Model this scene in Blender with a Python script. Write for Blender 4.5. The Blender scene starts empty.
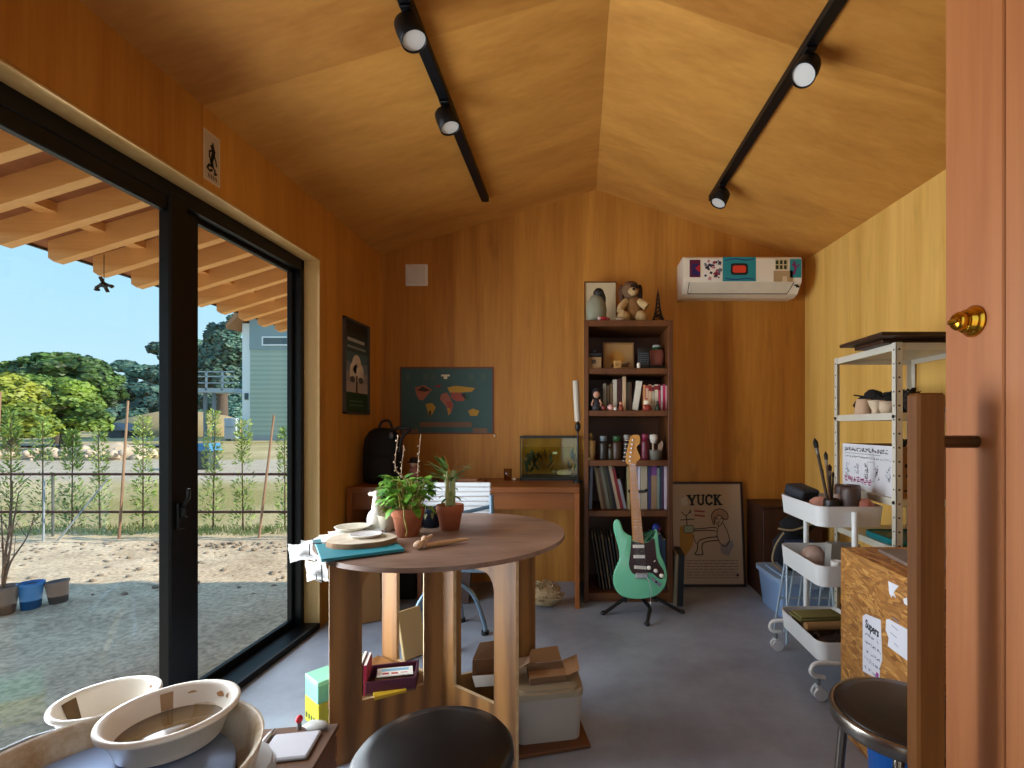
import bpy, bmesh, math, random
from mathutils import Vector, Matrix, Euler
random.seed(7)
C = bpy.context.scene.collection
PI = math.pi
F, U0, V0, HC = 490.0, 583.0, 426.0, 1.08

def X(u, Y): return (u - U0) / F * Y
def Zp(v, Y): return HC - (v - V0) / F * Y
def R(d): return math.radians(d)

# ------------------------------------------------------------------ materials
_cache = {}
def _new(name):
    m = bpy.data.materials.new(name); m.use_nodes = True
    nt = m.node_tree; b = nt.nodes['Principled BSDF']
    return m, nt, b
def lin(c):
    if isinstance(c, str):
        c = c.lstrip('#'); c = [int(c[i:i+2], 16) / 255 for i in (0, 2, 4)]
        return tuple(((x + .055) / 1.055) ** 2.4 if x > .04045 else x / 12.92 for x in c)
    return tuple(c)
def pm(col, rough=.6, metal=0, amt=.12, scale=14, bump=0, spec=.5, trans=0, coat=0):
    """plain painted or moulded surface with a slight mottling"""
    key = (str(col), rough, metal, amt, scale, bump, spec, trans, coat)
    if key in _cache: return _cache[key]
    m, nt, b = _new('surface'); col = lin(col)
    tc = nt.nodes.new('ShaderNodeTexCoord'); n = nt.nodes.new('ShaderNodeTexNoise')
    n.inputs['Scale'].default_value = scale; n.inputs['Detail'].default_value = 4
    nt.links.new(tc.outputs['Object'], n.inputs['Vector'])
    r = nt.nodes.new('ShaderNodeMix'); r.data_type = 'RGBA'
    r.inputs['A'].default_value = (*[min(1, x * (1 - amt)) for x in col], 1)
    r.inputs['B'].default_value = (*[min(1, x * (1 + amt)) for x in col], 1)
    nt.links.new(n.outputs['Fac'], r.inputs['Factor'])
    nt.links.new(r.outputs['Result'], b.inputs['Base Color'])
    b.inputs['Roughness'].default_value = rough; b.inputs['Metallic'].default_value = metal
    b.inputs['Specular IOR Level'].default_value = spec
    if trans: b.inputs['Transmission Weight'].default_value = trans
    if coat: b.inputs['Coat Weight'].default_value = coat
    if bump:
        bp = nt.nodes.new('ShaderNodeBump'); bp.inputs['Strength'].default_value = bump
        bp.inputs['Distance'].default_value = .01
        nt.links.new(n.outputs['Fac'], bp.inputs['Height']); nt.links.new(bp.outputs['Normal'], b.inputs['Normal'])
    _cache[key] = m
    return m
def wood(c1, c2, axis='Z', scale=9, rough=.5, stretch=.07, panel=None, knots=0.0, spec=.4, rings=0.0):
    """wood grain running along one axis; panel = (axis, width) tints whole sheets differently"""
    key = ('wood', str(c1), str(c2), axis, scale, rough, stretch, panel, knots, spec, rings)
    if key in _cache: return _cache[key]
    m, nt, b = _new('wood'); c1, c2 = lin(c1), lin(c2)
    tc = nt.nodes.new('ShaderNodeTexCoord'); mp = nt.nodes.new('ShaderNodeMapping')
    s = [1, 1, 1]; s['XYZ'.index(axis)] = stretch
    mp.inputs['Scale'].default_value = s
    nt.links.new(tc.outputs['Object'], mp.inputs['Vector'])
    n1 = nt.nodes.new('ShaderNodeTexNoise'); n1.inputs['Scale'].default_value = scale
    n1.inputs['Detail'].default_value = 6; n1.inputs['Distortion'].default_value = .6 + min(rings, .8)
    n2 = nt.nodes.new('ShaderNodeTexNoise'); n2.inputs['Scale'].default_value = scale * 9
    n2.inputs['Detail'].default_value = 3
    for n in (n1, n2): nt.links.new(mp.outputs['Vector'], n.inputs['Vector'])
    add = nt.nodes.new('ShaderNodeMath'); add.operation = 'MULTIPLY_ADD'
    add.inputs[1].default_value = .35
    nt.links.new(n2.outputs['Fac'], add.inputs[0]); nt.links.new(n1.outputs['Fac'], add.inputs[2])
    fac = add.outputs[0]
    if rings:
        w = nt.nodes.new('ShaderNodeTexWave'); w.inputs['Scale'].default_value = scale * .9
        w.inputs['Distortion'].default_value = 9; w.inputs['Detail'].default_value = 2
        w.inputs['Detail Scale'].default_value = .7
        w.bands_direction = 'X' if axis != 'X' else 'Y'
        nt.links.new(mp.outputs['Vector'], w.inputs['Vector'])
        a2 = nt.nodes.new('ShaderNodeMath'); a2.operation = 'MULTIPLY_ADD'; a2.inputs[1].default_value = .18 * max(1, rings)
        nt.links.new(w.outputs['Fac'], a2.inputs[0]); nt.links.new(fac, a2.inputs[2]); fac = a2.outputs[0]
    if panel:
        sx = nt.nodes.new('ShaderNodeSeparateXYZ'); nt.links.new(tc.outputs['Object'], sx.inputs[0])
        dv = nt.nodes.new('ShaderNodeMath'); dv.operation = 'DIVIDE'; dv.inputs[1].default_value = panel[1]
        nt.links.new(sx.outputs['XYZ'.index(panel[0])], dv.inputs[0])
        fl = nt.nodes.new('ShaderNodeMath'); fl.operation = 'FLOOR'; nt.links.new(dv.outputs[0], fl.inputs[0])
        wn = nt.nodes.new('ShaderNodeTexWhiteNoise'); wn.noise_dimensions = '1D'
        nt.links.new(fl.outputs[0], wn.inputs['W'])
        a3 = nt.nodes.new('ShaderNodeMath'); a3.operation = 'MULTIPLY_ADD'; a3.inputs[1].default_value = .3
        nt.links.new(wn.outputs['Value'], a3.inputs[0]); nt.links.new(fac, a3.inputs[2])
        s3 = nt.nodes.new('ShaderNodeMath'); s3.operation = 'SUBTRACT'; s3.inputs[1].default_value = .15
        nt.links.new(a3.outputs[0], s3.inputs[0]); fac = s3.outputs[0]
    cr = nt.nodes.new('ShaderNodeValToRGB')
    cr.color_ramp.elements[0].position = .35; cr.color_ramp.elements[0].color = (*c1, 1)
    cr.color_ramp.elements[1].position = 1.0 + (.15 if rings else 0); cr.color_ramp.elements[1].color = (*c2, 1)
    cr.color_ramp.elements[1].position = min(1, cr.color_ramp.elements[1].position)
    nt.links.new(fac, cr.inputs[0])
    col = cr.outputs[0]
    if knots:
        mk = nt.nodes.new('ShaderNodeMapping'); sk = [1, 1, 1]; sk['XYZ'.index(axis)] = .3
        mk.inputs['Scale'].default_value = sk; nt.links.new(tc.outputs['Object'], mk.inputs['Vector'])
        n3 = nt.nodes.new('ShaderNodeTexNoise'); n3.inputs['Scale'].default_value = 6; n3.inputs['Detail'].default_value = 5
        nt.links.new(mk.outputs['Vector'], n3.inputs['Vector'])
        r3 = nt.nodes.new('ShaderNodeMapRange'); r3.inputs['From Min'].default_value = .64; r3.inputs['From Max'].default_value = .76
        r3.inputs['To Max'].default_value = knots
        nt.links.new(n3.outputs['Fac'], r3.inputs['Value'])
        mx = nt.nodes.new('ShaderNodeMix'); mx.data_type = 'RGBA'
        nt.links.new(r3.outputs[0], mx.inputs['Factor']); nt.links.new(col, mx.inputs['A'])
        mx.inputs['B'].default_value = (*[x * .45 for x in c1], 1); col = mx.outputs['Result']
    nt.links.new(col, b.inputs['Base Color'])
    b.inputs['Roughness'].default_value = rough; b.inputs['Specular IOR Level'].default_value = spec
    _cache[key] = m
    return m
def chips(cols, scale=34):
    """pressed wood-strand board"""
    m, nt, b = _new('strand_board')
    tc = nt.nodes.new('ShaderNodeTexCoord')
    mp = nt.nodes.new('ShaderNodeMapping'); mp.inputs['Scale'].default_value = (1, .45, 1.6); mp.inputs['Rotation'].default_value = (.35, 0, 0)
    nt.links.new(tc.outputs['Object'], mp.inputs['Vector'])
    n = nt.nodes.new('ShaderNodeTexNoise'); n.inputs['Scale'].default_value = 9; n.inputs['Detail'].default_value = 2
    nt.links.new(mp.outputs['Vector'], n.inputs['Vector'])
    mx = nt.nodes.new('ShaderNodeMix'); mx.data_type = 'RGBA'; mx.inputs['Factor'].default_value = .22
    nt.links.new(mp.outputs['Vector'], mx.inputs['A']); nt.links.new(n.outputs['Color'], mx.inputs['B'])
    vo = nt.nodes.new('ShaderNodeTexVoronoi'); vo.inputs['Scale'].default_value = scale
    nt.links.new(mx.outputs['Result'], vo.inputs['Vector'])
    sp = nt.nodes.new('ShaderNodeSeparateColor'); nt.links.new(vo.outputs['Color'], sp.inputs[0])
    cr = nt.nodes.new('ShaderNodeValToRGB'); e = cr.color_ramp.elements
    e[0].color = (*lin(cols[0]), 1); e[1].color = (*lin(cols[-1]), 1)
    for i, c in enumerate(cols[1:-1]):
        k = e.new((i + 1) / (len(cols) - 1)); k.color = (*lin(c), 1)
    nt.links.new(sp.outputs[0], cr.inputs[0]); nt.links.new(cr.outputs[0], b.inputs['Base Color'])
    b.inputs['Roughness'].default_value = .6
    return m
def leafy(c1, c2, scale=3, rough=.55, trans=.0):
    key = ('leaf', str(c1), str(c2), scale)
    if key in _cache: return _cache[key]
    m, nt, b = _new('foliage'); c1, c2 = lin(c1), lin(c2)
    tc = nt.nodes.new('ShaderNodeTexCoord'); n = nt.nodes.new('ShaderNodeTexNoise')
    n.inputs['Scale'].default_value = scale; n.inputs['Detail'].default_value = 5
    nt.links.new(tc.outputs['Object'], n.inputs['Vector'])
    cr = nt.nodes.new('ShaderNodeValToRGB')
    cr.color_ramp.elements[0].position = .35; cr.color_ramp.elements[0].color = (*c1, 1)
    cr.color_ramp.elements[1].position = .68; cr.color_ramp.elements[1].color = (*c2, 1)
    nt.links.new(n.outputs['Fac'], cr.inputs[0]); nt.links.new(cr.outputs[0], b.inputs['Base Color'])
    b.inputs['Roughness'].default_value = rough
    _cache[key] = m
    return m
def glassy(tint=(.95, .98, .97), refl=.06, name='glass'):
    m = bpy.data.materials.new(name); m.use_nodes = True; nt = m.node_tree; nt.nodes.clear()
    o = nt.nodes.new('ShaderNodeOutputMaterial'); mix = nt.nodes.new('ShaderNodeMixShader')
    t = nt.nodes.new('ShaderNodeBsdfTransparent'); t.inputs[0].default_value = (*tint, 1)
    g = nt.nodes.new('ShaderNodeBsdfGlossy'); g.inputs['Roughness'].default_value = .03
    n = nt.nodes.new('ShaderNodeTexNoise'); n.inputs['Scale'].default_value = 2
    r = nt.nodes.new('ShaderNodeMapRange'); r.inputs['To Min'].default_value = refl * .8; r.inputs['To Max'].default_value = refl * 1.2
    nt.links.new(n.outputs['Fac'], r.inputs['Value']); nt.links.new(r.outputs[0], mix.inputs[0])
    nt.links.new(t.outputs[0], mix.inputs[1]); nt.links.new(g.outputs[0], mix.inputs[2]); nt.links.new(mix.outputs[0], o.inputs[0])
    return m

# ------------------------------------------------------------------ mesh builder
def frame_of(d):
    d = Vector(d).normalized(); a = Vector((0, 0, 1)) if abs(d.z) < .95 else Vector((1, 0, 0))
    x = d.cross(a).normalized(); y = d.cross(x).normalized()
    return x, y, d
class MB:
    def __init__(s): s.v = []; s.f = []; s.mi = []; s.sm = []; s.mats = []
    def add(s, vs, fs, m, smooth=False, M=None):
        if m not in s.mats: s.mats.append(m)
        k = s.mats.index(m); o = len(s.v)
        if M is not None: vs = [M @ Vector(v) for v in vs]
        s.v += [tuple(v) for v in vs]
        for f in fs: s.f.append(tuple(i + o for i in f)); s.mi.append(k); s.sm.append(smooth)
        return s
    def box(s, x0, x1, y0, y1, z0, z1, m, bev=0, M=None, seg=1):
        if not bev:
            vs = [(x, y, z) for x in (x0, x1) for y in (y0, y1) for z in (z0, z1)]
            fs = [(0, 1, 3, 2), (4, 6, 7, 5), (0, 4, 5, 1), (2, 3, 7, 6), (0, 2, 6, 4), (1, 5, 7, 3)]
            return s.add(vs, fs, m, False, M)
        bm = bmesh.new(); bmesh.ops.create_cube(bm, size=1)
        for v in bm.verts:
            v.co = Vector(((x0 + x1) / 2 + v.co.x * (x1 - x0), (y0 + y1) / 2 + v.co.y * (y1 - y0), (z0 + z1) / 2 + v.co.z * (z1 - z0)))
        bmesh.ops.bevel(bm, geom=list(bm.edges), offset=min(bev, .49 * min(abs(x1 - x0), abs(y1 - y0), abs(z1 - z0))), segments=seg, affect='EDGES', profile=.5)
        return s.bm(bm, m, seg > 1, M)
    def bm(s, bm, m, smooth=False, M=None):
        bm.verts.ensure_lookup_table(); bm.verts.index_update()
        s.add([v.co.copy() for v in bm.verts], [[v.index for v in f.verts] for f in bm.faces], m, smooth, M); bm.free(); return s
    def rbox(s, x0, x1, y0, y1, z0, z1, m, rad=.02, n=5, M=None, top=None, bot=None):
        """box with rounded vertical corners; top = inset taper (added at the bottom)"""
        pts = rrect(x0, x1, y0, y1, rad, n)
        return s.prism([(p[0], p[1]) for p in pts], z0, z1, m, M=M, smooth=False)
    def prism(s, poly, z0, z1, m, M=None, smooth=False, m_side=None):
        n = len(poly)
        area = sum(poly[i][0] * poly[(i + 1) % n][1] - poly[(i + 1) % n][0] * poly[i][1] for i in range(n))
        if area < 0: poly = poly[::-1]
        vs = [(p[0], p[1], z0) for p in poly] + [(p[0], p[1], z1) for p in poly]
        s.add(vs, [tuple(range(n - 1, -1, -1)), tuple(range(n, 2 * n))], m, False, M)
        s.add(vs, [(i, (i + 1) % n, n + (i + 1) % n, n + i) for i in range(n)], m_side or m, smooth, M)
        return s
    def cyl(s, p0, p1, r0, m, r1=None, n=16, smooth=True, M=None, caps=True):
        p0, p1 = Vector(p0), Vector(p1); r1 = r0 if r1 is None else r1
        x, y, d = frame_of(p1 - p0); vs = []
        for p, r in ((p0, r0), (p1, r1)):
            vs += [p + (x * math.cos(2 * PI * i / n) + y * math.sin(2 * PI * i / n)) * r for i in range(n)]
        s.add(vs, [(i, n + i, n + (i + 1) % n, (i + 1) % n) for i in range(n)], m, smooth, M)
        if caps: s.add(vs, [tuple(range(n)), tuple(range(2 * n - 1, n - 1, -1))], m, False, M)
        return s
    def tube(s, pts, r, m, n=8, M=None, closed=False):
        pts = [Vector(p) for p in pts]; k = len(pts); rs = r if isinstance(r, (list, tuple)) else [r] * k
        vs = []; px = None
        for i, p in enumerate(pts):
            a = pts[i - 1] if (i or closed) else p; b = pts[(i + 1) % k] if (i < k - 1 or closed) else p
            x, y, d = frame_of(b - a)
            if px is not None:
                x = (px - d * px.dot(d)); x = x.normalized() if x.length > 1e-6 else frame_of(d)[0]; y = d.cross(x)
            px = x
            vs += [p + (x * math.cos(2 * PI * j / n) + y * math.sin(2 * PI * j / n)) * rs[i] for j in range(n)]
        fs = []
        for i in range(k if closed else k - 1):
            a, b = i * n, ((i + 1) % k) * n
            fs += [(a + j, a + (j + 1) % n, b + (j + 1) % n, b + j) for j in range(n)]
        s.add(vs, fs, m, True, M)
        if not closed: s.add(vs, [tuple(range(n - 1, -1, -1)), tuple(range((k - 1) * n, k * n))], m, False, M)
        return s
    def lathe(s, prof, m, c=(0, 0, 0), n=28, M=None, sx=1, sy=1):
        vs = []; fs = []; k = len(prof)
        for r, z in prof:
            vs += [(c[0] + r * sx * math.cos(2 * PI * j / n), c[1] + r * sy * math.sin(2 * PI * j / n), c[2] + z) for j in range(n)]
        for i in range(k - 1):
            fs += [(i * n + j, i * n + (j + 1) % n, (i + 1) * n + (j + 1) % n, (i + 1) * n + j) for j in range(n)]
        s.add(vs, fs, m, True, M)
        if prof[0][0] > 1e-5: s.add(vs[:n], [tuple(range(n - 1, -1, -1))], m, False, M)
        if prof[-1][0] > 1e-5: s.add(vs[-n:], [tuple(range(n))], m, False, M)
        return s
    def ball(s, c, r, m, n=14, M=None, jit=0):
        r = (r, r, r) if not isinstance(r, (tuple, list)) else r
        vs = [(c[0], c[1], c[2] - r[2])]; k = n // 2
        for i in range(1, k):
            t = -PI / 2 + PI * i / k
            for j in range(n):
                q = 1 + random.uniform(-jit, jit)
                vs.append((c[0] + r[0] * q * math.cos(t) * math.cos(2 * PI * j / n), c[1] + r[1] * q * math.cos(t) * math.sin(2 * PI * j / n), c[2] + r[2] * q * math.sin(t)))
        vs.append((c[0], c[1], c[2] + r[2])); e = len(vs) - 1; fs = []
        for j in range(n):
            fs.append((0, 1 + (j + 1) % n, 1 + j)); fs.append((e, e - n + j, e - n + (j + 1) % n))
        for i in range(k - 2):
            a = 1 + i * n
            fs += [(a + j, a + (j + 1) % n, a + n + (j + 1) % n, a + n + j) for j in range(n)]
        return s.add(vs, fs, m, True, M)
    def poly(s, pts, m, M=None): return s.add(pts, [tuple(range(len(pts)))], m, False, M)
    def leaf(s, p, d, L, w, m, droop=.4, up=(0, 0, 1), n=5, fold=.15):
        p = Vector(p); d = Vector(d).normalized(); side = d.cross(Vector(up))
        side = side.normalized() if side.length > 1e-4 else Vector((1, 0, 0))
        vs = []; q = p.copy()
        for i in range(n + 1):
            t = i / n; ww = w * math.sin(PI * min(1, (t * .92 + .06))) ** .8 / 2
            nn = side.cross(d).normalized()
            vs += [q - side * ww + nn * ww * fold, q.copy(), q + side * ww + nn * ww * fold]
            d = (d + Vector((0, 0, -droop / n))).normalized(); q = q + d * (L / n)
        fs = []
        for i in range(n):
            a = i * 3; fs += [(a, a + 1, a + 4, a + 3), (a + 1, a + 2, a + 5, a + 4)]
        return s.add(vs, fs, m, True)
    def text(s, body, size, m, M, align='CENTER', ext=.0004, sx=1.0, bold=0.0):
        cu = bpy.data.curves.new('lettering', 'FONT'); cu.body = body; cu.size = size; cu.align_x = align; cu.align_y = 'CENTER'
        cu.extrude = ext; cu.offset = bold; cu.resolution_u = 3
        ob = bpy.data.objects.new('lettering', cu); C.objects.link(ob)
        dg = bpy.context.evaluated_depsgraph_get(); me = bpy.data.meshes.new_from_object(ob.evaluated_get(dg))
        S = Matrix.Diagonal((sx, 1, 1, 1))
        s.add([(S @ v.co) for v in me.vertices], [tuple(p.vertices) for p in me.polygons], m, False, M)
        bpy.data.objects.remove(ob); bpy.data.curves.remove(cu); bpy.data.meshes.remove(me)
        return s
    def stroke(s, pts, w, m, M, z=.0006):
        """flat ink line in a plane (local x,y), slightly proud of the sheet"""
        for i in range(len(pts) - 1):
            a, b = Vector((*pts[i], z)), Vector((*pts[i + 1], z)); d = b - a
            if d.length < 1e-6: continue
            d.normalize(); n = Vector((-d.y, d.x, 0)) * w / 2; e = d * w * .3
            s.add([a - n - e, b - n + e, b + n + e, a + n - e], [(0, 1, 2, 3)], m, False, M)
        return s
    def build(s, name, parent=None, M=None, loc=None):
        me = bpy.data.meshes.new(name)
        vs = s.v if M is None else [tuple(M @ Vector(v)) for v in s.v]
        if loc is not None: vs = [(v[0] - loc[0], v[1] - loc[1], v[2] - loc[2]) for v in vs]
        me.from_pydata(vs, [], s.f)
        for m in s.mats: me.materials.append(m)
        me.polygons.foreach_set('material_index', s.mi); me.polygons.foreach_set('use_smooth', s.sm)
        me.update(); me.validate()
        o = bpy.data.objects.new(name, me); C.objects.link(o)
        if loc is not None: o.location = loc
        if parent is not None: o.parent = parent
        return o
def rrect(x0, x1, y0, y1, r, n=5):
    pts = []
    for cx, cy, a0 in ((x1 - r, y1 - r, 0), (x0 + r, y1 - r, 90), (x0 + r, y0 + r, 180), (x1 - r, y0 + r, 270)):
        for i in range(n + 1):
            a = R(a0 + 90 * i / n); pts.append((cx + r * math.cos(a), cy + r * math.sin(a)))
    return pts
def crom(pts, k=5, closed=True):
    out = []; n = len(pts)
    rng = range(n if closed else n - 1)
    for i in rng:
        g = lambda j: Vector(pts[j % n]) if closed else Vector(pts[max(0, min(n - 1, j))])
        p0, p1, p2, p3 = g(i - 1), g(i), g(i + 1), g(i + 2)
        for j in range(k):
            t = j / k
            out.append(.5 * ((2 * p1) + (p2 - p0) * t + (2 * p0 - 5 * p1 + 4 * p2 - p3) * t * t + (3 * p1 - p0 - 3 * p2 + p3) * t ** 3))
    if not closed: out.append(Vector(pts[-1]))
    return out
def T(x, y, z, rx=0, ry=0, rz=0): return Matrix.Translation((x, y, z)) @ Euler((rx, ry, rz)).to_matrix().to_4x4()
# plane frames: sheet local x -> right as seen, y -> up, z -> towards the viewer
FACE_FRONT = lambda x, y, z: Matrix.Translation((x, y, z)) @ Matrix(((1, 0, 0, 0), (0, 0, -1, 0), (0, 1, 0, 0), (0, 0, 0, 1)))     # normal -Y
FACE_RIGHT = lambda x, y, z: Matrix.Translation((x, y, z)) @ Matrix(((0, 0, 1, 0), (1, 0, 0, 0), (0, 1, 0, 0), (0, 0, 0, 1)))     # normal +X, x -> +Y
FACE_LEFT = lambda x, y, z: Matrix.Translation((x, y, z)) @ Matrix(((0, 0, -1, 0), (-1, 0, 0, 0), (0, 1, 0, 0), (0, 0, 0, 1)))   # normal -X, x -> -Y

def thing(name, label, cat, loc=(0, 0, 0), rz=0, group=None, rx=0, ry=0):
    o = bpy.data.objects.new(name, None); C.objects.link(o); o.empty_display_size = .05
    o.location = loc; o.rotation_euler = (rx, ry, rz); o['label'] = label; o['category'] = cat
    if group: o['group'] = group
    return o
def tag(o, label, cat, group=None, kind=None):
    o['label'] = label; o['category'] = cat
    if group: o['group'] = group
    if kind: o['kind'] = kind
    return o
def struct(o): o['kind'] = 'structure'; return o
def dup(root, loc, rz=None, label=None, group=None):
    r = root.copy(); C.objects.link(r); r.location = loc
    if rz is not None: r.rotation_euler = (r.rotation_euler[0], r.rotation_euler[1], rz)
    if label: r['label'] = label
    if group: r['group'] = group
    for ch in list(root.children):
        c = ch.copy(); C.objects.link(c); c.parent = r
        for g in list(ch.children):
            d = g.copy(); C.objects.link(d); d.parent = c
    return r

# palette
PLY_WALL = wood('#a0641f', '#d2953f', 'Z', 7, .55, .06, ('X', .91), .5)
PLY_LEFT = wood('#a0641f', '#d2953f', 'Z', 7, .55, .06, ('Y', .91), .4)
PLY_RIGHT_LIT = wood('#c4923e', '#ecc068', 'Z', 7, .55, .06, ('Y', .91), .25)  # same plywood made paler: window light on this wall put into the colour
PLY_CEIL = wood('#a66c2a', '#d49a4a', 'X', 5, .55, .09, ('Y', .91), .3)
REVEAL = wood('#c39a58', '#e3c085', 'Z', 9, .5, .06)
BLACK_AL = pm('#07090d', .45, .0, .05, 14, 0, .3)
BLACK = pm('#0a0a0b', .5, 0, .1); BLACK_SOFT = pm('#0b0b0d', .85, 0, .2, 40)
WHITE = pm('#e6e4de', .5, 0, .04); PAPER = pm('#e8e4da', .8, 0, .05, 20); CREAM = pm('#d9cba8', .7, 0, .08)
CHROME = pm('#c9ced2', .18, 1, .03); STEEL = pm('#9aa0a4', .35, .9, .06); BRASS = pm('#c9962e', .22, 1, .06)
TERRA = pm('#a8603e', .85, 0, .18, 25, .2); SOIL = pm('#2b1f16', .95, 0, .4, 60, .6)
RAFTER = wood('#cf9048', '#f0be7c', 'X', 10, .6, .06, None, .5); SHEATH = wood('#7e4a2a', '#a5693f', 'Y', 10, .7, .08)
DARKWOOD = wood('#4a2714', '#6e3f22', 'X', 10, .5, .08); CASEWOOD = wood('#4e2911', '#70431f', 'Z', 10, .45, .08)
DESKWOOD = wood('#6f3c17', '#935827', 'X', 9, .4, .07)
GLASS = glassy((.97, .985, .985), .035)
GREY = pm('#77787a', .6); NAVY = pm('#141c33', .6); CARD = pm('#9a7148', .85, 0, .1, 30)
INK = pm('#141416', .7); RED = pm('#b3202b', .5)
# ================================================================== the room shell
D = 3.40; XL = -1.41
def xr(y): return 1.54 + .0648 * (D - y)      # right wall leaves the square a little
EL, ER, RZ = 2.27, 2.23, 2.72                 # eave heights, ridge height
RX = .09
conc = None
def concrete():
    m, nt, b = _new('concrete')
    tc = nt.nodes.new('ShaderNodeTexCoord')
    n = nt.nodes.new('ShaderNodeTexNoise'); n.inputs['Scale'].default_value = 2.2; n.inputs['Detail'].default_value = 8; n.inputs['Roughness'].default_value = .65
    nt.links.new(tc.outputs['Object'], n.inputs['Vector'])
    cr = nt.nodes.new('ShaderNodeValToRGB')
    cr.color_ramp.elements[0].position = .3; cr.color_ramp.elements[0].color = (*lin('#7b828f'), 1)
    cr.color_ramp.elements[1].position = .7; cr.color_ramp.elements[1].color = (*lin('#a2abb9'), 1)
    nt.links.new(n.outputs['Fac'], cr.inputs[0]); nt.links.new(cr.outputs[0], b.inputs['Base Color'])
    b.inputs['Roughness'].default_value = .42; b.inputs['Specular IOR Level'].default_value = .5
    bp = nt.nodes.new('ShaderNodeBump'); bp.inputs['Strength'].default_value = .08
    nt.links.new(n.outputs['Fac'], bp.inputs['Height']); nt.links.new(bp.outputs['Normal'], b.inputs['Normal'])
    return m
CONC = concrete()
struct(MB().box(-1.49, 1.95, -.3, 3.56, -.4, 0, CONC).build('floor'))
# back wall: gable polygon extruded to +Y
g = MB(); Mw = Matrix(((1, 0, 0, 0), (0, 0, 1, D), (0, 1, 0, 0), (0, 0, 0, 1)))
g.prism([(-1.56, -.4), (1.72, -.4), (1.72, 2.2), (1.54, 2.26), (RX, RZ + .03), (XL, 2.30), (-1.56, 2.26)], 0, .15, PLY_WALL, M=Mw)
struct(g.build('wall_back'))
# left wall with the window opening
OY0, OY1, OZ = .98, 2.627, 1.97
w = MB()
w.box(-1.56, XL, -.3, OY0, -.4, 2.33, PLY_LEFT).box(-1.56, XL, OY1, D, -.4, 2.33, PLY_LEFT).box(-1.56, XL, OY0, OY1, OZ, 2.33, PLY_LEFT)
struct(w.build('wall_left'))
tr = MB()
tr.box(-1.505, XL - .0, OY1 - .006, OY1 + .002, 0, OZ, REVEAL).box(-1.505, XL, OY0 - .002, OY0 + .006, 0, OZ, REVEAL).box(-1.505, XL, OY0, OY1, OZ - .006, OZ + .002, REVEAL)
struct(tr.build('trim_1'))
# right wall (slightly skewed)
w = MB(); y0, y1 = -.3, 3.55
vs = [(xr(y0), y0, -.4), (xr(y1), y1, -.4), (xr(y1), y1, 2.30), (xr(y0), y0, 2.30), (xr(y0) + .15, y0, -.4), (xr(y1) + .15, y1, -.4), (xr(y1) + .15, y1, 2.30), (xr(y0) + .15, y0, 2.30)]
w.add(vs, [(0, 3, 2, 1), (4, 5, 6, 7), (0, 1, 5, 4), (3, 7, 6, 2), (0, 4, 7, 3), (1, 2, 6, 5)], PLY_RIGHT_LIT)
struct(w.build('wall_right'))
# entrance wall behind the camera with the doorway
w = MB(); EY = -.15
w.box(-1.56, -.3, EY - .15, EY, -.4, 2.33, PLY_WALL).box(.70, 1.95, EY - .15, EY, -.4, 2.33, PLY_WALL).box(-.3, .70, EY - .15, EY, 2.12, 2.5, PLY_WALL)
Mf = Matrix(((1, 0, 0, 0), (0, 0, 1, EY - .15), (0, 1, 0, 0), (0, 0, 0, 1)))
w.prism([(-1.56, 2.25), (1.9, 2.25), (RX, RZ + .05)], 0, .15, PLY_WALL, M=Mf)
struct(w.build('wall_front'))
def slab(p, th, m, name):
    vs = list(p) + [(a, b, c + th) for a, b, c in p]
    return struct(MB().add(vs, [(0, 1, 2, 3), (7, 6, 5, 4), (0, 4, 5, 1), (1, 5, 6, 2), (2, 6, 7, 3), (3, 7, 4, 0)], m).build(name))
sl = (RZ - EL) / (RX - XL); sr = (RZ - ER) / (xr(D) - RX)
slab([(-1.56, -.3, EL - .15 * sl), (-1.56, 3.55, EL - .15 * sl), (RX, 3.55, RZ), (RX + .03, -.3, RZ)], .07, PLY_CEIL, 'ceiling')
slab([(RX + .03, -.3, RZ), (RX, 3.55, RZ), (xr(3.55) + .1, 3.55, ER - .1 * sr), (xr(-.3) + .1, -.3, ER - .1 * sr)], .07, PLY_CEIL, 'ceiling')
# outer roof sheathing over rafters, long eaves
XT, ZT = -2.70, 1.909          # rafter tips (underside)
YR0, YR1 = -.8, 4.85
rs = .30
zt = lambda x: ZT + .105 + (x - XT) * rs
slab([(XT - .06, YR0, zt(XT - .06)), (XT - .06, YR1, zt(XT - .06)), (RX, YR1, zt(RX)), (RX, YR0, zt(RX))], .03, SHEATH, 'roof')
slab([(RX, YR0, zt(RX)), (RX, YR1, zt(RX)), (2.95, YR1, zt(XT)), (2.95, YR0, zt(XT))], .03, SHEATH, 'roof')
# rafters under the eave
rm = MB(); y = 2.04; tag_r = []
wdt = .045
Mx = lambda yy: Matrix(((1, 0, 0, 0), (0, 0, 1, yy - wdt / 2), (0, 1, 0, 0), (0, 0, 0, 1)))
prof = [(XT, ZT + .02), (XT + .03, ZT), (-1.56, ZT + (-1.56 - XT) * rs), (-1.56, zt(-1.56)), (XT, zt(XT))]
raf0 = None; k = 0; yy = 2.04 - .2275 * 11
while yy < YR1:
    if raf0 is None:
        raf0 = MB().prism(prof, 0, wdt, RAFTER, M=Mx(0)).build('rafter'); o = raf0
    else:
        o = raf0.copy(); C.objects.link(o)
    o.location = (0, yy, 0); o['kind'] = 'structure'; o['group'] = 'rafters under the eave'
    yy += .2275; k += 1
struct(MB().box(XT - .075, XT - .06, YR0, YR1, zt(XT) - .03, zt(XT) + .04, pm('#23211f', .5)).build('fascia'))
st = MB()
for xx in (-1.95, -2.45):
    st.box(xx - .04, xx + .04, YR0, YR1, zt(xx) - .03, zt(xx) + .012, RAFTER)
struct(st.build('roof_batten'))

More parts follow.
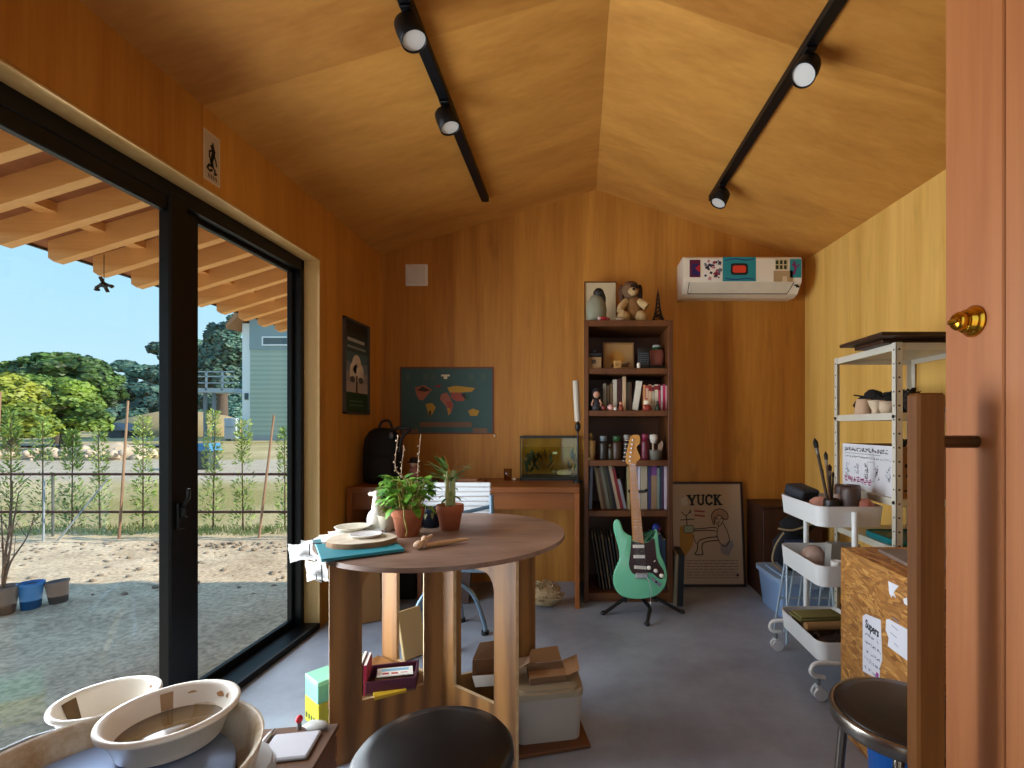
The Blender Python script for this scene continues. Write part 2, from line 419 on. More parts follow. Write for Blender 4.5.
# ------------------------------------------------------------------ window: black aluminium, two tall sashes
win = bpy.data.objects.new('window_1', None); C.objects.link(win); win['kind'] = 'structure'; win.location = (-1.53, 1.8, 0)
WL = win.location
wf = MB()
wf.box(-1.56, -1.49, OY0 + .0, OY1 - .006, 1.905, 1.964, BLACK_AL, .003).box(-1.56, XL + .005, OY0, OY1 - .006, -.005, .028, BLACK_AL, .003)
wf.box(-1.56, -1.49, OY1 - .036, OY1 - .006, 0, 1.964, BLACK_AL, .003).box(-1.56, -1.49, OY0 + .006, OY0 + .046, 0, 1.964, BLACK_AL, .003)
wf.build('window_frame', win, loc=None).location = -Vector(WL)
sa = MB()                                        # near sash (inside track)
sa.box(-1.525, -1.495, OY0 + .04, 1.84, 1.855, 1.93, BLACK_AL, .004).box(-1.525, -1.495, OY0 + .04, 1.84, .02, .085, BLACK_AL, .004)
sa.box(-1.525, -1.495, OY0 + .04, OY0 + .10, .02, 1.93, BLACK_AL, .004).box(-1.53, -1.485, 1.762, 1.84, .02, 1.93, BLACK_AL, .006)
s1 = sa.build('sash', win); s1.location = -Vector(WL)
sb = MB()                                        # far sash
sb.box(-1.556, -1.528, 1.85, OY1 - .03, 1.885, 1.93, BLACK_AL, .004).box(-1.556, -1.528, 1.85, OY1 - .03, .02, .06, BLACK_AL, .004)
sb.box(-1.556, -1.515, 1.842, 1.934, .02, 1.93, BLACK_AL, .006).box(-1.556, -1.528, OY1 - .055, OY1 - .03, .02, 1.93, BLACK_AL, .004)
s2 = sb.build('sash', win); s2.location = -Vector(WL)
MB().box(-1.512, -1.508, OY0 + .09, 1.765, .08, 1.86, GLASS).build('pane', s1)
MB().box(-1.544, -1.540, 1.93, OY1 - .05, .055, 1.89, GLASS).build('pane', s2)
hd = MB().box(-1.486, -1.473, 1.782, 1.818, .70, .80, BLACK_AL, .004).box(-1.474, -1.455, 1.79, 1.81, .745, .785, BLACK_AL, .004).tube([(-1.47, 1.80, .78), (-1.45, 1.80, .82), (-1.45, 1.80, .85)], .007, BLACK_AL)
hd.build('latch', s1)

# ------------------------------------------------------------------ entrance door, swung open on the right
DOORW = wood('#874a27', '#af7143', 'Z', 9, .42, .05)
door = bpy.data.objects.new('door_1', None); C.objects.link(door); door['kind'] = 'structure'; door.location = (.67, -.12, 0)
dm = MB(); dx = .65
for a, b in ((.758, .88), (.63, .756), (.50, .628), (.37, .498), (.24, .368), (.11, .238), (-.12, .108)):
    dm.box(dx, dx + .04, a, b, .01, 2.10, DOORW, .0025)
dm.build('door_leaf', door).location = -Vector(door.location)
hb = MB().box(.544, .590, .795, .826, .20, 1.134, wood('#4a270d', '#80501f', 'Z', 14, .5, .05, None, 0, .25), .004)
h = hb.build('pull_handle', door); h.location = -Vector(door.location)
for z in (1.054, .32):
    MB().cyl((.588, .81, z), (.65, .81, z), .0105, pm('#4a3018', .4, .6), n=14).build('handle_mount', h)
kb = MB(); Mk = T(.65, .815, 1.254, 0, -PI / 2, 0) @ Matrix.Diagonal((1, 1, .80, 1))
kb.lathe([(.0, .0), (.026, 0), (.026, .004), (.021, .010), (.019, .012), (.019, .020), (.016, .022)], BRASS, M=Mk, n=32)
kb.lathe([(.013, .020), (.015, .026), (.0155, .034), (.012, .040), (.0, .041)], BRASS, M=Mk, n=24)
kb.box(-.004, .004, -.012, .012, .038, .046, BRASS, .002, M=Mk)
kb.build('thumb_turn', door).location = -Vector(door.location)

# ------------------------------------------------------------------ track lighting
def ceil_l(x): return EL + (x - XL) * sl
def ceil_r(x, y): return RZ - (x - RX) * (RZ - ER) / (xr(y) - RX)
LENS = pm('#d8d8d4', .4, 0, .02)
def track(name, label, a, b):
    a, b = Vector(a), Vector(b); d = (b - a).normalized()
    x = d.cross(Vector((0, 0, 1))).normalized(); Mt = Matrix((( x.x, d.x, 0, a.x), (x.y, d.y, 0, a.y), (x.z, d.z, 1, a.z), (0, 0, 0, 1)))
    L = (b - a).length
    o = MB().box(-.0225, .0225, 0, L, -.024, .008, BLACK_AL, .002, M=Mt).box(-.019, .019, L, L + .012, -.02, .004, BLACK, .003, M=Mt)
    t = o.build(name, loc=tuple(a)); return tag(t, label, 'lighting track', 'black ceiling tracks')
xa, xb = -.574, -.608
track('lighting_track', 'black lighting track on the ceiling slope above the window side', (xa, .2, ceil_l(xa) - .012), (xb, 3.05, ceil_l(xb) - .012))
ra = (.875, .2); rb = (.788, 2.99)
track('lighting_track', 'black lighting track on the ceiling slope above the steel shelving', (*ra, ceil_r(*ra) - .012), (*rb, ceil_r(*rb) - .012))
def spot(label, p, tilt=(0, 0)):
    t = thing('spotlight', label, 'spotlight', p, group='spotlights on the ceiling tracks')
    MB().cyl((0, 0, 0), (0, 0, -.05), .009, BLACK_AL, n=12).box(-.02, .02, -.035, .035, -.012, 0, BLACK_AL, .003).build('stem', t)
    Mh = T(0, 0, -.055, tilt[0], tilt[1], 0)
    hm = MB().lathe([(.0, .028), (.034, .026), (.043, .016), (.045, 0), (.045, -.055), (.041, -.057), (.041, -.05), (.040, -.048)], BLACK_AL, M=Mh, n=28)
    hd = hm.build('lamp_head', t)
    MB().lathe([(.0405, -.049), (.0, -.0485)][::-1], LENS, M=Mh, n=24).build('lens', hd)
    return t
spot('nearer white-faced spotlight on the window-side track', (-.590, 1.655, ceil_l(-.590) - .036), (R(-6), R(-24)))
spot('farther white-faced spotlight on the window-side track', (-.597, 2.13, ceil_l(-.597) - .036), (R(-4), R(-22)))
spot('large spotlight tilted away halfway along the shelving-side track', (.825, 1.80, ceil_r(.825, 1.8) - .036), (R(-22), R(30)))
spot('last small spotlight at the far end of the shelving-side track', (.793, 2.80, ceil_r(.793, 2.80) - .036), (R(-8), R(26)))
# ================================================================== things on the walls
t = thing('air_conditioner', 'white wall air conditioner covered in colourful stickers, high beside the bookcase', 'air conditioner', (1.036, 3.40, 1.940)); t.scale = (1, 1, .89)
ACW = pm('#e9e2d0', .45, 0, .02)
b = MB(); hw = .384
pf = [(0, .008), (-.10, 0), (-.155, .015), (-.215, .085), (-.222, .12), (-.222, .255), (-.205, .272), (0, .275)]
Mp = Matrix(((0, 0, 1, -hw), (1, 0, 0, 0), (0, 1, 0, 0), (0, 0, 0, 1)))
b.prism(pf, 0, 2 * hw, ACW, M=Mp); b.build('casing', t)
fl = MB(); fl.add([(-.33, -.158, .0165), (.31, -.158, .0165), (.33, -.216, .082), (-.34, -.216, .082)], [(0, 1, 2, 3)], pm('#d9d2bf', .5))
fl.box(-.345, .315, -.160, -.152, .0145, .021, pm('#3a3830', .6)); fl.tube([(-.345, -.159, .02), (-.345, -.217, .083)], .0022, pm('#3a3830', .6), 6).tube([(.315, -.159, .02), (.335, -.217, .083)], .0022, pm('#3a3830', .6), 6)
fl.build('air_flap', t)
MB().box(.34, .36, -.2215, -.205, .06, .066, INK, M=None).box(.355, .375, -.206, -.2, .05, .062, INK).build('sensor', t)
def sticker(name, label, x0, x1, z0, z1, fn):
    s = MB(); Ms = FACE_FRONT((x0 + x1) / 2, -.2225, (z0 + z1) / 2); fn(s, Ms, x1 - x0, z1 - z0)
    o = s.build(name, t); o['label'] = label
TEAL = pm('#1c8a94', .5); MAG = pm('#5a1238', .5)
def st1(s, M, w, h):
    s.box(-w/2, w/2, -h/2, h/2, 0, .001, MAG, M=M).box(-w/4, w/2.2, -h/2.6, h/4, .001, .0016, pm('#26205e', .5), M=M); s.poly([(w/2, h/4, .0018), (0, -.0, .0018), (w/2, -h/4, .0018)], RED, M)
def st2(s, M, w, h):
    s.box(-w/2, w/2, -h/2, h/2, 0, .001, PAPER, M=M)
    rr = random.Random(3); cols = [INK, pm('#8a2040', .5), pm('#6a6a78', .5), pm('#c08a90', .5), pm('#33304a', .5)]
    for i in range(34):
        x, y = rr.uniform(-w*.42, w*.42), rr.uniform(-h*.42, h*.42); d = rr.uniform(.006, .014)
        s.poly([(x - d, y - d*.6, .0015 + i*2e-5), (x + d*.7, y - d, .0015 + i*2e-5), (x + d, y + d*.5, .0015 + i*2e-5), (x - d*.4, y + d, .0015 + i*2e-5)], cols[i % 5], M)
def st3(s, M, w, h):
    s.box(-w/2, w/2, -h/2, h/2, 0, .001, TEAL, M=M)
    s.prism(rrect(-w*.26, w*.26, -h*.24, h*.24, .02), .001, .0015, INK, M=M).prism(rrect(-w*.2, w*.2, -h*.15, h*.15, .015), .0015, .002, pm('#e0452e', .5), M=M)
    s.stroke(crom([(-w*.42, h*.36), (-w*.1, h*.42), (w*.2, h*.37), (w*.43, h*.42)], 4, False), .008, pm('#1c3f86', .5), M, .0015)
    s.stroke(crom([(-w*.42, -h*.38), (-w*.1, -h*.43), (w*.2, -h*.38), (w*.43, -h*.42)], 4, False), .008, pm('#1c3f86', .5), M, .0015)
def st5(s, M, w, h):
    s.box(-w/2, w/2, -h/2, h/2, 0, .001, pm('#c9be94', .5), M=M); G = pm('#23301e', .5)
    for i in range(6): s.box(-w*.45 + (i % 3)*w*.31, -w*.45 + (i % 3)*w*.31 + w*.2, -h*.42 + (i//3)*h*.45, -h*.42 + (i//3)*h*.45 + h*.35, .001, .0016, G, M=M)
def st6(s, M, w, h): s.box(-w/2, w/2, -h/2, h/2, 0, .001, pm('#b39a72', .6), M=M).box(-w*.05, w*.2, -h*.5, h*.0, .001, .0015, pm('#d9c5a4', .6), M=M)
def st7(s, M, w, h):
    s.box(-w/2, w/2, -h/2, h/2, 0, .001, TEAL, M=M); P = pm('#7a2a6c', .5)
    s.stroke([(-.01, h*.35), (0, 0), (-.012, -h*.3)], .014, P, M, .0014).stroke([(0, 0), (w*.3, h*.2)], .01, P, M, .0015).stroke([(0, 0), (-w*.3, h*.22)], .01, P, M, .0016)
sticker('sticker', 'dark purple sticker', -.345, -.275, .118, .245, st1)
sticker('sticker', 'black and white patchwork sticker', -.255, -.135, .090, .25, st2)
sticker('sticker', 'large teal sticker with red patch', -.130, .085, .088, .265, st3)
sticker('sticker', 'green and cream sticker', .21, .295, .17, .25, st5)
sticker('sticker', 'tan sticker', .20, .325, .085, .165, st6)
sticker('sticker', 'turquoise sticker with purple figure', .305, .380, .115, .25, st7)

vc = MB().box(-.0765, .0765, -.012, 0, 0, .15, WHITE, .004).box(-.062, .062, -.018, -.012, .014, .136, pm('#d9d6cc', .5), .004).build('vent_cover')
vc.location = (-1.152, 3.40, 2.05); tag(vc, 'square white vent cover high on the plywood wall', 'vent')

# world map
mp = MB(); Mm = FACE_FRONT(0, 0, 0); W, H = .652, .466
SEA = pm('#3c5a58', .7, 0, .1); ROSE = pm('#a5624c', .7); OCH = pm('#b58a2c', .7); TERR = pm('#9c4a3c', .7); SAGE = pm('#2f5240', .7); RED2 = pm('#8e2f34', .7)
mp.box(-W/2, W/2, -H/2, H/2, 0, .002, pm('#6e4034', .7), M=Mm).box(-W/2+.012, W/2-.012, -H/2+.010, H/2-.012, .002, .003, SEA, M=Mm)
def land(pts, m, z=.0036): mp.poly([(x, y, z) for x, y in pts], m, Mm)
sc = lambda L: [((u - 485) / 775 * W, (425 - v) / 545 * H) for u, v in L]
land(sc([(225, 320), (300, 300), (365, 340), (330, 375), (290, 425), (255, 415), (232, 370)]), ROSE); land(sc([(240, 345), (285, 310), (355, 345), (300, 355)]), pm('#3c3026', .7), .004)
land(sc([(310, 455), (365, 445), (395, 480), (370, 530), (340, 560), (325, 500)]), OCH); land(sc([(335, 520), (352, 500), (360, 530), (342, 565)]), pm('#4a3c1c', .7), .004)
land(sc([(490, 320), (560, 305), (720, 325), (690, 355), (600, 360), (510, 360)]), OCH); land(sc([(520, 360), (600, 362), (660, 395), (620, 430), (560, 430), (520, 400)]), TERR); land(sc([(600, 375), (640, 365), (665, 400), (640, 420)]), pm('#332a2a', .7), .004)
land(sc([(440, 375), (485, 360), (505, 390), (540, 460), (520, 530), (500, 540), (480, 470), (430, 415)]), ROSE, .0038); land(sc([(480, 440), (520, 430), (535, 470), (510, 510)]), TERR, .0041); land(sc([(490, 490), (512, 485), (508, 540), (498, 545)]), OCH, .0044)
land(sc([(660, 510), (700, 490), (755, 510), (735, 550), (680, 550)]), OCH); land(sc([(390, 305), (430, 295), (440, 315), (400, 322)]), RED2); land(sc([(640, 370), (670, 370), (668, 425), (645, 420)]), SAGE, .0042)
for r in ((265, 600, 690, 640), (125, 655, 250, 690), (700, 650, 820, 690)):
    (x0, y0), (x1, y1) = sc([(r[0], r[3]), (r[2], r[1])]); mp.box(x0, x1, y0, y1, .003, .0036, pm('#7a5a46', .7), M=Mm)
for i, x in enumerate((165, 310, 375, 690, 785)): 
    (a, b_), = sc([(x, 235)]); mp.box(a - .015, a + .015, b_ - .022, b_ + .022, .003, .0035, pm('#4c5f56', .7), M=Mm)
(a, b_), = sc([(475, 225)]); mp.box(a - .03, a + .03, b_ - .004, b_ + .008, .003, .0036, CREAM, M=Mm).box(a - .012, a + .012, b_ - .022, b_ - .004, .003, .0036, CREAM, M=Mm)
mo = mp.build('world_map'); mo.location = (-.944, 3.397, 1.257); tag(mo, 'dark teal world map poster pinned above the desk', 'poster')
pin = MB().ball((0, -.006, 0), .009, pm('#e8dfc0', .4), 10).cyl((0, -.006, 0), (0, .002, 0), .003, STEEL, n=8).build('push_pin'); pin.location = (-.612, 3.396, 1.013); tag(pin, 'pale push pin at the lower right corner of the world map', 'pin')

# framed tree poster on the left wall
tp = thing('framed_poster', 'narrow framed poster of a pale tree under dark sky, right of the window', 'poster', (-1.41, 3.038, 1.44))
fw, fh = .335, .575
fr = MB(); Mq = FACE_RIGHT(0, 0, 0); FD = pm('#4a4642', .5)
for a in ((-fw/2, fw/2, fh/2 - .012, fh/2), (-fw/2, fw/2, -fh/2, -fh/2 + .012), (-fw/2, -fw/2 + .012, -fh/2, fh/2), (fw/2 - .012, fw/2, -fh/2, fh/2)): fr.box(*a, 0, .018, FD, M=Mq)
fr.build('frame', tp)
pr = MB(); iw, ih = fw/2 - .012, fh/2 - .012
bands = ['#1c1c1a', '#23302f', '#2e4648', '#46646a', '#707c84', '#97908f', '#a99a94']
for i in range(7):
    z1 = ih - i * (2 * ih * .78 / 7); z0 = ih - (i + 1) * (2 * ih * .78 / 7); pr.box(-iw, iw, z0, z1, .004, .006, pm(bands[i], .6), M=Mq)
pr.box(-iw, iw, -ih, -ih + 2 * ih * .22, .004, .0062, pm('#1d3a1c', .7), M=Mq)
pr.box(-iw*.75, iw*.7, .155, .175, .006, .0068, pm('#a9b0ac', .6), M=Mq).box(-iw*.75, iw*.8, .115, .128, .006, .0068, pm('#8a948f', .6), M=Mq)
pr.box(-iw*.6, iw*.5, -.21, -.205, .006, .0068, pm('#5b7a4c', .7), M=Mq).box(-iw*.6, iw*.6, -.235, -.23, .006, .0068, pm('#5b7a4c', .7), M=Mq)
Lf = pm('#d5cabf', .7)
for cx, cy, r in ((0, .02, .06), (-.04, -.02, .05), (.045, -.02, .05), (0, -.035, .055), (-.055, -.055, .035), (.06, -.055, .035)):
    pr.poly([(cx + r * math.cos(a * PI / 8), cy + r * math.sin(a * PI / 8), .0072 + cx * .002) for a in range(16)], Lf, Mq)
for cx in (-.055, .055): pr.poly([(cx + .035 * math.cos(a * PI / 6), -.075 + .02 * math.sin(a * PI / 6), .0078) for a in range(12)], pm('#4a4844', .7), Mq)
pr.box(-.010, .010, -.165, -.05, .0075, .0082, pm('#3c2a22', .7), M=Mq)
pr.build('print', tp)

# paper charm above the window
tm = MB(); Mq = FACE_RIGHT(0, 0, 0); w, h = .082, .188
tm.box(-w/2, w/2, -h/2, h/2, 0, .001, pm('#cfc0a6', .85), M=Mq)
tm.box(-w/2+.005, w/2-.005, -h/2+.006, h/2-.006, .001, .0013, pm('#bfae94', .85), M=Mq)
for p, wd in (([(0, .045), (.008, .03), (.004, .01), (-.004, -.01), (0, -.03)], .017), ([(0, .03), (-.014, .02), (-.014, -.002)], .007), ([(.006, .025), (.018, .0), (.022, -.02)], .007),
              ([(0, -.03), (-.016, -.032), (-.024, -.046), (-.012, -.052), (0, -.044)], .009), ([(0, -.03), (.014, -.04), (.012, -.056), (.022, -.05)], .008), ([(.006, .045), (.003, .058)], .008)):
    tm.stroke(p, wd, INK, Mq, .0018)
for i in range(4): tm.stroke([(-.018 + .012 * i, -.066), (-.015 + .012 * i, -.078)], .006, pm('#5a4038', .7), Mq, .0018)
to = tm.build('paper_charm'); to.location = (XL, 1.861, 2.096); tag(to, 'small pale paper slip with black brush drawing, above the window', 'paper charm')

# ================================================================== bookcase
BX0, BX1, BY0, BY1, BZ = .006, .549, 2.99, 3.392, 1.727
bc = thing('bookcase', 'tall dark brown open bookcase against the plywood wall', 'bookcase', (BX0, BY0, 0)); bw, bd = BX1 - BX0, BY1 - BY0
for x in (0, bw - .028): MB().box(x, x + .028, 0, bd, 0, BZ, CASEWOOD, .002).build('side_panel', bc)
MB().box(.028, bw - .028, bd - .012, bd, .04, BZ - .03, DARKWOOD).build('back_panel', bc)
MB().box(.0281, bw - .0281, .0, bd - .012, BZ - .038, BZ - .0005, CASEWOOD, .002).build('top_board', bc)
SHZ = [.06, .561, .87, 1.175, 1.434]
for z in SHZ: MB().box(.028, bw - .028, .004, bd - .012, z - .035, z, CASEWOOD, .002).build('shelf', bc)
MB().box(.028, bw - .028, .02, .04, 0, .025, CASEWOOD).build('plinth', bc)

# ================================================================== desk
dk = thing('desk', 'long reddish wooden desk along the back wall under the world map', 'desk', (-1.395, 2.89, 0))
dw, dd, dh = 1.375, .505, .72
MB().box(0, dw, 0, dd, dh - .035, dh, DESKWOOD, .003).build('worktop', dk)
MB().box(.03, dw - .03, .02, .04, dh - .135, dh - .0351, DESKWOOD).build('apron', dk)
for x in (0, dw - .028):
    MB().box(x, x + .028, .0, dd, 0, dh - .0352, wood('#7c4219', '#9c5c2a', 'Z', 9, .4, .07), .002).build('side_panel', dk)
MB().box(.40, .428, .05, dd, 0, dh - .0353, wood('#5d3012', '#7d4a22', 'Z', 9, .4, .07), .002).build('side_panel', dk)

# backpack on the desk
bp = thing('backpack', 'black backpack slumped at the window end of the desk', 'backpack', (-1.265, 3.10, .72))
m = MB(); prof = [(0, .0), (.09, .0), (.118, .015), (.122, .06), (.122, .20), (.112, .28), (.085, .325), (.05, .345), (.0, .35)]
m.lathe(prof, BLACK_SOFT, n=28, sx=1.0, sy=.75); m.build('bag', bp)
MB().lathe([(0, .02), (.075, .02), (.085, .04), (.085, .15), (.07, .18), (0, .185)], BLACK_SOFT, c=(0, -.06, 0), n=20, sx=1, sy=.5).build('front_pocket', bp)
MB().tube(crom([(-.02, -.02, .33), (0, -.02, .385), (.045, -.02, .39), (.07, -.02, .33)], 5, False), .008, BLACK, 8).build('handle', bp)
MB().tube(crom([(.07, -.03, .33), (.13, -.05, .35), (.19, -.05, .34), (.15, -.06, .30), (.12, -.05, .2)], 6, False), .010, BLACK, 8).build('strap', bp)
MB().ball((.075, -.062, .30), (.016, .01, .022), pm('#5d6066', .4, .5), 10).build('buckle', bp)

# white chair behind the table
ch = thing('office_chair', 'white ribbed chair with grey tube frame, tucked between table and desk', 'chair', (-.605, 2.52, 0))
WV = pm('#d4d9dc', .5, 0, .04); TUBE = pm('#6b8294', .35, .3, .05)
m = MB(); Mb = T(0, -.22, .50, R(-6), 0, 0)
for i in range(14):
    z = .0 + i * .0225
    m.box(-.168, .168, -.006 - .03 * 0, .008, z, z + .0205, WV, .005, M=Mb)
m.build('backrest', ch)
MB().tube(crom([(-.18, -.245, .76), (-.183, -.24, .60), (-.186, -.21, .44), (-.16, -.15, .385), (0, -.14, .38), (.16, -.15, .385), (.186, -.21, .44), (.183, -.24, .60), (.18, -.245, .76)], 4, False), .011, TUBE, 10).build('back_frame', ch)
MB().tube(crom([(-.18, -.235, .70), (0, -.262, .675), (.18, -.225, .705)], 5, False), .009, pm('#4e6474', .35, .4), 8).build('back_brace', ch)
MB().rbox(-.2, .2, -.19, .2, .40, .445, pm('#1b1c20', .8), .05).build('seat', ch)
cx_, cy_ = -.10, -.01; MB().cyl((cx_, cy_, .24), (cx_, cy_, .40), .022, BLACK, n=14).cyl((cx_, cy_, .37), (cx_, cy_, .40), .10, BLACK, n=18).build('column', ch)
for a in (8, 80, 152, 224, 296):
    ca, sa_ = math.cos(R(a)), math.sin(R(a))
    lg = MB().tube(crom([(cx_, cy_, .28), (cx_ + .05 * ca, cy_ + .05 * sa_, .285), (cx_ + .14 * ca, cy_ + .14 * sa_, .21), (cx_ + .195 * ca, cy_ + .195 * sa_, .06), (cx_ + .20 * ca, cy_ + .20 * sa_, .018)], 5, False), .012, pm('#7f97ab', .25, .6), 10).build('leg', ch)
    MB().cyl((cx_ + .20 * ca, cy_ + .20 * sa_, 0), (cx_ + .20 * ca, cy_ + .20 * sa_, .02), .02, BLACK, n=14).build('foot', lg)

# ================================================================== round plywood table
tb = thing('round_table', 'round plywood table on crossed cut-out plywood panels, potted plants on top', 'table', (-.48, 1.726, 0))
TOPW = wood('#553a2f', '#a98b78', 'X', 8, .40, .22, None, .5, .5, .0)
PANW = wood('#3c210c', '#9a6a36', 'Z', 5, .5, .13, None, 0, .35, 2.6); EDGE = wood('#b59468', '#dcc39a', 'Y', 40, .6, 1, None, 0)
m = MB(); n = 96
m.cyl((0, 0, .686), (0, 0, .70), .415, TOPW, n=n); m.build('tabletop', tb)
def cross_panel(ang, name):
    m = MB(); th = .0065; RR = .355; Mp = Matrix.Translation((-.015, 0, 0)) @ Matrix.Rotation(ang, 4, 'Z') @ Matrix(((1, 0, 0, 0), (0, 0, 1, -th), (0, 1, 0, 0), (0, 0, 0, 1)))
    def pz(poly): m.prism(poly, 0, 2 * th, PANW, M=Mp, m_side=EDGE)
    def arch(s):                     # rounded upper corner of one opening
        a, b = .065 * s, (RR - .095) * s
        pts = [(a, .6858), (b, .6858), (b, .54)]
        pts += [(b - s * .045 * (1 - math.cos(R(t))), .54 + .065 * math.sin(R(t))) for t in (15, 30, 45, 60, 75, 90)]
        pts += [(a + s * .0, .608)]
        return pts
    pz([(-.065, 0), (.065, 0), (.065, .6858), (-.065, .6858)])
    for s in (-1, 1):
        pz([(s * (RR - .095), 0), (s * RR, 0), (s * RR, .6858), (s * (RR - .095), .6858)])
        pz(arch(s)); pz([(s * .065, 0), (s * (RR - .095), 0), (s * (RR - .095), .188), (s * .065, .188)])
    return m.build(name, tb)
cross_panel(R(30), 'leg_panel'); cross_panel(R(-35), 'leg_panel')
# shelf board in the window-side quarter between the panels (angles 124..214 deg)
qs = [(0, 0)] + [(.36 * math.cos(R(a)), .36 * math.sin(R(a))) for a in range(148, 208, 5)]
qx = [(-.05, .006)] + [(x - .015, y) for x, y in qs[1:]]
MB().prism(qx, .165, .183, PANW, m_side=EDGE).build('lower_shelf', tb)

# ================================================================== stools
st = thing('stool', 'round black padded stool close by in front of the table', 'stool', (-.304, 1.0, 0))
SEATB = pm('#0c0d10', .32, 0, .15, 30, 0, .5)
MB().lathe([(0, .37), (.145, .37), (.157, .376), (.162, .395), (.160, .412), (.150, .424), (.12, .430), (.0, .433)], SEATB, n=56).build('seat', st)
MB().lathe([(.15, .352), (.160, .352), (.160, .372), (.15, .372)], CHROME, n=48).cyl((0, 0, .355), (0, 0, .37), .15, BLACK, n=40).build('seat_ring', st)
for a in (45, 135, 225, 315):
    ca, sa_ = math.cos(R(a)), math.sin(R(a)); MB().tube([(.11 * ca, .11 * sa_, .36), (.125 * ca, .125 * sa_, .2), (.15 * ca, .15 * sa_, .0)], .0105, CHROME, 10).build('leg', st)
MB().tube([(.128 * math.cos(a * PI / 16), .128 * math.sin(a * PI / 16), .15) for a in range(32)], .007, CHROME, 8, closed=True).build('foot_ring', st)

st = thing('stool', 'round stool with brown-black pad and metal rim, beside the open door', 'stool', (.712, 1.085, 0))
PADB = pm('#1d1512', .38, 0, .25, 20)
MB().lathe([(0, .44), (.137, .44), (.140, .446), (.136, .452), (.11, .457), (0, .459)], PADB, n=56).build('seat', st)
RIM = pm('#8d857c', .25, .95, .08)
MB().lathe([(.138, .418), (.148, .418), (.1505, .424), (.1505, .444), (.148, .449), (.1405, .450), (.1405, .446)], RIM, n=56).cyl((0, 0, .42), (0, 0, .438), .139, BLACK, n=40).build('seat_ring', st)
for a in (142, 232, 322, 52):
    ca, sa_ = math.cos(R(a)), math.sin(R(a)); MB().tube(crom([(.09 * ca, .09 * sa_, .416), (.112 * ca, .112 * sa_, .405), (.122 * ca, .122 * sa_, .37), (.15 * ca, .15 * sa_, .0)], 4, False), .0105, RIM, 12).build('leg', st)
bb = thing('tub', 'bright blue plastic tub under the metal-rimmed stool', 'tub', (.83, 1.24, 0))
MB().lathe([(0, .006), (.075, .006), (.078, 0), (.082, .004), (.10, .30), (.106, .30), (.106, .307), (.097, .307), (.078, .012), (0, .012)], pm('#1467c2', .4), n=28).build('bucket', bb)

# ================================================================== potter's wheel with basins
pw = thing('pottery_wheel', 'pottery wheel with a wide cream splash pan by the window', 'pottery wheel', (-.862, .877, 0))
PANC = pm('#cfc5ae', .4, 0, .15, 9); CLAY = pm('#9a6a3a', .8, 0, .3, 12)
def clayed():
    m, nt, b = _new('clay_splashed_plastic')
    tc = nt.nodes.new('ShaderNodeTexCoord'); n = nt.nodes.new('ShaderNodeTexNoise'); n.inputs['Scale'].default_value = 9; n.inputs['Detail'].default_value = 7; n.inputs['Roughness'].default_value = .7
    nt.links.new(tc.outputs['Object'], n.inputs['Vector'])
    cr = nt.nodes.new('ShaderNodeValToRGB'); e = cr.color_ramp.elements
    e[0].position = .30; e[0].color = (*lin('#a27c50'), 1); e[1].position = .56; e[1].color = (*lin('#ddd3bf'), 1)
    k = e.new(.46); k.color = (*lin('#c9b898'), 1)
    nt.links.new(n.outputs['Fac'], cr.inputs[0]); nt.links.new(cr.outputs[0], b.inputs['Base Color']); b.inputs['Roughness'].default_value = .42
    return m
CLAYED = clayed()
MB().lathe([(.0, .385), (.20, .385), (.220, .40), (.232, .452), (.240, .458), (.245, .462), (.243, .450), (.228, .39), (.205, .372), (0, .372)][::-1], CLAYED, n=64).build('splash_pan', pw)
MB().lathe([(0, .404), (.195, .404), (.198, .408), (.198, .416), (.195, .420), (0, .420)], pm('#8fa4c8', .28, .6, .2, 8), n=56).build('wheel_head', pw)  # sky reflection put into the metal's blue colour
MB().rbox(-.31, .21, -.30, .20, .06, .371, pm('#b9bab8', .5, 0, .08), .05).build('housing', pw)
MB().prism(rrect(-.315, .22, -.30, .215, .11), .3715, .385, pm('#b9bab8', .5, 0, .08)).tube([(-.12, -.30, .43), (-.26, -.29, .43), (-.315, -.18, .43), (-.315, .04, .43), (-.285, .14, .43), (-.22, .20, .43), (-.12, .215, .43)], .007, pm('#9aa4ac', .4, .3), 8).add([(-.315, -.18, .335), (-.315, .04, .335), (-.315, .04, .43), (-.315, -.18, .43), (-.285, .14, .335), (-.285, .14, .43), (-.22, .20, .335), (-.22, .20, .43)], [(0, 1, 2, 3), (1, 4, 5, 2), (4, 6, 7, 5)], pm('#c2c2bc', .5, 0, .08)).build('housing_rim', pw)
for x in (-.2, .18):
    for y in (-.24, .16): MB().cyl((x, y, 0), (x, y, .06), .02, BLACK, n=12).build('foot', pw)
BAS = pm('#e9e3d6', .38, 0, .07, 8)
def basin(label, loc, r, h, z_rim):
    t = thing('wash_basin', label, 'basin', loc, group='white clay basins')
    f = r * .70
    m = MB().lathe([(0, 0), (f * .9, 0), (f, .004), (f + .004, .008), (r * .9, h - .010), (r * .93, h - .012), (r * .985, h - .012), (r, h - .007), (r * .99, h - .001), (r * .93, h), (r * .88, h - .006), (r * .86, h - .012), (f, .012), (f * .9, .008), (0, .008)], BAS, n=64)
    m.build('bowl', t); return t
bs = basin('larger white basin with muddy water, standing in the splash pan', (-.857, 1.02, .4205), .119, .0725, .493)
MB().lathe([(.0, .030), (.0915, .030), (.0915, .028), (0, .028)][::-1], pm('#6d5432', .12, 0, .15, 10), n=48).build('clay_water', bs)
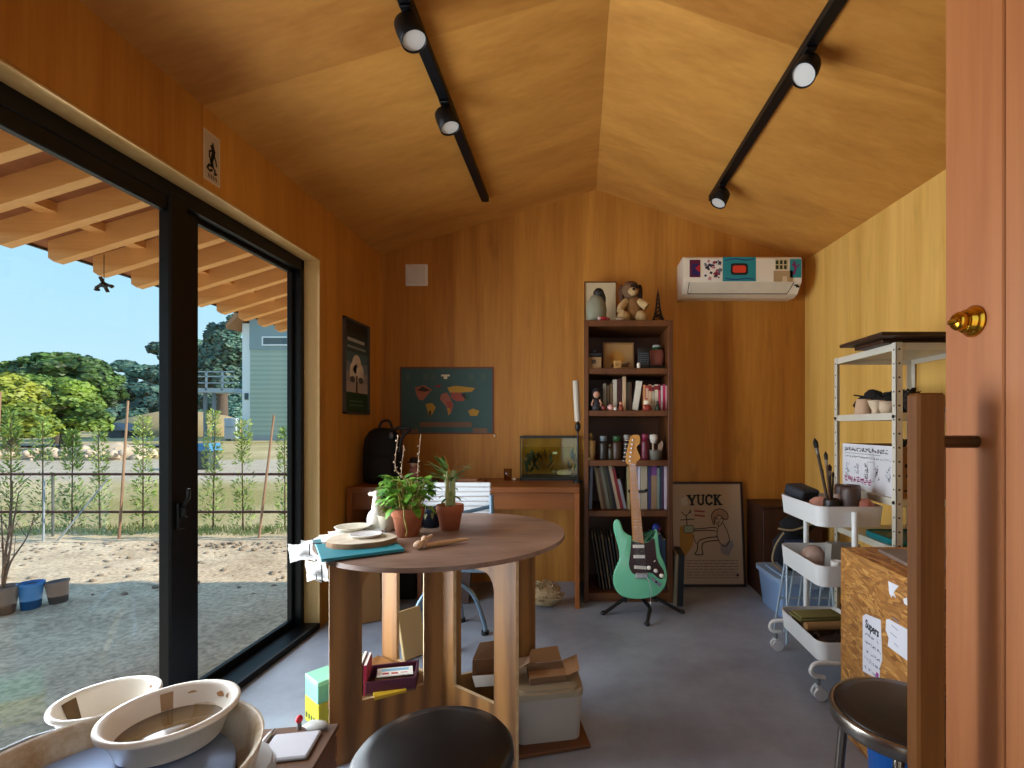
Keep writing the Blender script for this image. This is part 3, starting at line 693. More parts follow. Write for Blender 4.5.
def smear(t, name, a0, a1, z0, z1, r, h, col, jag=.3):
    """clay stain hugging the inner wall"""
    m = MB(); n = 10; f = r * .70; vs = []
    rad = lambda z: f + (r * .86 - f) * (z - .012) / (h - .024) - .0012
    rr = random.Random(int(a0 * 10))
    for i in range(n + 1):
        a = R(a0 + (a1 - a0) * i / n); j = 1 - jag * rr.random()
        zt_, zb = z1 if jag < .5 else z0 + (z1 - z0) * (.5 + .5 * math.sin(PI * i / n)) , z0 + (z1 - z0) * jag * .5 * rr.random()
        vs += [(rad(zb) * math.cos(a), rad(zb) * math.sin(a), zb), (rad(zt_) * math.cos(a), rad(zt_) * math.sin(a), zt_)]
    m.add(vs, [(2 * i, 2 * i + 1, 2 * i + 3, 2 * i + 2) for i in range(n)], col, True)
    o = m.build(name, t); o['label'] = 'brown clay stain'; return o
smear(bs, 'clay_stain', 128, 141, .030, .064, .119, .0725, pm('#a98a68', .8), .1)
smear(bs, 'clay_stain', 62, 76, .047, .058, .119, .0725, CLAY, .6); smear(bs, 'clay_stain', 103, 113, .053, .058, .119, .0725, pm('#b08a58', .8), .6)
smear(bs, 'clay_stain', 51, 57, .049, .060, .119, .0725, CLAY, .6)
bk = thing('basin_stand', 'grey bucket upside down holding the smaller basin by the glass', 'bucket', (-1.166, 1.20, 0))
MB().lathe([(.0, 0), (.11, 0), (.112, .012), (.088, .34), (.0, .342)], pm('#8d9094', .5), n=32).build('bucket', bk)
b2 = basin('smaller white basin with brown stains, behind the larger one near the glass', (-1.166, 1.20, .343), .104, .075, .416)
smear(b2, 'clay_stain', 172, 196, .012, .066, .104, .075, pm('#5c4422', .7), .12); smear(b2, 'clay_stain', 60, 66, .055, .062, .104, .075, CLAY, .6)
# ================================================================== things on and under the round table
TZ = .70
def pot(name, label, loc, rt, h, group='terracotta pots on the round table', mat=TERRA):
    t = thing(name, label, 'potted plant', loc, group=group)
    rb = rt * .66
    MB().lathe([(0, 0), (rb, 0), (rt * .9, h * .70), (rt * .98, h * .72), (rt, h * .98), (rt * .97, h), (rt * .88, h), (rt * .86, h * .88), (0, h * .88)], mat, n=32).build('pot', t)
    MB().lathe([(0, h * .93), (rt * .5, h * .925), (rt * .87, h * .89)][::-1], SOIL, n=24).build('soil', t)
    return t
LG = leafy('#2f6a16', '#86b83a', 30); LG2 = leafy('#2a5220', '#6f9a4a', 30); STEM = leafy('#8a8a3a', '#b5a656', 30); DRY = leafy('#7a5a3a', '#b09a78', 30)
rr = random.Random(11)
p1 = pot('potted_plant', 'bushy bright green leafy plant in a terracotta pot', (-.607, 1.70, TZ), .056, .098)
lv, sm = MB(), MB()
for i in range(66):
    a = rr.uniform(0, 2 * PI); r0 = .043 * math.sqrt(rr.random()); p = Vector((r0 * math.cos(a), r0 * math.sin(a), .09))
    ln = rr.uniform(.05, .115); out = rr.uniform(.1, .62) * (r0 / .043 + .15); q = p + Vector((math.cos(a) * out, math.sin(a) * out, 1)).normalized() * ln
    sm.tube([p, (p + q) / 2 + Vector((0, 0, .006)), q], .0024, STEM, 5)
    for k in range(3):
        b_ = a + rr.uniform(-1.5, 1.5); lv.leaf(q - Vector((0, 0, .012 * k)), (math.cos(b_), math.sin(b_), rr.uniform(.05, .9)), rr.uniform(.035, .062), rr.uniform(.018, .028), LG, rr.uniform(.4, 1.6))
for i in range(8):
    a = rr.uniform(0, 2 * PI); lv.leaf((.05 * math.cos(a), .05 * math.sin(a), .10), (math.cos(a), math.sin(a), .5), .06, .026, LG, 1.8)
lv.build('leaves', p1); sm.build('stems', p1)
ds = MB()
for (dx, dz, lean) in ((-.052, .245, -.2), (-.03, .21, .0), (.028, .25, .05)):
    pts = crom([(0, .01, .1), (dx * .6 + .01, .015, .1 + dz * .4), (dx, .02, .1 + dz * .55), (dx + .01, .02, .1 + dz)], 5, False); ds.tube(pts, .0018, DRY, 5)
    for q in pts[-9:]:
        ds.ball(q + Vector((rr.uniform(-.006, .006), rr.uniform(-.006, .006), 0)), rr.uniform(.002, .0045), pm('#a59078', .8), 6)
ds.build('dry_flower_stalks', p1)
MB().tube(crom([(.0, -.045, .11), (.008, -.06, .10), (.010, -.062, .07), (.016, -.055, .03), (.010, -.05, .01)], 5, False), .0022, STEM, 6).build('hanging_root', p1)
p2 = pot('potted_plant', 'upright orchid-like plant with long narrow leaves in a small terracotta pot', (-.489, 1.80, TZ), .050, .092)
lv, sm = MB(), MB()
for i in range(6):
    a = rr.uniform(0, 2 * PI); sm.tube(crom([(.014 * math.cos(a), .014 * math.sin(a), .085), (.016 * math.cos(a), .016 * math.sin(a), .15), (.02 * math.cos(a + .4), .02 * math.sin(a + .4), .215)], 4, False), [.006] * 4 + [.005] * 4 + [.004], leafy('#8f9a58', '#c3c088', 40), 7)
for i in range(26):
    a = rr.uniform(0, 2 * PI); z = rr.uniform(.16, .225); lv.leaf((.012 * math.cos(a), .012 * math.sin(a), z), (math.cos(a), math.sin(a), rr.uniform(.25, 1.7)), rr.uniform(.06, .105), rr.uniform(.013, .02), LG2, rr.uniform(.2, .9))
for i in range(6):
    a = R(20 + 60 * i); lv.leaf((.014 * math.cos(a), .014 * math.sin(a), rr.uniform(.11, .15)), (math.cos(a), math.sin(a), .35), .06, .012, LG2, 1.0)
for (a, l) in ((165, .10), (30, .07), (120, .08)): lv.leaf((.0, .0, .20), (math.cos(R(a)) * .6, math.sin(R(a)) * .2, 1), l, .011, leafy('#a5743a', '#c79a5e', 40), .1)
lv.build('leaves', p2); sm.build('stems', p2)
p3 = pot('potted_plant', 'drooping small plant in a dark blue pot between the two terracotta pots', (-.572, 1.85, TZ), .044, .072, 'terracotta pots on the round table', pm('#16233a', .35))
del p3['group']
lv = MB()
for i in range(16):
    a = rr.uniform(0, 2 * PI); lv.leaf((.02 * math.cos(a), .02 * math.sin(a), .066), (math.cos(a), math.sin(a), rr.uniform(.2, 1)), rr.uniform(.05, .08), .012, leafy('#5a5a30', '#8a8a58', 40), 2.2)
lv.build('leaves', p3)

# teal folder overhanging the edge + crumpled paper
fo = thing('folder', 'teal folder lying half over the table edge on the window side', 'folder', (-.722, 1.351, TZ + .004), rz=R(32.3))
FT = pm('#1f7f8e', .5, 0, .05)
MB().box(0, .222, 0, .298, 0, .004, FT, .001).build('back_cover', fo)
MB().box(.0, .222, .003, .205, .0045, .0075, FT, .001).build('front_flap', fo)
MB().box(.02, .21, .21, .36, .0042, .0052, PAPER).box(.05, .17, .24, .40, .0052, .0058, PAPER).build('loose_sheets', fo)
MB().tube([(-.004, .298, .008), (-.0035, .21, .010), (.03, .205, .0095), (.22, .205, .0095)], .0018, INK, 6).build('elastic_cord', fo); Mi_ = (Matrix.Translation(fo.location) @ fo.rotation_euler.to_matrix().to_4x4()).inverted(); MB().tube([(X(u, y), y, Zp(v, y)) for u, v, y in ((311, 543, 1.585), (309.5, 545, 1.555), (309.5, 555, 1.55), (316, 557, 1.47), (316.5, 580, 1.40), (322, 582, 1.36), (321.5, 565, 1.345))], .0017, INK, 6, M=Mi_).build('elastic_cord', fo)
pg = MB()
def sheet(pts_fn, nx, ny, m):
    vs = []
    for i in range(nx + 1):
        for j in range(ny + 1): vs.append(pts_fn(i / nx, j / ny))
    pg.add(vs, [(i * (ny + 1) + j, i * (ny + 1) + j + 1, (i + 1) * (ny + 1) + j + 1, (i + 1) * (ny + 1) + j) for i in range(nx) for j in range(ny)], m, True)
r2 = random.Random(5); jj = [[r2.uniform(-1, 1) for _ in range(20)] for _ in range(20)]
d1 = Vector((math.cos(R(122.3)), math.sin(R(122.3)), 0)); d2 = Vector((-math.sin(R(122.3)), math.cos(R(122.3)), 0))
base = Vector((-.722, 1.351, TZ))
def wob(a, b): return .008 * math.sin(6 * a + 3 * b) + .006 * math.sin(11 * b - 4 * a + 1) + .003 * math.sin(23 * a + 17 * b)
CRP = pm('#a3a29f', .85, 0, .06, 25)
def hang(c, y0, y1, sl_y):     # soft sheet hanging in front of the edge; c = corner points seen from the room
    def fn(a, b):
        u = (c[0][0] * (1 - a) + c[1][0] * a) * (1 - b) + (c[3][0] * (1 - a) + c[2][0] * a) * b; v = (c[0][1] * (1 - a) + c[1][1] * a) * (1 - b) + (c[3][1] * (1 - a) + c[2][1] * a) * b
        y = y0 * (1 - a) + y1 * a - sl_y * b; q = Vector((X(u, y), y, Zp(v, y))); k = 4 * a * (1 - a) * 4 * b * (1 - b)
        q.x += wob(a, b) * .35; q.y += wob(b, a) * (.4 + k); q.z += wob(a + .3, b) * .35; return q
    return fn
sheet(hang([(286, 545), (313, 541), (317, 561), (291, 561)], 1.66, 1.57, -.02), 12, 10, CRP); sheet(hang([(303, 560), (327, 561), (327, 582), (308, 580)], 1.50, 1.36, -.02), 12, 10, CRP)
sheet(hang([(300, 541), (322, 537), (318, 548), (302, 551)], 1.68, 1.62, .0), 6, 4, CRP)
cp = pg.build('crumpled_paper', loc=tuple(base)); tag(cp, 'crumpled white paper sticking out under the teal folder, over the table edge', 'paper')

# log slice with a shell-white dish on it
sl_ = thing('wood_slice', 'round slice of pale-barked log lying on the teal folder', 'wood slice', (-.700, 1.545, TZ + .0085))
BARK = pm('#8a6a4c', .9, 0, .6, 22, .8); CUT = wood('#b9a588', '#dbd0bc', 'Z', 14, .7, .5)
pts = [(.103 * (1 + .04 * math.sin(3 * a * PI / 24 + 1) + .025 * math.sin(7 * a * PI / 24) + .012 * math.sin(17 * a * PI / 24)) * math.cos(a * PI / 24), .085 * (1 + .03 * math.sin(3 * a * PI / 24 + 1)) * math.sin(a * PI / 24)) for a in range(48)]
MB().prism(pts, 0, .019, CUT, m_side=BARK, smooth=True).build('slice', sl_)
di = tag(MB().lathe([(0, .003), (.025, .0), (.04, .002), (.050, .008), (.052, .010), (.048, .010), (.04, .005), (.0, .006)], pm('#e6e4e2', .25), n=36, sx=1.0, sy=.85).build('dish'), 'small white dish on the log slice', 'dish'); di.location = (-.690, 1.560, TZ + .0277)
# sprayer bottle, cup, saucer
sp = thing('spray_bottle', 'white plastic squeeze bottle near the window edge of the round table', 'bottle', (-.757, 1.80, TZ))
WP = pm('#dcd8cc', .4, 0, .05)
MB().lathe([(0, 0), (.030, 0), (.033, .004), (.033, .05), (.029, .062), (.019, .072), (.016, .10), (.013, .118), (0, .12)], WP, n=28).build('body', sp)
MB().lathe([(0, .118), (.012, .118), (.014, .122), (.014, .136), (.009, .142), (0, .143)], WP, n=20).box(-.03, .006, -.007, .007, .124, .138, WP, .004).build('cap', sp)
cu = tag(MB().lathe([(0, 0), (.024, 0), (.030, .055), (.031, .057), (.028, .057), (.022, .004), (0, .004)], pm('#cfc8b4', .4), n=24).build('cup'), 'cream cup beside the white squeeze bottle', 'cup'); cu.location = (-.712, 1.78, TZ)
sc_ = tag(MB().lathe([(0, .004), (.035, .0), (.055, .01), (.06, .014), (.055, .013), (.034, .006), (0, .007)], pm('#d5cdb8', .35), n=32).build('saucer'), 'cream saucer behind the teal folder at the table edge', 'saucer'); sc_.location = (-.815, 1.735, TZ + .0125)
bx = MB().box(-.045, .045, -.03, .03, 0, .035, pm('#2a3358', .6), .003).box(-.04, .04, -.025, .025, .035, .042, pm('#c9ccd4', .6), .002).build('small_box'); bx.location = (-.655, 1.86, TZ); tag(bx, 'small navy and grey box behind the bushy plant', 'box')
pp = MB().box(-.08, .08, -.05, .05, 0, .012, pm('#cdd0cc', .8), .002, M=Matrix.Rotation(R(25), 4, 'Z')).build('paper_stack'); pp.location = (-.80, 1.76, TZ + .0); tag(pp, 'stack of pale paper under the cream saucer', 'paper')
bf = MB().box(-.07, .07, -.05, .05, 0, .028, BLACK, .004, M=T(0, 0, 0, 0, 0, R(40))).build('black_case'); bf.location = (-.755, 1.905, TZ); tag(bf, 'flat black case leaning at the far window edge of the table', 'case')
# carved bird whistle and stick
wt = thing('bird_whistle', 'small pale clay bird-shaped whistle in the middle of the table', 'whistle', (-.508, 1.515, TZ))
CL = pm('#c7a582', .7, 0, .12, 30)
MB().ball((0, 0, .013), (.016, .024, .0125), CL, 14, jit=.03).ball((.012, .02, .026), (.011, .012, .011), CL, 12).tube(crom([(.012, .012, .02), (.022, .028, .03), (.032, .035, .036)], 4, False), [.009, .008, .008, .007, .006, .005, .005, .004, .003], CL, 8).build('body', wt)
sk = MB().tube([(0, 0, .008), (.04, .025, .009), (.085, .055, .010), (.115, .07, .012)], [.008, .0085, .0075, .005], wood('#a97c50', '#cfa77a', 'X', 20, .7, .1), 9).build('carved_stick'); sk.location = (-.490, 1.525, TZ); tag(sk, 'short carved wooden stick beside the bird whistle', 'stick')

# on the lower shelf of the table
SHB = .1835
def box_open(t, w, d, h, th, m, floor_m=None):
    MB().box(-w/2, w/2, -d/2, d/2, 0, th, floor_m or m).box(-w/2, w/2, -d/2, -d/2 + th, th, h, m, .001).box(-w/2, w/2, d/2 - th, d/2, th, h, m, .001).box(-w/2, -w/2 + th, -d/2 + th, d/2 - th, th, h, m, .001).box(w/2 - th, w/2, -d/2 + th, d/2 - th, th, h, m, .001).build('tray', t)
bt = thing('open_box', 'shallow dark purple box of picture cards on the table\'s lower shelf', 'box', (-.660, 1.705, SHB), rz=R(14))
box_open(bt, .16, .125, .045, .006, pm('#4a0e2a', .5, 0, .08), pm('#6a4a3a', .8))
cd = MB().box(-.058, .058, -.042, .042, 0, .003, PAPER, .0, ).box(-.045, .045, .006, .030, .003, .0036, pm('#7fb4d2', .6)).box(-.04, -.02, -.025, -.010, .003, .0036, RED).box(-.012, .010, -.028, -.012, .003, .0036, pm('#c05a4a', .6)).box(.018, .04, -.024, -.014, .003, .0036, pm('#c98a80', .6)).build('picture_card'); cd.location = (-.652, 1.700, SHB + .043); cd.rotation_euler = (R(-8), R(4), R(20)); tag(cd, 'white card with blue and red drawing, lying in the purple box', 'card')
ck = MB().box(-.05, .05, -.04, .04, 0, .03, pm('#b08a58', .8), .002).build('card_deck'); ck.location = (-.665, 1.710, SHB + .0065); ck.rotation_euler = (0, 0, R(10)); tag(ck, 'deck of tan cards underneath the white card in the purple box', 'cards')
for i, (ox, w_, h_, col, lab) in enumerate(((-.745, .012, .10, '#7fae5a', 'thin green book standing beside the purple box'), (-.730, .010, .105, '#c9c4b0', 'thin cream book standing between green and red books'), (-.716, .011, .10, '#a01c3c', 'thin red book standing against the purple box'))):
    b_ = MB().box(-w_/2, w_/2, -.05, .05, 0, h_, pm(col, .6), .001).box(-w_/2 + .0015, w_/2 - .0015, -.048, .0505, .002, h_ + .0004, PAPER).build('book'); b_.location = (ox - .020, 1.668 + i * .004, SHB); b_.rotation_euler = (0, 0, R(14)); tag(b_, lab, 'book', 'books on the lower shelf of the table')
ys = MB().box(-.05, .05, -.035, .035, 0, .01, pm('#c9a21e', .6), .001).build('booklet'); ys.location = (-.655, 1.655, SHB - .0001); ys.rotation_euler = (0, 0, R(30)); tag(ys, 'small yellow booklet lying in front of the purple box', 'booklet')
# game boxes stacked left of the table
gx = MB().box(-.055, .055, -.04, .04, 0, .091, pm('#c8c22a', .5), .002)
for i in range(5): gx.box(-.045 + i * .02, -.034 + i * .02, -.0408, -.04, .016, .034, pm('#3a4a1a', .5))
gx = gx.build('box'); gx.location = (-.955, 1.80, .0005); gx.rotation_euler = (0, 0, R(-38)); tag(gx, 'lime yellow box at the bottom of the stack by the table leg', 'box')
gb = MB().box(-.055, .055, -.04, .04, 0, .062, pm('#7fd0a8', .5), .002).box(-.056, .056, -.041, .041, .062, .078, pm('#95dcb8', .5), .003).build('box'); gb.location = (-.955, 1.80, .092); gb.rotation_euler = (0, 0, R(-40)); tag(gb, 'mint green lidded box on the lime yellow box', 'box')

# wooden crate with tile and pens between wheel and table
cr_ = thing('wooden_crate', 'low wooden crate between the pottery wheel and the table', 'crate', (-.825, 1.365, 0), rz=R(8))
CW = wood('#5b3a22', '#83583a', 'X', 12, .6, .1)
m = MB()
for z in (.01, .085): m.box(-.10, .10, -.095, -.083, z, z + .065, CW, .002).box(-.10, .10, .083, .095, z, z + .065, CW, .002)
m.build('slat_side', cr_)
MB().box(-.10, -.088, -.083, .083, 0, .17, CW, .002).build('end_panel', cr_); MB().box(.088, .10, -.083, .083, 0, .17, CW, .002).build('end_panel', cr_)
MB().box(-.105, .105, -.10, .10, .17, .184, wood('#4a2f1c', '#6e4a30', 'X', 12, .6, .1), .002).build('lid', cr_)
tl = MB().box(-.062, .062, -.058, .058, 0, .012, pm('#b3b1b6', .6, 0, .06), .004).build('tile'); tl.location = (-.812, 1.36, .1845); tl.rotation_euler = (0, 0, R(10)); tag(tl, 'square pale grey tile on the wooden crate', 'tile')
rk = thing('knob_stopper', 'small red-knobbed stopper behind the grey tile', 'stopper', (-.838, 1.447, .1845))
MB().cyl((0, 0, 0), (0, 0, .022), .006, STEEL, n=12).build('shaft', rk); MB().ball((0, 0, .030), (.010, .010, .012), pm('#c01828', .35), 14).build('knob', rk)
pn = MB().cyl((0, -.055, .007), (0, .05, .007), .006, pm('#c9c5c4', .4), n=12).cyl((0, .05, .007), (0, .075, .007), .006, pm('#8d8f96', .4), r1=.0015, n=12).cyl((0, -.055, .007), (0, -.075, .007), .0065, pm('#7a2a2a', .4), n=12).build('brush_pen'); pn.location = (-.898, 1.365, .1845); pn.rotation_euler = (0, 0, R(6)); tag(pn, 'pale brush pen lying left of the grey tile', 'pen')
bg = MB().ball((0, 0, .012), (.035, .02, .012), pm('#c9c9c4', .3), 14, jit=.15).build('plastic_wrap'); bg.location = (-.79, 1.447, .1845); tag(bg, 'crumpled clear plastic wrap by the red stopper', 'plastic wrap')

# storage box with cardboard trays under the table, on a board
bd_ = MB().box(-.12, .13, -.125, .11, 0, .014, wood('#4a2810', '#6d411c', 'X', 9, .5, .1), .003).build('plywood_board'); bd_.location = (-.13, 1.73, 0); bd_.rotation_euler = (0, 0, R(14)); tag(bd_, 'thin plywood board on the floor under the storage box', 'board')
sbx = thing('storage_box', 'greyish translucent storage box with a lid under the round table', 'storage box', (-.13, 1.74, .0145), rz=R(10))
TRB = pm('#a3978a', .35, 0, .06, 6, 0, .5); TRL = pm('#96866c', .4, 0, .06)
m = MB(); pts0 = rrect(-.108, .108, -.09, .09, .025); pts1 = rrect(-.114, .114, -.097, .097, .025); nn = len(pts0)
m.add([(x, y, 0) for x, y in pts0] + [(x, y, .155) for x, y in pts1], [(i, (i + 1) % nn, nn + (i + 1) % nn, nn + i) for i in range(nn)], TRB, True).add([(x, y, 0) for x, y in pts0], [tuple(range(nn - 1, -1, -1))], TRB)
m.build('body', sbx)
MB().rbox(-.119, .119, -.102, .102, .15, .168, TRL, .03).rbox(-.10, .10, -.085, .085, .168, .174, TRL, .025).build('lid', sbx)
tr_ = thing('paper_tray', 'white open cardboard tray tilted on the storage box', 'tray', (-.315, 1.722, .191), rz=R(12), ry=R(2))
m = MB(); BRN = pm('#8a6a4c', .8); w_, d_, h_ = .062, .047, .045; o_ = .012
bot = [(-w_, -d_), (w_, -d_), (w_, d_), (-w_, d_)]; top = [(-w_ - o_, -d_ - o_), (w_ + o_, -d_ - o_), (w_ + o_, d_ + o_), (-w_ - o_, d_ + o_)]
m.add([(x, y, 0) for x, y in bot] + [(x, y, h_) for x, y in top], [(3, 2, 1, 0)] + [(i, (i + 1) % 4, 4 + (i + 1) % 4, 4 + i) for i in range(4)], PAPER)
m.add([(x * .97, y * .97, .002) for x, y in bot] + [(x * .97, y * .97, h_) for x, y in top], [(0, 1, 2, 3)] + [(4 + i, 4 + (i + 1) % 4, (i + 1) % 4, i) for i in range(4)], BRN)
m.build('tray', tr_)
MB().add([(-w_ - o_, d_ + o_, h_), (w_ + o_, d_ + o_, h_), (w_ * .5, d_ + .06, h_ + .045), (-w_ * .8, d_ + .06, h_ + .04)], [(0, 1, 2, 3)], BRN).add([(w_ + o_, -d_, h_), (w_ + o_, d_, h_), (w_ + .065, d_ * .7, h_ + .012), (w_ + .06, -d_ * .7, h_ + .02)], [(0, 1, 2, 3)], BRN).build('flap', tr_)
cb = thing('cardboard_box', 'small flattened brown cardboard box on the storage box lid', 'cardboard box', (-.125, 1.745, .1895), rz=R(12))
MB().box(-.07, .06, -.05, .06, 0, .022, pm('#6e5236', .85), .002).build('body', cb)
MB().add([(.06, -.05, .022), (.06, .06, .022), (.115, .05, .045), (.105, -.05, .035)], [(0, 1, 2, 3)], CARD).add([(-.07, .06, .022), (.06, .06, .022), (.05, .10, .06), (-.05, .10, .055)], [(0, 1, 2, 3)], CARD).add([(-.07, -.05, .0225), (.06, -.05, .0225), (.06, .0, .0225), (-.07, .0, .0225)], [(0, 1, 2, 3)], CARD).build('flap', cb)

# behind the table on the floor: leaning boards, rug, dark drawers
lb = MB().box(-.06, .06, 0, .018, 0, .22, pm('#c9ac78', .7, 0, .05), .003).box(-.055, .055, .018, .02, .01, .21, PAPER).build('binder'); lb.location = (-.775, 2.28, .005); lb.rotation_euler = (R(-16), 0, R(52)); tag(lb, 'cream binder leaning on the floor behind the table', 'binder')
for i, (x, y, w_, h_, c, rz, lab) in enumerate(((-1.30, 2.78, .26, .50, '#5a3a20', 20, 'dark brown board leaning on the wall below the tree poster'), (-1.20, 2.66, .20, .42, '#8a6238', 32, 'tan board leaning in front of the dark board'))):
    o = MB().box(-w_/2, w_/2, 0, .012, 0, h_, wood(c, '#9a7040', 'Z', 8, .6, .1), .002).build('leaning_board'); o.location = (x, y, .005); o.rotation_euler = (R(-8), 0, R(rz)); tag(o, lab, 'board')
bkc = thing('black_crate', 'black case standing on the floor under the window end of the desk', 'case', (-1.18, 3.16, 0))
MB().box(-.14, .14, -.12, .12, 0, .34, BLACK_SOFT, .02, seg=2).build('body', bkc); MB().tube(crom([(-.05, 0, .338), (-.045, 0, .375), (.045, 0, .375), (.05, 0, .338)], 4, False), .008, BLACK, 8).build('handle', bkc)
bb2 = MB().box(-.11, .11, 0, .02, 0, .30, pm('#3a2418', .7), .002).build('leaning_board'); bb2.location = (-.80, 2.98, .005); bb2.rotation_euler = (R(-10), 0, R(-8)); tag(bb2, 'dark brown panel leaning under the desk behind the chair', 'panel')
rug = MB(); rr = random.Random(4); SH = pm('#a9936f', .95, 0, .3, 60)
for i in range(240):
    a = rr.uniform(0, 2 * PI); q = math.sqrt(rr.random()); x, y = .10 * q * math.cos(a), .075 * q * math.sin(a); z = .09 * (1 - q * q)
    d = Vector((rr.uniform(-1, 1) + x * 8, rr.uniform(-1, 1) + y * 8, rr.uniform(.2, 1))).normalized() * rr.uniform(.02, .04)
    rug.tube([(x, y, max(.003, z)), (x + d.x * .6, y + d.y * .6, max(.003, z + d.z * .7)), (x + d.x, y + d.y, max(.003, z + d.z * .5))], .0035, SH, 4)
rug.ball((0, 0, .02), (.10, .075, .07), SH, 16, jit=.06)
ro = rug.build('shaggy_cushion'); ro.location = (-.225, 2.93, .052); tag(ro, 'shaggy beige cushion on the floor under the desk', 'cushion')

# ================================================================== on the desk
aq = thing('aquarium', 'small glass fish tank with plants on the desk beside the bookcase', 'aquarium', (-.225, 3.315, .72))
aw, ad, ah = .19, .07, .285
AG = glassy((.93, .96, .9), .025, 'aquarium_glass'); AF = pm('#15140f', .4)
m = MB()
for (a, b_, c, d) in ((-aw, aw, -ad, -ad + .004), (-aw, aw, ad - .004, ad), (-aw, -aw + .004, -ad + .004, ad - .004), (aw - .004, aw, -ad + .004, ad - .004)): m.box(a, b_, c, d, .008, ah, AG)
m.build('glass_walls', aq)
fm = MB()
for z in (0, ah - .006): fm.box(-aw - .003, aw + .003, -ad - .003, -ad + .005, z, z + .014, AF).box(-aw - .003, aw + .003, ad - .005, ad + .003, z, z + .014, AF).box(-aw - .003, -aw + .005, -ad, ad, z, z + .014, AF).box(aw - .005, aw + .003, -ad, ad, z, z + .014, AF)
fm.box(-aw, aw, -ad, ad, 0, .008, AF)
for x in (-aw, aw): fm.box(x - .003, x + .003, -ad - .003, -ad + .003, 0, ah, AF).box(x - .003, x + .003, ad - .003, ad + .003, 0, ah, AF)
fm.build('frame', aq)
MB().box(-aw + .006, aw - .006, -ad + .006, ad - .006, .010, .215, glassy((.93, .92, .72), .012, 'tank_water')).build('water', aq)
MB().box(-aw + .005, aw - .005, -ad + .005, ad - .005, .008, .03, pm('#2a2216', .9, 0, .5, 90)).build('gravel', aq)
lv = MB(); rr = random.Random(8)
for i in range(46):
    x = rr.uniform(-.17, .01) if i < 38 else rr.uniform(.12, .17); lv.leaf((x, rr.uniform(-.03, .04), rr.uniform(.03, .15)), (rr.uniform(-.6, .6), rr.uniform(-.4, .2), 1), rr.uniform(.05, .09), .022, leafy('#0c1a0e', '#23402a', 40), .5)
lv.build('water_plants', aq)
MB().ball((.10, -.01, .045), (.055, .03, .022), pm('#b5aa98', .7, 0, .2, 30), 12, jit=.12).ball((.04, .02, .045), (.03, .03, .02), pm('#6d5a45', .8), 10, jit=.1).build('stones', aq)
MB().box(.02, .05, -.01, .0, .17, .185, pm('#e8ecf0', .3), .002).build('thermometer', aq)
lt = thing('tube_lamp', 'slim white tube lamp on a black clamp between the desk and bookcase', 'lamp', (-.033, 3.12, .72))
MB().cyl((0, 0, .39), (-.014, 0, .648), .020, pm('#bfb5a2', .5), n=18).build('tube', lt)
MB().cyl((0, 0, .0), (0, 0, .392), .006, BLACK, n=10).ball((0, 0, .355), (.018, .02, .034), BLACK, 12).cyl((0, 0, 0), (0, 0, .012), .03, BLACK, n=18).build('stand', lt)
gl = tag(MB().lathe([(.0, .004), (.025, 0), (.028, .075), (.026, .075), (.023, .006), (0, .006)], glassy((.75, .66, .52), .08, 'cup_glass'), n=24).build('glass_cup'), 'small amber-tinted drinking glass on the desk left of the fish tank', 'glass'); gl.location = (-.50, 3.26, .72)
sh = tag(MB().ball((0, 0, .008), (.014, .010, .008), pm('#d5c2a2', .6), 10).build('pebble'), 'tiny pale pebble on the desk beside the fish tank', 'pebble'); sh.location = (-.455, 3.25, .72)
fg = thing('figurine', 'small figurine with a black hat and pink body on the desk behind the bushy plant', 'figurine', (-1.085, 3.15, .72))
MB().lathe([(0, 0), (.035, 0), (.04, .02), (.032, .06), (.024, .09), (0, .10)], pm('#a06a60', .6), n=20).build('body', fg); MB().ball((0, 0, .118), (.028, .026, .03), pm('#c79a80', .6), 14).build('head', fg); MB().lathe([(0, .125), (.044, .125), (.044, .131), (.028, .133), (.027, .15), (.02, .158), (0, .16)], BLACK, n=20).build('hat', fg)
db = MB().box(-.06, .06, -.035, .035, 0, .025, pm('#16161a', .5), .006, seg=2).build('pencil_case'); db.location = (-.97, 3.08, .72); tag(db, 'flat black pencil case on the desk beside the figurine', 'pencil case')
bn = MB().box(-.10, .10, -.06, .06, 0, .018, pm('#7a4e2e', .7), .002).box(-.08, .06, -.05, .04, .018, .028, pm('#a87a5a', .7), .002).build('notebook'); bn.location = (-.72, 3.10, .72); tag(bn, 'brown notebook lying on the desk above the white chair', 'notebook')
# ================================================================== bookcase contents
YB = 3.05
px = lambda u: X(u, YB); hpx = lambda d: d * YB / F
def book(u0, u1, z, hp, col, label, group, tilt=0, y=YB, d=.15, band=None):
    w = (u1 - u0) * YB / F; h = hp * YB / F; c = pm(col, .6, 0, .06)
    m = MB().box(0, w, 0, d, 0, h, c, min(.0015, w * .2)).box(w * .12, w * .88, .004, d + .0005, .004, h + .0006, pm('#cfc3a8', .9))
    if band: m.box(-.0002, w + .0002, -.0008, .0, h * band[0], h * band[1], pm(band[2], .6))
    o = m.build('book'); o.location = (px(u0), y, z + .0008 + (math.sin(R(tilt)) * w if tilt > 0 else 0)); o.rotation_euler = (0, R(tilt), 0)
    return tag(o, label, 'book', group)
G2 = 'paperbacks on the middle shelf of the bookcase'
ord_ = ['first', 'second', 'third', 'fourth', 'fifth', 'sixth', 'seventh', 'eighth', 'ninth', 'tenth', 'eleventh', 'twelfth', 'thirteenth', 'fourteenth', 'fifteenth']
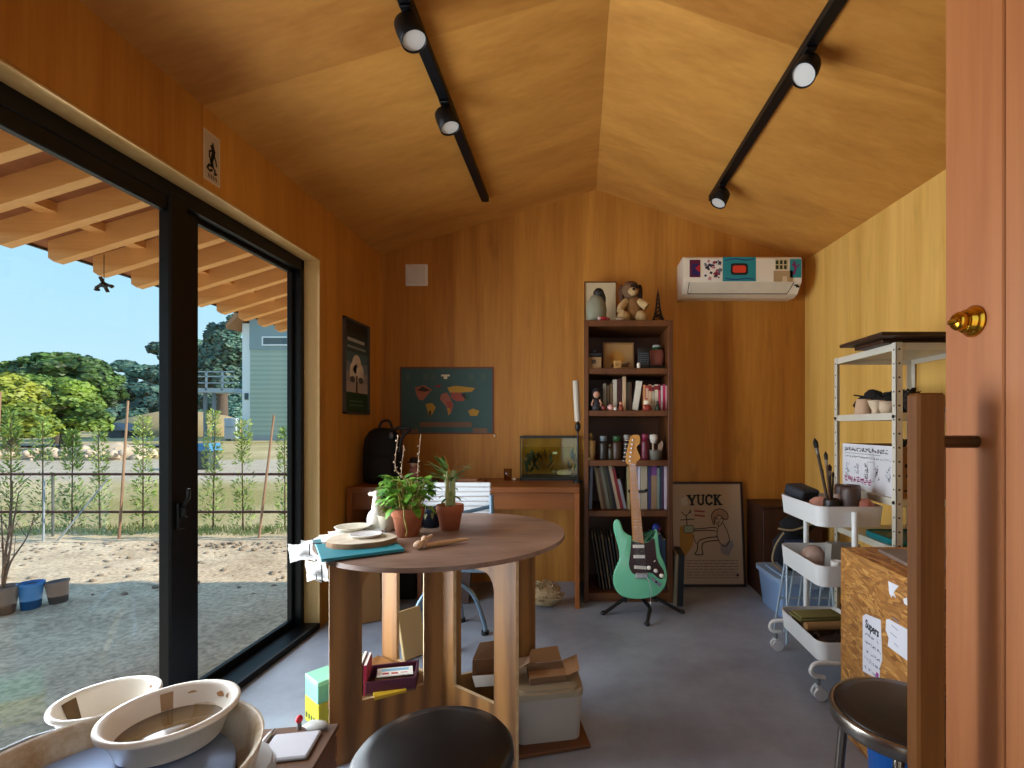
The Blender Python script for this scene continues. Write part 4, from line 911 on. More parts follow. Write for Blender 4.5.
S2 = [(603, 606.5, 27, '#8a8574', 'grey'), (607, 609.5, 25, '#5f4a30', 'brown'), (610, 612.5, 27, '#6d5434', 'tan-brown'), (613, 617, 31, '#bfb7a4', 'off-white'), (617.5, 622, 32, '#3a1414', 'dark maroon'), (622.5, 626, 34, '#c2a380', 'peach'), (626.5, 629, 28, '#3a3320', 'dark olive'), (629.2, 631.6, 28, '#4a2c18', 'dark brown')]
for i, (a, b, h, c, nm) in enumerate(S2): book(a, b, 1.175, h, c, f'{ord_[i]} book from the left on the middle bookcase shelf, {nm} spine', G2)
book(632.0, 638.0, 1.175, 29.5, '#d5cfbe', 'thick white book leaning to the right on the middle bookcase shelf', G2, 9)
S2b = [(643.2, 645.4, 26, '#c98a5a', 'pale orange', None), (645.7, 648.3, 25, '#b8472a', 'orange-red', (.5, .9, '#d0aa90')), (648.6, 651.6, 26, '#cfa988', 'peach', (.75, .97, '#8e2020')), (652, 654.4, 25, '#b9ae94', 'beige', (.78, .95, '#6a1c1c')), (654.7, 658.2, 26, '#d2c8ac', 'ivory', (.8, .96, '#8e2020')), (658.6, 660.6, 26, '#c43a5e', 'rose', (.78, .95, '#5a1420')), (660.9, 662.9, 25, '#dbc7c4', 'pinkish white', None), (663.2, 665.2, 26, '#c62456', 'crimson pink', None), (665.5, 667.6, 25, '#d9a4a8', 'pale pink', None)]
for i, (a, b, h, c, nm, bd) in enumerate(S2b): book(a, b, 1.175, h, c, f'{nm} paperback, {ord_[i]} after the leaning white book on the middle shelf', G2, band=bd)
G4 = 'large books on the shelf behind the guitar neck'
book(588.9, 592.0, .561, 46, '#6f7a92', 'grey-blue book standing at the left end of the large book shelf', G4, 1.5, d=.2)
L4 = [(601.0, 44, '#8d7f66', 'beige'), (604.3, 42, '#5a4632', 'brown'), (607.6, 44, '#6f7062', 'grey-green'), (610.9, 46, '#3f3f2c', 'dark olive'), (614.2, 45, '#1c1c26', 'black'), (617.5, 46, '#b09a80', 'cream'), (620.8, 42, '#7a1a20', 'dark red'), (624.0, 30, '#8a8c98', 'pale grey')]
for i, (a, h, c, nm) in enumerate(L4): book(a, a + 3.0, .561, h, c, f'{nm} book leaning left on the large book shelf, {ord_[i]} leaning one from the left', G4, -10 - i * .4, d=.2)
S4 = [(627.2, 630.4, 44, '#a89a70', 'beige'), (630.8, 634.6, 40, '#2f3440', 'slate'), (635, 637.6, 43, '#b0aac2', 'lavender'), (638, 640.2, 44, '#cfc9d4', 'whitish'), (640.6, 647.4, 47.5, '#a79a84', 'thick speckled cream'), (648, 651, 46, '#302e5c', 'dark blue-violet'), (651.3, 656.8, 47, '#94775a', 'thick tan'), (657.1, 659.6, 41, '#7d8a80', 'grey-green'), (659.9, 661.6, 43, '#1f3a48', 'dark teal'), (661.9, 663.9, 45, '#4a2a4c', 'purple'), (664.3, 668, 46, '#cdbfca', 'pinkish white')]
for i, (a, b, h, c, nm) in enumerate(S4): book(a, b, .561, h, c, f'{nm} upright book on the large book shelf, {ord_[i]} from the guitar neck side', G4, d=.2, band=((.72, .96, '#6a3a78') if i == 6 else None))
G5 = 'thin sleeves on the bottom shelf of the bookcase'
L5 = [(600, 52, '#2b2620', 'darkest'), (603.2, 54, '#5c4d3a', 'brown-edged'), (606.4, 52, '#33302c', 'charcoal'), (609.6, 55, '#6d5c46', 'tan-edged'), (612.8, 52, '#2e2a30', 'plum-black'), (616, 51, '#4b4032', 'dull brown'), (619.2, 54, '#26282c', 'slate-black'), (622.4, 50, '#584a3c', 'grey-brown')]
for i, (a, h, c, nm) in enumerate(L5): book(a, a + 1.6, .06, h, c, f'{nm} thin sleeve leaning on the bottom bookcase shelf, {ord_[i]} from the left', G5, -9, d=.3)
for i, (a, b, h, c, nm) in enumerate(((653, 657, 52, '#16202c', 'dark navy'), (657.5, 661.5, 55, '#1d3450', 'deep blue'), (662, 666, 50, '#26384a', 'slate blue'))): book(a, b, .06, h, c, f'{nm} binder standing at the right of the bottom bookcase shelf', 'binders on the bottom shelf', d=.25)
o = MB().ball((0, 0, .028), (.028, .025, .028), pm('#26348c', .5), 14).box(.012, .026, -.018, .0, .014, .034, pm('#b04050', .5), .002).build('blue_ball'); o.location = (px(657.5), 3.10, .06 + hpx(56)); tag(o, 'blue ball with a red patch on top of the blue binders', 'ball')

# middle shelf front trinkets
def at(o, u, y, z, rz=0): o.location = (X(u, y), y, z); o.rotation_euler = (0, 0, rz); return o
YT = 3.015
t = thing('doll', 'small black-haired doll with bare arms at the left of the middle shelf', 'doll', (X(596.5, YT), YT, 1.175))
MB().lathe([(0, 0), (.028, 0), (.030, .02), (.022, .06), (.012, .075), (0, .08)], pm('#1c1a20', .7), n=18).build('dress', t); MB().ball((0, -.002, .10), (.022, .021, .024), pm('#b98a70', .6), 14).tube([(-.018, -.01, .065), (-.03, -.02, .04), (-.026, -.028, .03)], .006, pm('#b98a70', .6), 8).tube([(.018, -.01, .065), (.03, -.02, .042), (.024, -.028, .03)], .006, pm('#b98a70', .6), 8).build('body', t); MB().ball((0, .006, .112), (.028, .024, .03), BLACK_SOFT, 14).ball((0, .012, .08), (.026, .018, .04), BLACK_SOFT, 12).build('hair', t)
t = thing('black_camera', 'old black camera standing behind the doll on the middle shelf', 'camera', (X(597, 3.09), 3.09, 1.175))
MB().box(-.045, .045, -.02, .03, 0, .14, BLACK, .006, seg=2).build('body', t); MB().cyl((0, -.02, .10), (0, -.034, .10), .022, pm('#26262c', .3), n=20).cyl((0, -.02, .045), (0, -.034, .045), .022, pm('#26262c', .3), n=20).build('lens', t)
def tag_ball(label, u, r, z, col, cat='ball'):
    o = MB().ball((0, 0, r), (r, r, r), pm(col, .45), 16, jit=.01).build('ornament_ball'); at(o, u, YT, z); return tag(o, label, cat, 'small ornaments on the middle shelf')
tag_ball('pale pink ball ornament on the middle shelf before the grey book', 610.5, .019, 1.175, '#d9a49a'); tag_ball('tiny glossy white ball ornament on the middle shelf', 615.2, .012, 1.175, '#efe6da'); tag_ball('dull red ball ornament at the foot of the brown books', 603.5, .018, 1.175, '#7a3428')
def small_fig(label, u, z, body, head, s=1, group=None, hatc=None):
    t = thing('figurine', label, 'figurine', (X(u, YT), YT, z), group=group)
    MB().lathe([(0, 0), (.018 * s, 0), (.020 * s, .012 * s), (.015 * s, .034 * s), (.008 * s, .044 * s), (0, .046 * s)], pm(body, .6), n=16).build('body', t)
    MB().ball((0, 0, .055 * s), (.0145 * s, .014 * s, .015 * s), pm(head, .6), 12).build('head', t)
    if hatc: MB().lathe([(.0, .062 * s), (.018 * s, .062 * s), (.012 * s, .075 * s), (0, .078 * s)], pm(hatc, .6), n=14).build('hat', t)
    return t
small_fig('tiny orange-pink figurine right of the glossy white ball', 621, 1.175, '#8a3a24', '#c08060', .8)
t = thing('cat_figurine', 'cream and red cat figurine in front of the pink paperbacks', 'figurine', (X(647, YT), YT, 1.175))
MB().lathe([(0, 0), (.026, 0), (.029, .012), (.022, .034), (0, .04)], pm('#8a2a1c', .6), n=18).build('body', t)
hd = MB().ball((0, 0, .05), (.022, .02, .019), pm('#dccdb0', .6), 14)
for s in (-1, 1): hd.cyl((s * .013, 0, .062), (s * .016, 0, .076), .007, pm('#dccdb0', .6), r1=.001, n=8)
hd.build('head', t); MB().ball((-.02, -.018, .02), (.007, .007, .01), pm('#c47a5a', .6), 8).build('paw', t)
small_fig('dark green figurine at the right of the middle shelf', 657.5, 1.175, '#2c3322', '#4a3a2c', .85)
# cup, pots and jars on the shelf above the large books
ZS = .87
def jar(label, u, w, hp, col, cap, name='jar', cat='jar', y=3.04, group='small jars behind the guitar head'):
    t = thing(name, label, cat, (X(u, y), y, ZS), group=group); r = w * y / F / 2; h = hp * y / F
    MB().lathe([(0, 0), (r * .92, 0), (r, .005), (r, h * .68), (r * .75, h * .78), (0, h * .79)], pm(col, .4), n=20).build('body', t)
    MB().lathe([(0, h * .78), (r * .8, h * .78), (r * .82, h * .97), (r * .7, h), (0, h)], pm(cap, .5), n=20).build('lid', t)
jar('small black jar with a grey-blue lid, second from the left above the large books', 603.5, 9, 24, '#221a14', '#69747a')
jar('brown jar with a green lid above the large books', 617, 10, 24, '#3a2414', '#1f4a24')
jar('dim olive jar between the tan cup and grey-lidded jar, shorter', 610.5, 6, 16, '#2f2a18', '#3a2a1c')
jar('dark jar with a pale lid just left of the guitar head', 627, 8, 25, '#2c1a12', '#8c8880')
jar('crimson jar just right of the guitar head', 645, 8, 26, '#5a1024', '#7a1a3a')
cu = tag(MB().lathe([(0, 0), (.026, 0), (.030, .12), (.027, .12), (.023, .006), (0, .006)], pm('#9a7a4a', .6), n=22).build('tan_cup'), 'tall tan cup at the left end above the large books', 'cup'); at(cu, 590.8, 3.03, ZS)
for i, (dx, l, c) in enumerate(((-.008, .15, '#a58040'), (.006, .145, '#6a5a2c'), (.0, .155, '#c7a25a'))):
    s = MB().cyl((dx, 0, .0075), (dx * 2.0, .01, l), .003, pm(c, .6), n=8).ball((dx * 2.0, .01, l), (.008, .004, .011), pm(c, .6), 10).build('spoon'); at(s, 590.8, 3.03, ZS); tag(s, ['ochre spoon leaning left in the tall tan cup', 'olive spoon leaning right in the tall tan cup', 'pale gold spoon in the middle of the tall tan cup'][i], 'spoon', 'spoons in the tan cup')
wb = tag(MB().ball((0, 0, .008), .008, pm('#e6d8bc', .5), 10).build('bead'), 'small white bead in front of the tall tan cup', 'bead'); at(wb, 588.3, 3.0, ZS)
gp = tag(MB().lathe([(0, 0), (.034, 0), (.040, .05), (.041, .062), (.036, .062), (.03, .006), (0, .006)], pm('#6b675c', .8), n=24).build('grey_pot'), 'grey clay pot at the right end above the large books', 'pot'); at(gp, 655.5, 3.04, ZS)
hn = thing('hand_broom', 'white-topped brush standing in the grey clay pot', 'brush', (X(653.5, 3.04), 3.04, ZS + .007)); MB().cyl((0, 0, 0), (-.004, 0, .10), .007, pm('#b9a48a', .6), n=10).build('handle', hn); MB().lathe([(0, .09), (.018, .10), (.026, .13), (.024, .148), (0, .152)], pm('#cdc6ba', .7), n=16).build('head', hn)
fn = tag(MB().prism([(-.012, 0), (.012, 0), (.026, .06), (.018, .085), (-.004, .06)], -.003, .003, pm('#a58a72', .6), M=T(0, 0, 0, PI / 2)).build('scraper'), 'tan wedge-shaped scraper standing in the grey clay pot', 'scraper'); at(fn, 659.0, 3.045, ZS + .034)
# second shelf from the top
ZS = 1.434
t = thing('keepsake_box', 'small cream box with black lid on the upper left shelf', 'box', (X(594, 3.05), 3.05, ZS)); MB().box(-.046, .046, -.03, .03, 0, .072, pm('#94744a', .7, 0, .15), .003).box(-.015, .012, -.031, -.03, .03, .055, pm('#3c2c1a', .7)).build('body', t); MB().box(-.05, .05, -.033, .033, .0722, .10, BLACK, .005).box(-.012, .012, -.012, .012, .10, .118, pm('#333d52', .5), .004).build('lid', t)
t = thing('framed_picture', 'square framed pale picture on the shelf under the bookcase top', 'picture', (X(618.5, 3.10), 3.10, ZS), rx=R(-6))
fr = MB(); w, h = .195, .175
for a in ((-w/2, w/2, 0, .010), (-w/2, w/2, h - .010, h), (-w/2, -w/2 + .010, .010, h - .010), (w/2 - .010, w/2, .010, h - .010)): fr.box(a[0], a[1], -.012, .006, a[2], a[3], pm('#8a6438', .6), .001)
fr.build('frame', t); im = MB(); Mi = FACE_FRONT(0, -.002, h/2)
im.box(-w/2 + .01, w/2 - .01, -h/2 + .01, h/2 - .01, 0, .002, pm('#a8814e', .7, 0, .1), M=Mi); im.poly([(.05 * math.cos(a * PI / 8) - .01, .045 * math.sin(a * PI / 8) - .01, .003) for a in range(16)], pm('#b07a2c', .7), Mi); im.poly([(-.05, -.07, .0035), (.06, -.07, .0035), (.07, -.04, .0035), (.02, -.05, .0035), (-.04, -.045, .0035)], pm('#5e4220', .7), Mi); im.build('picture', t)
tb_ = MB().box(-.022, .022, -.012, .012, 0, .05, pm('#b58a48', .6), .003).box(-.014, .014, -.0125, -.012, .015, .035, pm('#8a6430', .6)).build('small_box'); at(tb_, 617.5, 3.03, ZS); tag(tb_, 'tiny tan box in front of the square framed picture', 'box')
t = thing('radio', 'small black radio with speaker grille right of the square picture', 'radio', (X(643.5, 3.06), 3.06, ZS)); MB().box(-.036, .036, -.03, .03, 0, .135, BLACK, .005, seg=2).build('body', t); gr = MB()
for i in range(6):
    for j in range(5): gr.cyl((-.024 + j * .012, -.0302, .03 + i * .013), (-.024 + j * .012, -.032, .03 + i * .013), .004, pm('#4b525a', .4), n=8)
gr.build('grille', t)
wp = tag(MB().lathe([(0, 0), (.010, 0), (.011, .03), (.007, .034), (0, .036)], pm('#d9d4c8', .5), n=14).build('thimble'), 'tiny white thimble in front of the black radio', 'thimble'); at(wp, 638.6, 3.01, ZS)
gb = MB().box(-.08, .08, -.035, .035, 0, .03, pm('#46443e', .7), .003).build('grey_tin'); at(gb, 653.5, 3.16, ZS); gb.location.x = X(655, 3.16) - .01; tag(gb, 'flat dark grey tin under the pink jar', 'tin')
t = thing('pink_jar', 'pink glazed jar with handle and green-white cap, upper right shelf', 'jar', (X(656.5, 3.145), 3.145, ZS + .0305)); MB().lathe([(0, 0), (.036, 0), (.044, .02), (.046, .07), (.042, .10), (0, .102)], pm('#c98070', .45), n=28).build('body', t); MB().tube(crom([(-.044, -.01, .085), (-.066, -.015, .09), (-.068, -.015, .06), (-.045, -.01, .04)], 5, False), .006, pm('#c98070', .45), 8).build('handle', t); MB().lathe([(0, .102), (.030, .102), (.030, .118), (0, .119)], pm('#1f5a34', .5), n=20).lathe([(0, .119), (.026, .119), (.024, .134), (0, .135)], pm('#c9ccc4', .5), n=20).build('cap', t)
# on top of the bookcase
ZS = BZ
t = thing('framed_picture', 'white picture in a thin brown frame leaning on the wall atop the bookcase', 'picture', (X(600.5, 3.27), 3.27, ZS), rx=R(-5)); w, h = .22, .325
fr = MB()
for a in ((-w/2, w/2, 0, .008), (-w/2, w/2, h - .008, h), (-w/2, -w/2 + .008, .008, h - .008), (w/2 - .008, w/2, .008, h - .008)): fr.box(a[0], a[1], -.010, .006, a[2], a[3], pm('#70431c', .6), .001)
fr.build('frame', t); MB().box(-w/2 + .008, w/2 - .008, -.002, .004, .008, h - .008, pm('#cbbb97', .8, 0, .04)).box(.03, .05, -.0035, -.002, .07, .082, pm('#4a3424', .7)).build('print', t)
t = thing('penguin_figure', 'plump grey bird figure with a black head atop the bookcase', 'figurine', (X(596.5, 3.10), 3.10, ZS)); t.scale = (1.15, 1.15, 1.2); GB = pm('#84846e', .7, 0, .12, 30)
MB().lathe([(0, 0), (.042, 0), (.058, .03), (.062, .07), (.054, .115), (.036, .145), (0, .155)], GB, n=26, sx=.92, sy=.8).build('body', t); MB().ball((.012, -.008, .158), (.030, .028, .028), pm('#1a1712', .6), 16).cyl((.02, -.03, .156), (.030, -.058, .150), .010, pm('#1a1712', .6), r1=.002, n=10).ball((.036, -.008, .125), (.016, .02, .035), pm('#1a1712', .6), 10).build('head', t)
t = thing('plush_dog', 'brown and cream plush dog sitting on top of the bookcase', 'plush toy', (X(631, 3.12), 3.12, ZS)); t.scale = (1.12, 1.05, 1.15); PB = pm('#5a3a22', .95, 0, .25, 60, .5); PC = pm('#b89a6a', .95, 0, .2, 60, .5); PD = pm('#2a1c16', .95, 0, .2, 60, .5)
MB().ball((.01, .01, .085), (.062, .055, .085), pm('#8a6238', .95, 0, .25, 60, .5), 16, jit=.05).ball((-.045, -.03, .035), (.040, .045, .036), PC, 12, jit=.05).ball((.055, -.03, .035), (.036, .045, .036), PC, 12, jit=.05).tube([(-.03, -.02, .12), (-.06, -.05, .085), (-.065, -.06, .06)], [.022, .02, .022], PC, 10).tube([(.045, -.02, .12), (.07, -.045, .10), (.085, -.05, .085)], [.022, .022, .024], PC, 10).build('body', t)
hd = MB().ball((-.005, -.015, .182), (.052, .048, .045), pm('#6e5236', .95, 0, .5, 30, .5), 16, jit=.06).ball((.005, -.058, .168), (.028, .028, .022), PC, 12).ball((.008, -.085, .174), (.010, .008, .008), PD, 8).ball((.012, -.05, .195), (.026, .018, .018), PD, 10).ball((0, -.0, .222), (.04, .035, .016), PB, 12, jit=.08).build('head', t)
for s in (-1, 1): MB().ball((s * .052 - .003, .0, .172), (.018, .024, .05), PB if s < 0 else PD, 12, jit=.05).build('ear', hd)
t = thing('tower_model', 'small dark lattice tower model at the right of the bookcase top', 'model', (X(658, 3.10), 3.10, ZS + .0)); t.scale = (1, 1, 1.14); IR = pm('#1a1512', .45, .5)
m = MB()
for sx in (-1, 1):
    for sy in (-1, 1):
        m.tube([(sx * .032, sy * .032, .010), (sx * .020, sy * .020, .045), (sx * .012, sy * .012, .085), (sx * .005, sy * .005, .15), (0, 0, .185)], [.006, .005, .004, .0035, .002], IR, 6)
for i in range(7):
    z0, z1 = .012 + i * .022, .034 + i * .022; r = lambda z: .031 * max(.04, (1 - z / .19)) ** 1.45 + .002
    for s in (-1, 1): m.tube([(-r(z0), s * r(z0), z0), (r(z1), s * r(z1), z1)], .0018, IR, 5).tube([(r(z0), s * r(z0), z0), (-r(z1), s * r(z1), z1)], .0018, IR, 5).tube([(s * r(z0), -r(z0), z0), (s * r(z1), r(z1), z1)], .0018, IR, 5)
m.build('lattice', t); MB().box(-.023, .023, -.023, .023, .043, .049, IR, .001).box(-.013, .013, -.013, .013, .085, .090, IR, .001).build('platform', t); MB().box(-.036, .036, -.036, .036, 0, .010, IR, .002).build('base', t); MB().cyl((0, 0, .18), (0, 0, .205), .0015, IR, n=6).build('spire', t)
rb = MB().box(-.115, .105, -.05, .05, 0, .018, pm('#3f1410', .6), .002).build('red_book'); at(rb, 0, 3.15, ZS); rb.location = (X(629, 3.06) + .02, 3.06, ZS); 
bpy.data.objects.remove(rb)
t = thing('toy_sweet', 'small red and white toy in front of the grey bird figure', 'toy', (X(603.5, 3.02), 3.02, ZS)); MB().ball((0, 0, .014), (.022, .014, .014), pm('#a01828', .4), 12).build('body', t); MB().ball((-.026, 0, .014), (.012, .010, .013), pm('#e3c4c0', .5), 10).ball((.028, 0, .012), (.010, .010, .011), pm('#8a1420', .5), 10).build('ends', t)
o = MB().ball((0, 0, .012), (.035, .018, .012), pm('#a58c6e', .8, 0, .2, 40), 12, jit=.15).build('driftwood'); at(o, 619.5, 3.02, ZS); tag(o, 'small pale driftwood piece at the feet of the plush dog', 'driftwood')

# ================================================================== electric guitar on its stand
gt = thing('electric_guitar', 'mint green electric guitar with tortoiseshell pickguard and maple neck', 'guitar', (X(640, 2.78), 2.79, .108), rx=R(-5))
S = .1953 / 176 * 1.0                        # outline digitised in small units
q = lambda L: [((x - 410) * S, (500 - y) * S) for x, y in L]
MINT = pm('#6fc49a', .22, 0, .03, 4, 0, .5, 0, .6)
body = q([(289, 106), (306, 112), (316, 135), (326, 162), (347, 180), (368, 190), (372, 202), (424, 212), (438, 212), (460, 204), (476, 186), (486, 160), (496, 156), (501, 172), (503, 200), (507, 240), (514, 280), (530, 318), (543, 362), (545, 405), (528, 450), (492, 484), (440, 499), (385, 502), (330, 494), (290, 466), (273, 425), (274, 380), (287, 345), (301, 315), (305, 285), (299, 245), (288, 205), (277, 160), (275, 125)])
ol = [tuple(v) for v in crom(body, 4)]
Mg = Matrix(((1, 0, 0, 0), (0, 0, -1, 0), (0, 1, 0, 0), (0, 0, 0, 1)))
bmh = bmesh.new(); vs = [bmh.verts.new((x, y, 0)) for x, y in ol]; f = bmh.faces.new(vs)
ex = bmesh.ops.extrude_face_region(bmh, geom=[f]); bmesh.ops.translate(bmh, vec=(0, 0, .042), verts=[v for v in ex['geom'] if isinstance(v, bmesh.types.BMVert)])
bmesh.ops.recalc_face_normals(bmh, faces=bmh.faces)
eg = [e for e in bmh.edges if len(e.link_faces) == 2 and e.calc_face_angle(0) > 1.2]
bmesh.ops.bevel(bmh, geom=eg, offset=.006, segments=3, affect='EDGES', profile=.5)
mb = MB(); mb.bm(bmh, MINT, True, Mg); bo = mb.build('body', gt)
def zz(pts, m, z0, z1, par, name, lab=None):
    o = MB().prism(pts, z0, z1, m, M=Mg).build(name, par)
    if lab: o['label'] = lab
    return o
TORT = pm('#2e0a09', .3, 0, .45, 40)
pgd = q([(366, 195), (372, 215), (422, 222), (440, 222), (470, 205), (482, 200), (487, 230), (490, 270), (494, 300), (508, 330), (528, 362), (530, 380), (522, 402), (500, 398), (470, 375), (440, 372), (400, 380), (372, 375), (356, 350), (352, 320), (358, 280), (362, 240)])
zz([tuple(v) for v in crom(pgd, 3)], TORT, .0422, .0445, gt, 'pickguard', 'dark tortoiseshell pickguard')
PK = pm('#e5ddd0', .4)
for i, (y, x0, x1) in enumerate(((239, 372, 430), (290, 375, 433), (342, 378, 440))):
    pts = q([(x0, y - 7), (x1, y - 7 + (4 if i == 2 else 0)), (x1, y + 8 + (4 if i == 2 else 0)), (x0, y + 8)]); zz(pts, PK, .0446, .0525, gt, 'pickup', 'white single-coil pickup')
for x, y in ((453, 346), (487, 361), (516, 385)):
    (kx, ky), = q([(x, y)]); MB().lathe([(0, .045), (.012, .045), (.011, .055), (.009, .060), (0, .060)], pm('#efe9dd', .35), c=(kx, ky, 0), n=18, M=Mg).build('knob', gt)
(kx, ky), = q([(480, 316)]); MB().cyl((kx, ky, .045), (kx + .004, ky + .008, .058), .003, PK, n=8, M=Mg).build('switch', gt)
br_ = MB(); (bx0, by0), (bx1, by1) = q([(385, 400), (446, 372)]); br_.box(bx0, bx1, by0, by1, .0422, .052, pm('#a9a39a', .3, .8), .002, M=Mg)
for i in range(6): br_.box(bx0 + .005 + i * .0098, bx0 + .012 + i * .0098, by0 + .006, by1 - .004, .052, .056, CHROME, .001, M=Mg)
br_.build('bridge', gt)
(jx, jy), (jx2, jy2) = q([(470, 402), (508, 432)]); MB().stroke([(jx, jy), (jx2, jy2)], .018, CHROME, Mg, .0432).cyl(((jx + jx2) / 2, (jy + jy2) / 2, .042), ((jx + jx2) / 2, (jy + jy2) / 2, .048), .006, BLACK, n=12, M=Mg).build('jack_plate', gt)
(wx, wy), (wx2, wy2) = q([(440, 382), (456, 505)]); MB().tube([(wx, wy, .056), ((wx + wx2) / 2 + .012, (wy + wy2) / 2, .07), (wx2, wy2 - .01, .068)], .0028, CHROME, 7, M=Mg).ball((wx2, wy2 - .012, .068), (.005, .009, .005), pm('#e9e4da', .4), 10, M=Mg).build('tremolo_arm', gt)
# neck and headstock (px image coordinates -> local)
qi = lambda L: [((u - 640) / 176, (597.65 - v) / 176) for u, v in L]
MAPLE = wood('#a9672c', '#cf9150', 'Z', 16, .35, .06)
nk = MB().prism(qi([(629.6, 465), (636.2, 465), (643.6, 544), (632.6, 541)]), .030, .052, MAPLE, M=Mg)
n1 = nk.build('neck', gt)
frt = MB()
for i in range(20):
    t_ = 1 - 2 ** (-i / 12); t_ = t_ / (1 - 2 ** (-20 / 12)); v = 466 + 76 * t_; l = 629.7 + (632.4 - 629.7) * t_; r_ = 636.1 + (643.2 - 636.1) * t_
    (a, b), (c, d_) = qi([(l, v), (r_, v)]); frt.tube([(a, b, .0525), (c, d_, .0525)], .0009, STEEL, 5, M=Mg)
frt.build('frets', n1)
hs = qi([(629.4, 466), (626.3, 461.5), (628.4, 449), (630.2, 441.5), (631.6, 437), (635, 435.6), (639.8, 436), (641, 440), (640.4, 444.5), (637.6, 447.5), (638.4, 452), (640.6, 457.5), (640, 460.5), (637.2, 463), (636.4, 466)])
hsm = MB().prism([tuple(v) for v in crom(hs, 3)], .028, .044, wood('#b87a34', '#dca050', 'Z', 16, .35, .1), M=Mg).build('headstock', gt)
for i in range(6):
    u, v = 629.6 + i * .12 - (0 if i else 0), 462 - i * 4.2; u0 = 627.2 + i * .62
    (a, b), = qi([(u0, v)]); tn = MB().cyl((a + .016, b, .044), (a + .016, b, .053), .0045, CHROME, n=10, M=Mg).cyl((a + .006, b, .034), (a - .012, b, .034), .0025, CHROME, n=8, M=Mg).ball((a - .016, b, .034), (.007, .006, .004), CHROME, 10, M=Mg); tn.build('tuning_peg', hsm)
stg = MB()
for i in range(6):
    (a, b), (c, d_) = qi([(630.6 + i * .95, 464)]) + [(bx0 + .0085 + i * .0098, by1)]
    stg.tube([(a, b, .0535), (c, d_, .057)], .0006, CHROME, 4, M=Mg)
stg.build('strings', gt)
# stand
gs = thing('guitar_stand', 'black folding tripod stand holding the mint green guitar', 'guitar stand', (X(640, 2.80), 2.86, 0))
BT = pm('#0b0b0c', .4, .2)
MB().tube([(0, .01, .10), (.0, .05, .40), (-.01, .085, .68)], .010, BT, 10).build('post', gs)
for p in (((-.21, -.06, .012), -1), ((.245, -.04, .012), 1), ((.0, -.21, .012), 0)):
    e = Vector(p[0]); pts = [(0, 0, .115), (e.x * .25, e.y * .25, .10), (e.x * .9, e.y * .92, .02), tuple(e)] if p[1] else [(0, .0, .11), (.02, -.05, .085), (.045, -.14, .07), (.035, -.18, .055), (.02, -.215, .012)]
    l = MB().tube(crom(pts, 4, False), .010, BT, 10).build('leg', gs); MB().ball((e.x if p[1] else .02, e.y if p[1] else -.215, .0125), (.0165, .0165, .012), BLACK, 10).build('foot', l)
for s in (-1, 1): MB().tube(crom([(0, 0, .125), (s * .05, -.03, .108), (s * .085, -.075, .099), (s * .085, -.105, .097)], 4, False), .009, pm('#101012', .7), 9).build('cradle_arm', gs)
MB().tube(crom([(-.045, .0, .705), (-.05, .06, .69), (-.01, .085, .685), (.04, .06, .69), (.045, .0, .705)], 5, False), .009, pm('#101012', .7), 9).build('neck_yoke', gs)

# dark book on the floor by the bookcase
o = MB().box(-.018, .018, -.10, .10, 0, .31, pm('#15161c', .6), .002).box(-.032, -.0185, -.10, .10, 0, .305, pm('#8a7c66', .8), .002).build('tall_book'); o.location = (X(679, 2.93) + .0, 3.03, .001); o.location.x = .585; o.rotation_euler = (0, R(2), R(-3)); tag(o, 'tall dark book with pale edge standing on the floor right of the bookcase', 'book')

# framed poster YUCK leaning on the wall
yp = thing('framed_poster', 'framed YUCK poster of a line-drawn seated figure, leaning on the wall', 'poster', (X(709, 3.29), 3.295, .001), rx=R(-7.0))
w, h = .50, .70
fr = MB(); FK = pm('#2a1410', .5)
for a in ((-w/2, w/2, 0, .016), (-w/2, w/2, h - .016, h), (-w/2, -w/2 + .016, .016, h - .016), (w/2 - .016, w/2, .016, h - .016)): fr.box(a[0], a[1], -.012, .010, a[2], a[3], FK, .001)
fr.build('frame', yp)
po = MB(); My = FACE_FRONT(0, -.004, 0); KP = pm('#b39b80', .85, 0, .06, 8)
po.box(-w/2 + .014, w/2 - .014, .014, h - .014, 0, .002, KP, M=My)
# figure digitised on a 559 x 768 grid
gq = lambda L: [((x - 262) / 500 * w, (745 - y) / 715 * h) for x, y in L]
po.poly([(x, y, .0025) for x, y in gq([(75, 340), (110, 330), (170, 400), (160, 470), (110, 540), (80, 540), (70, 440)])], pm('#a87a34', .85), My)
po.poly([(x, y, .0024) for x, y in gq([(345, 470), (430, 430), (440, 470), (400, 540), (350, 520)])], pm('#8f8680', .85), My)
po.poly([(x, y, .0026) for x, y in gq([(85, 150), (125, 130), (135, 190), (90, 200)])], pm('#b9b0a0', .85), My)
po.poly([(x, y, .0026) for x, y in gq([(100, 335), (165, 330), (165, 380), (105, 380)])], pm('#8f9a80', .85), My)
for L, wd in (([(140, 128), (163, 165)], 18), ([(183, 128), (163, 165)], 12), ([(163, 160), (163, 190)], 17), ([(206, 122), (206, 172), (214, 186), (228, 189), (238, 180), (240, 122)], 13), ([(300, 142), (294, 128), (276, 123), (262, 136), (259, 157), (264, 180), (280, 189), (300, 176)], 14), ([(322, 122), (322, 190)], 17), ([(352, 124), (326, 158)], 11), ([(332, 150), (356, 188)], 16),
             ([(128, 126), (154, 126)], 8), ([(172, 126), (192, 126)], 8), ([(150, 190), (177, 190)], 8), ([(194, 124), (218, 124)], 8), ([(230, 124), (250, 124)], 8), ([(310, 124), (334, 124)], 8), ([(310, 189), (334, 189)], 8), ([(342, 124), (364, 124)], 8), ([(346, 189), (370, 189)], 8), ([(301, 124), (301, 144)], 7)):
    po.stroke(gq(L), wd * .001, INK, My, .0034)
REDI = pm('#8e4a40', .8); LK = pm('#2c2624', .8)
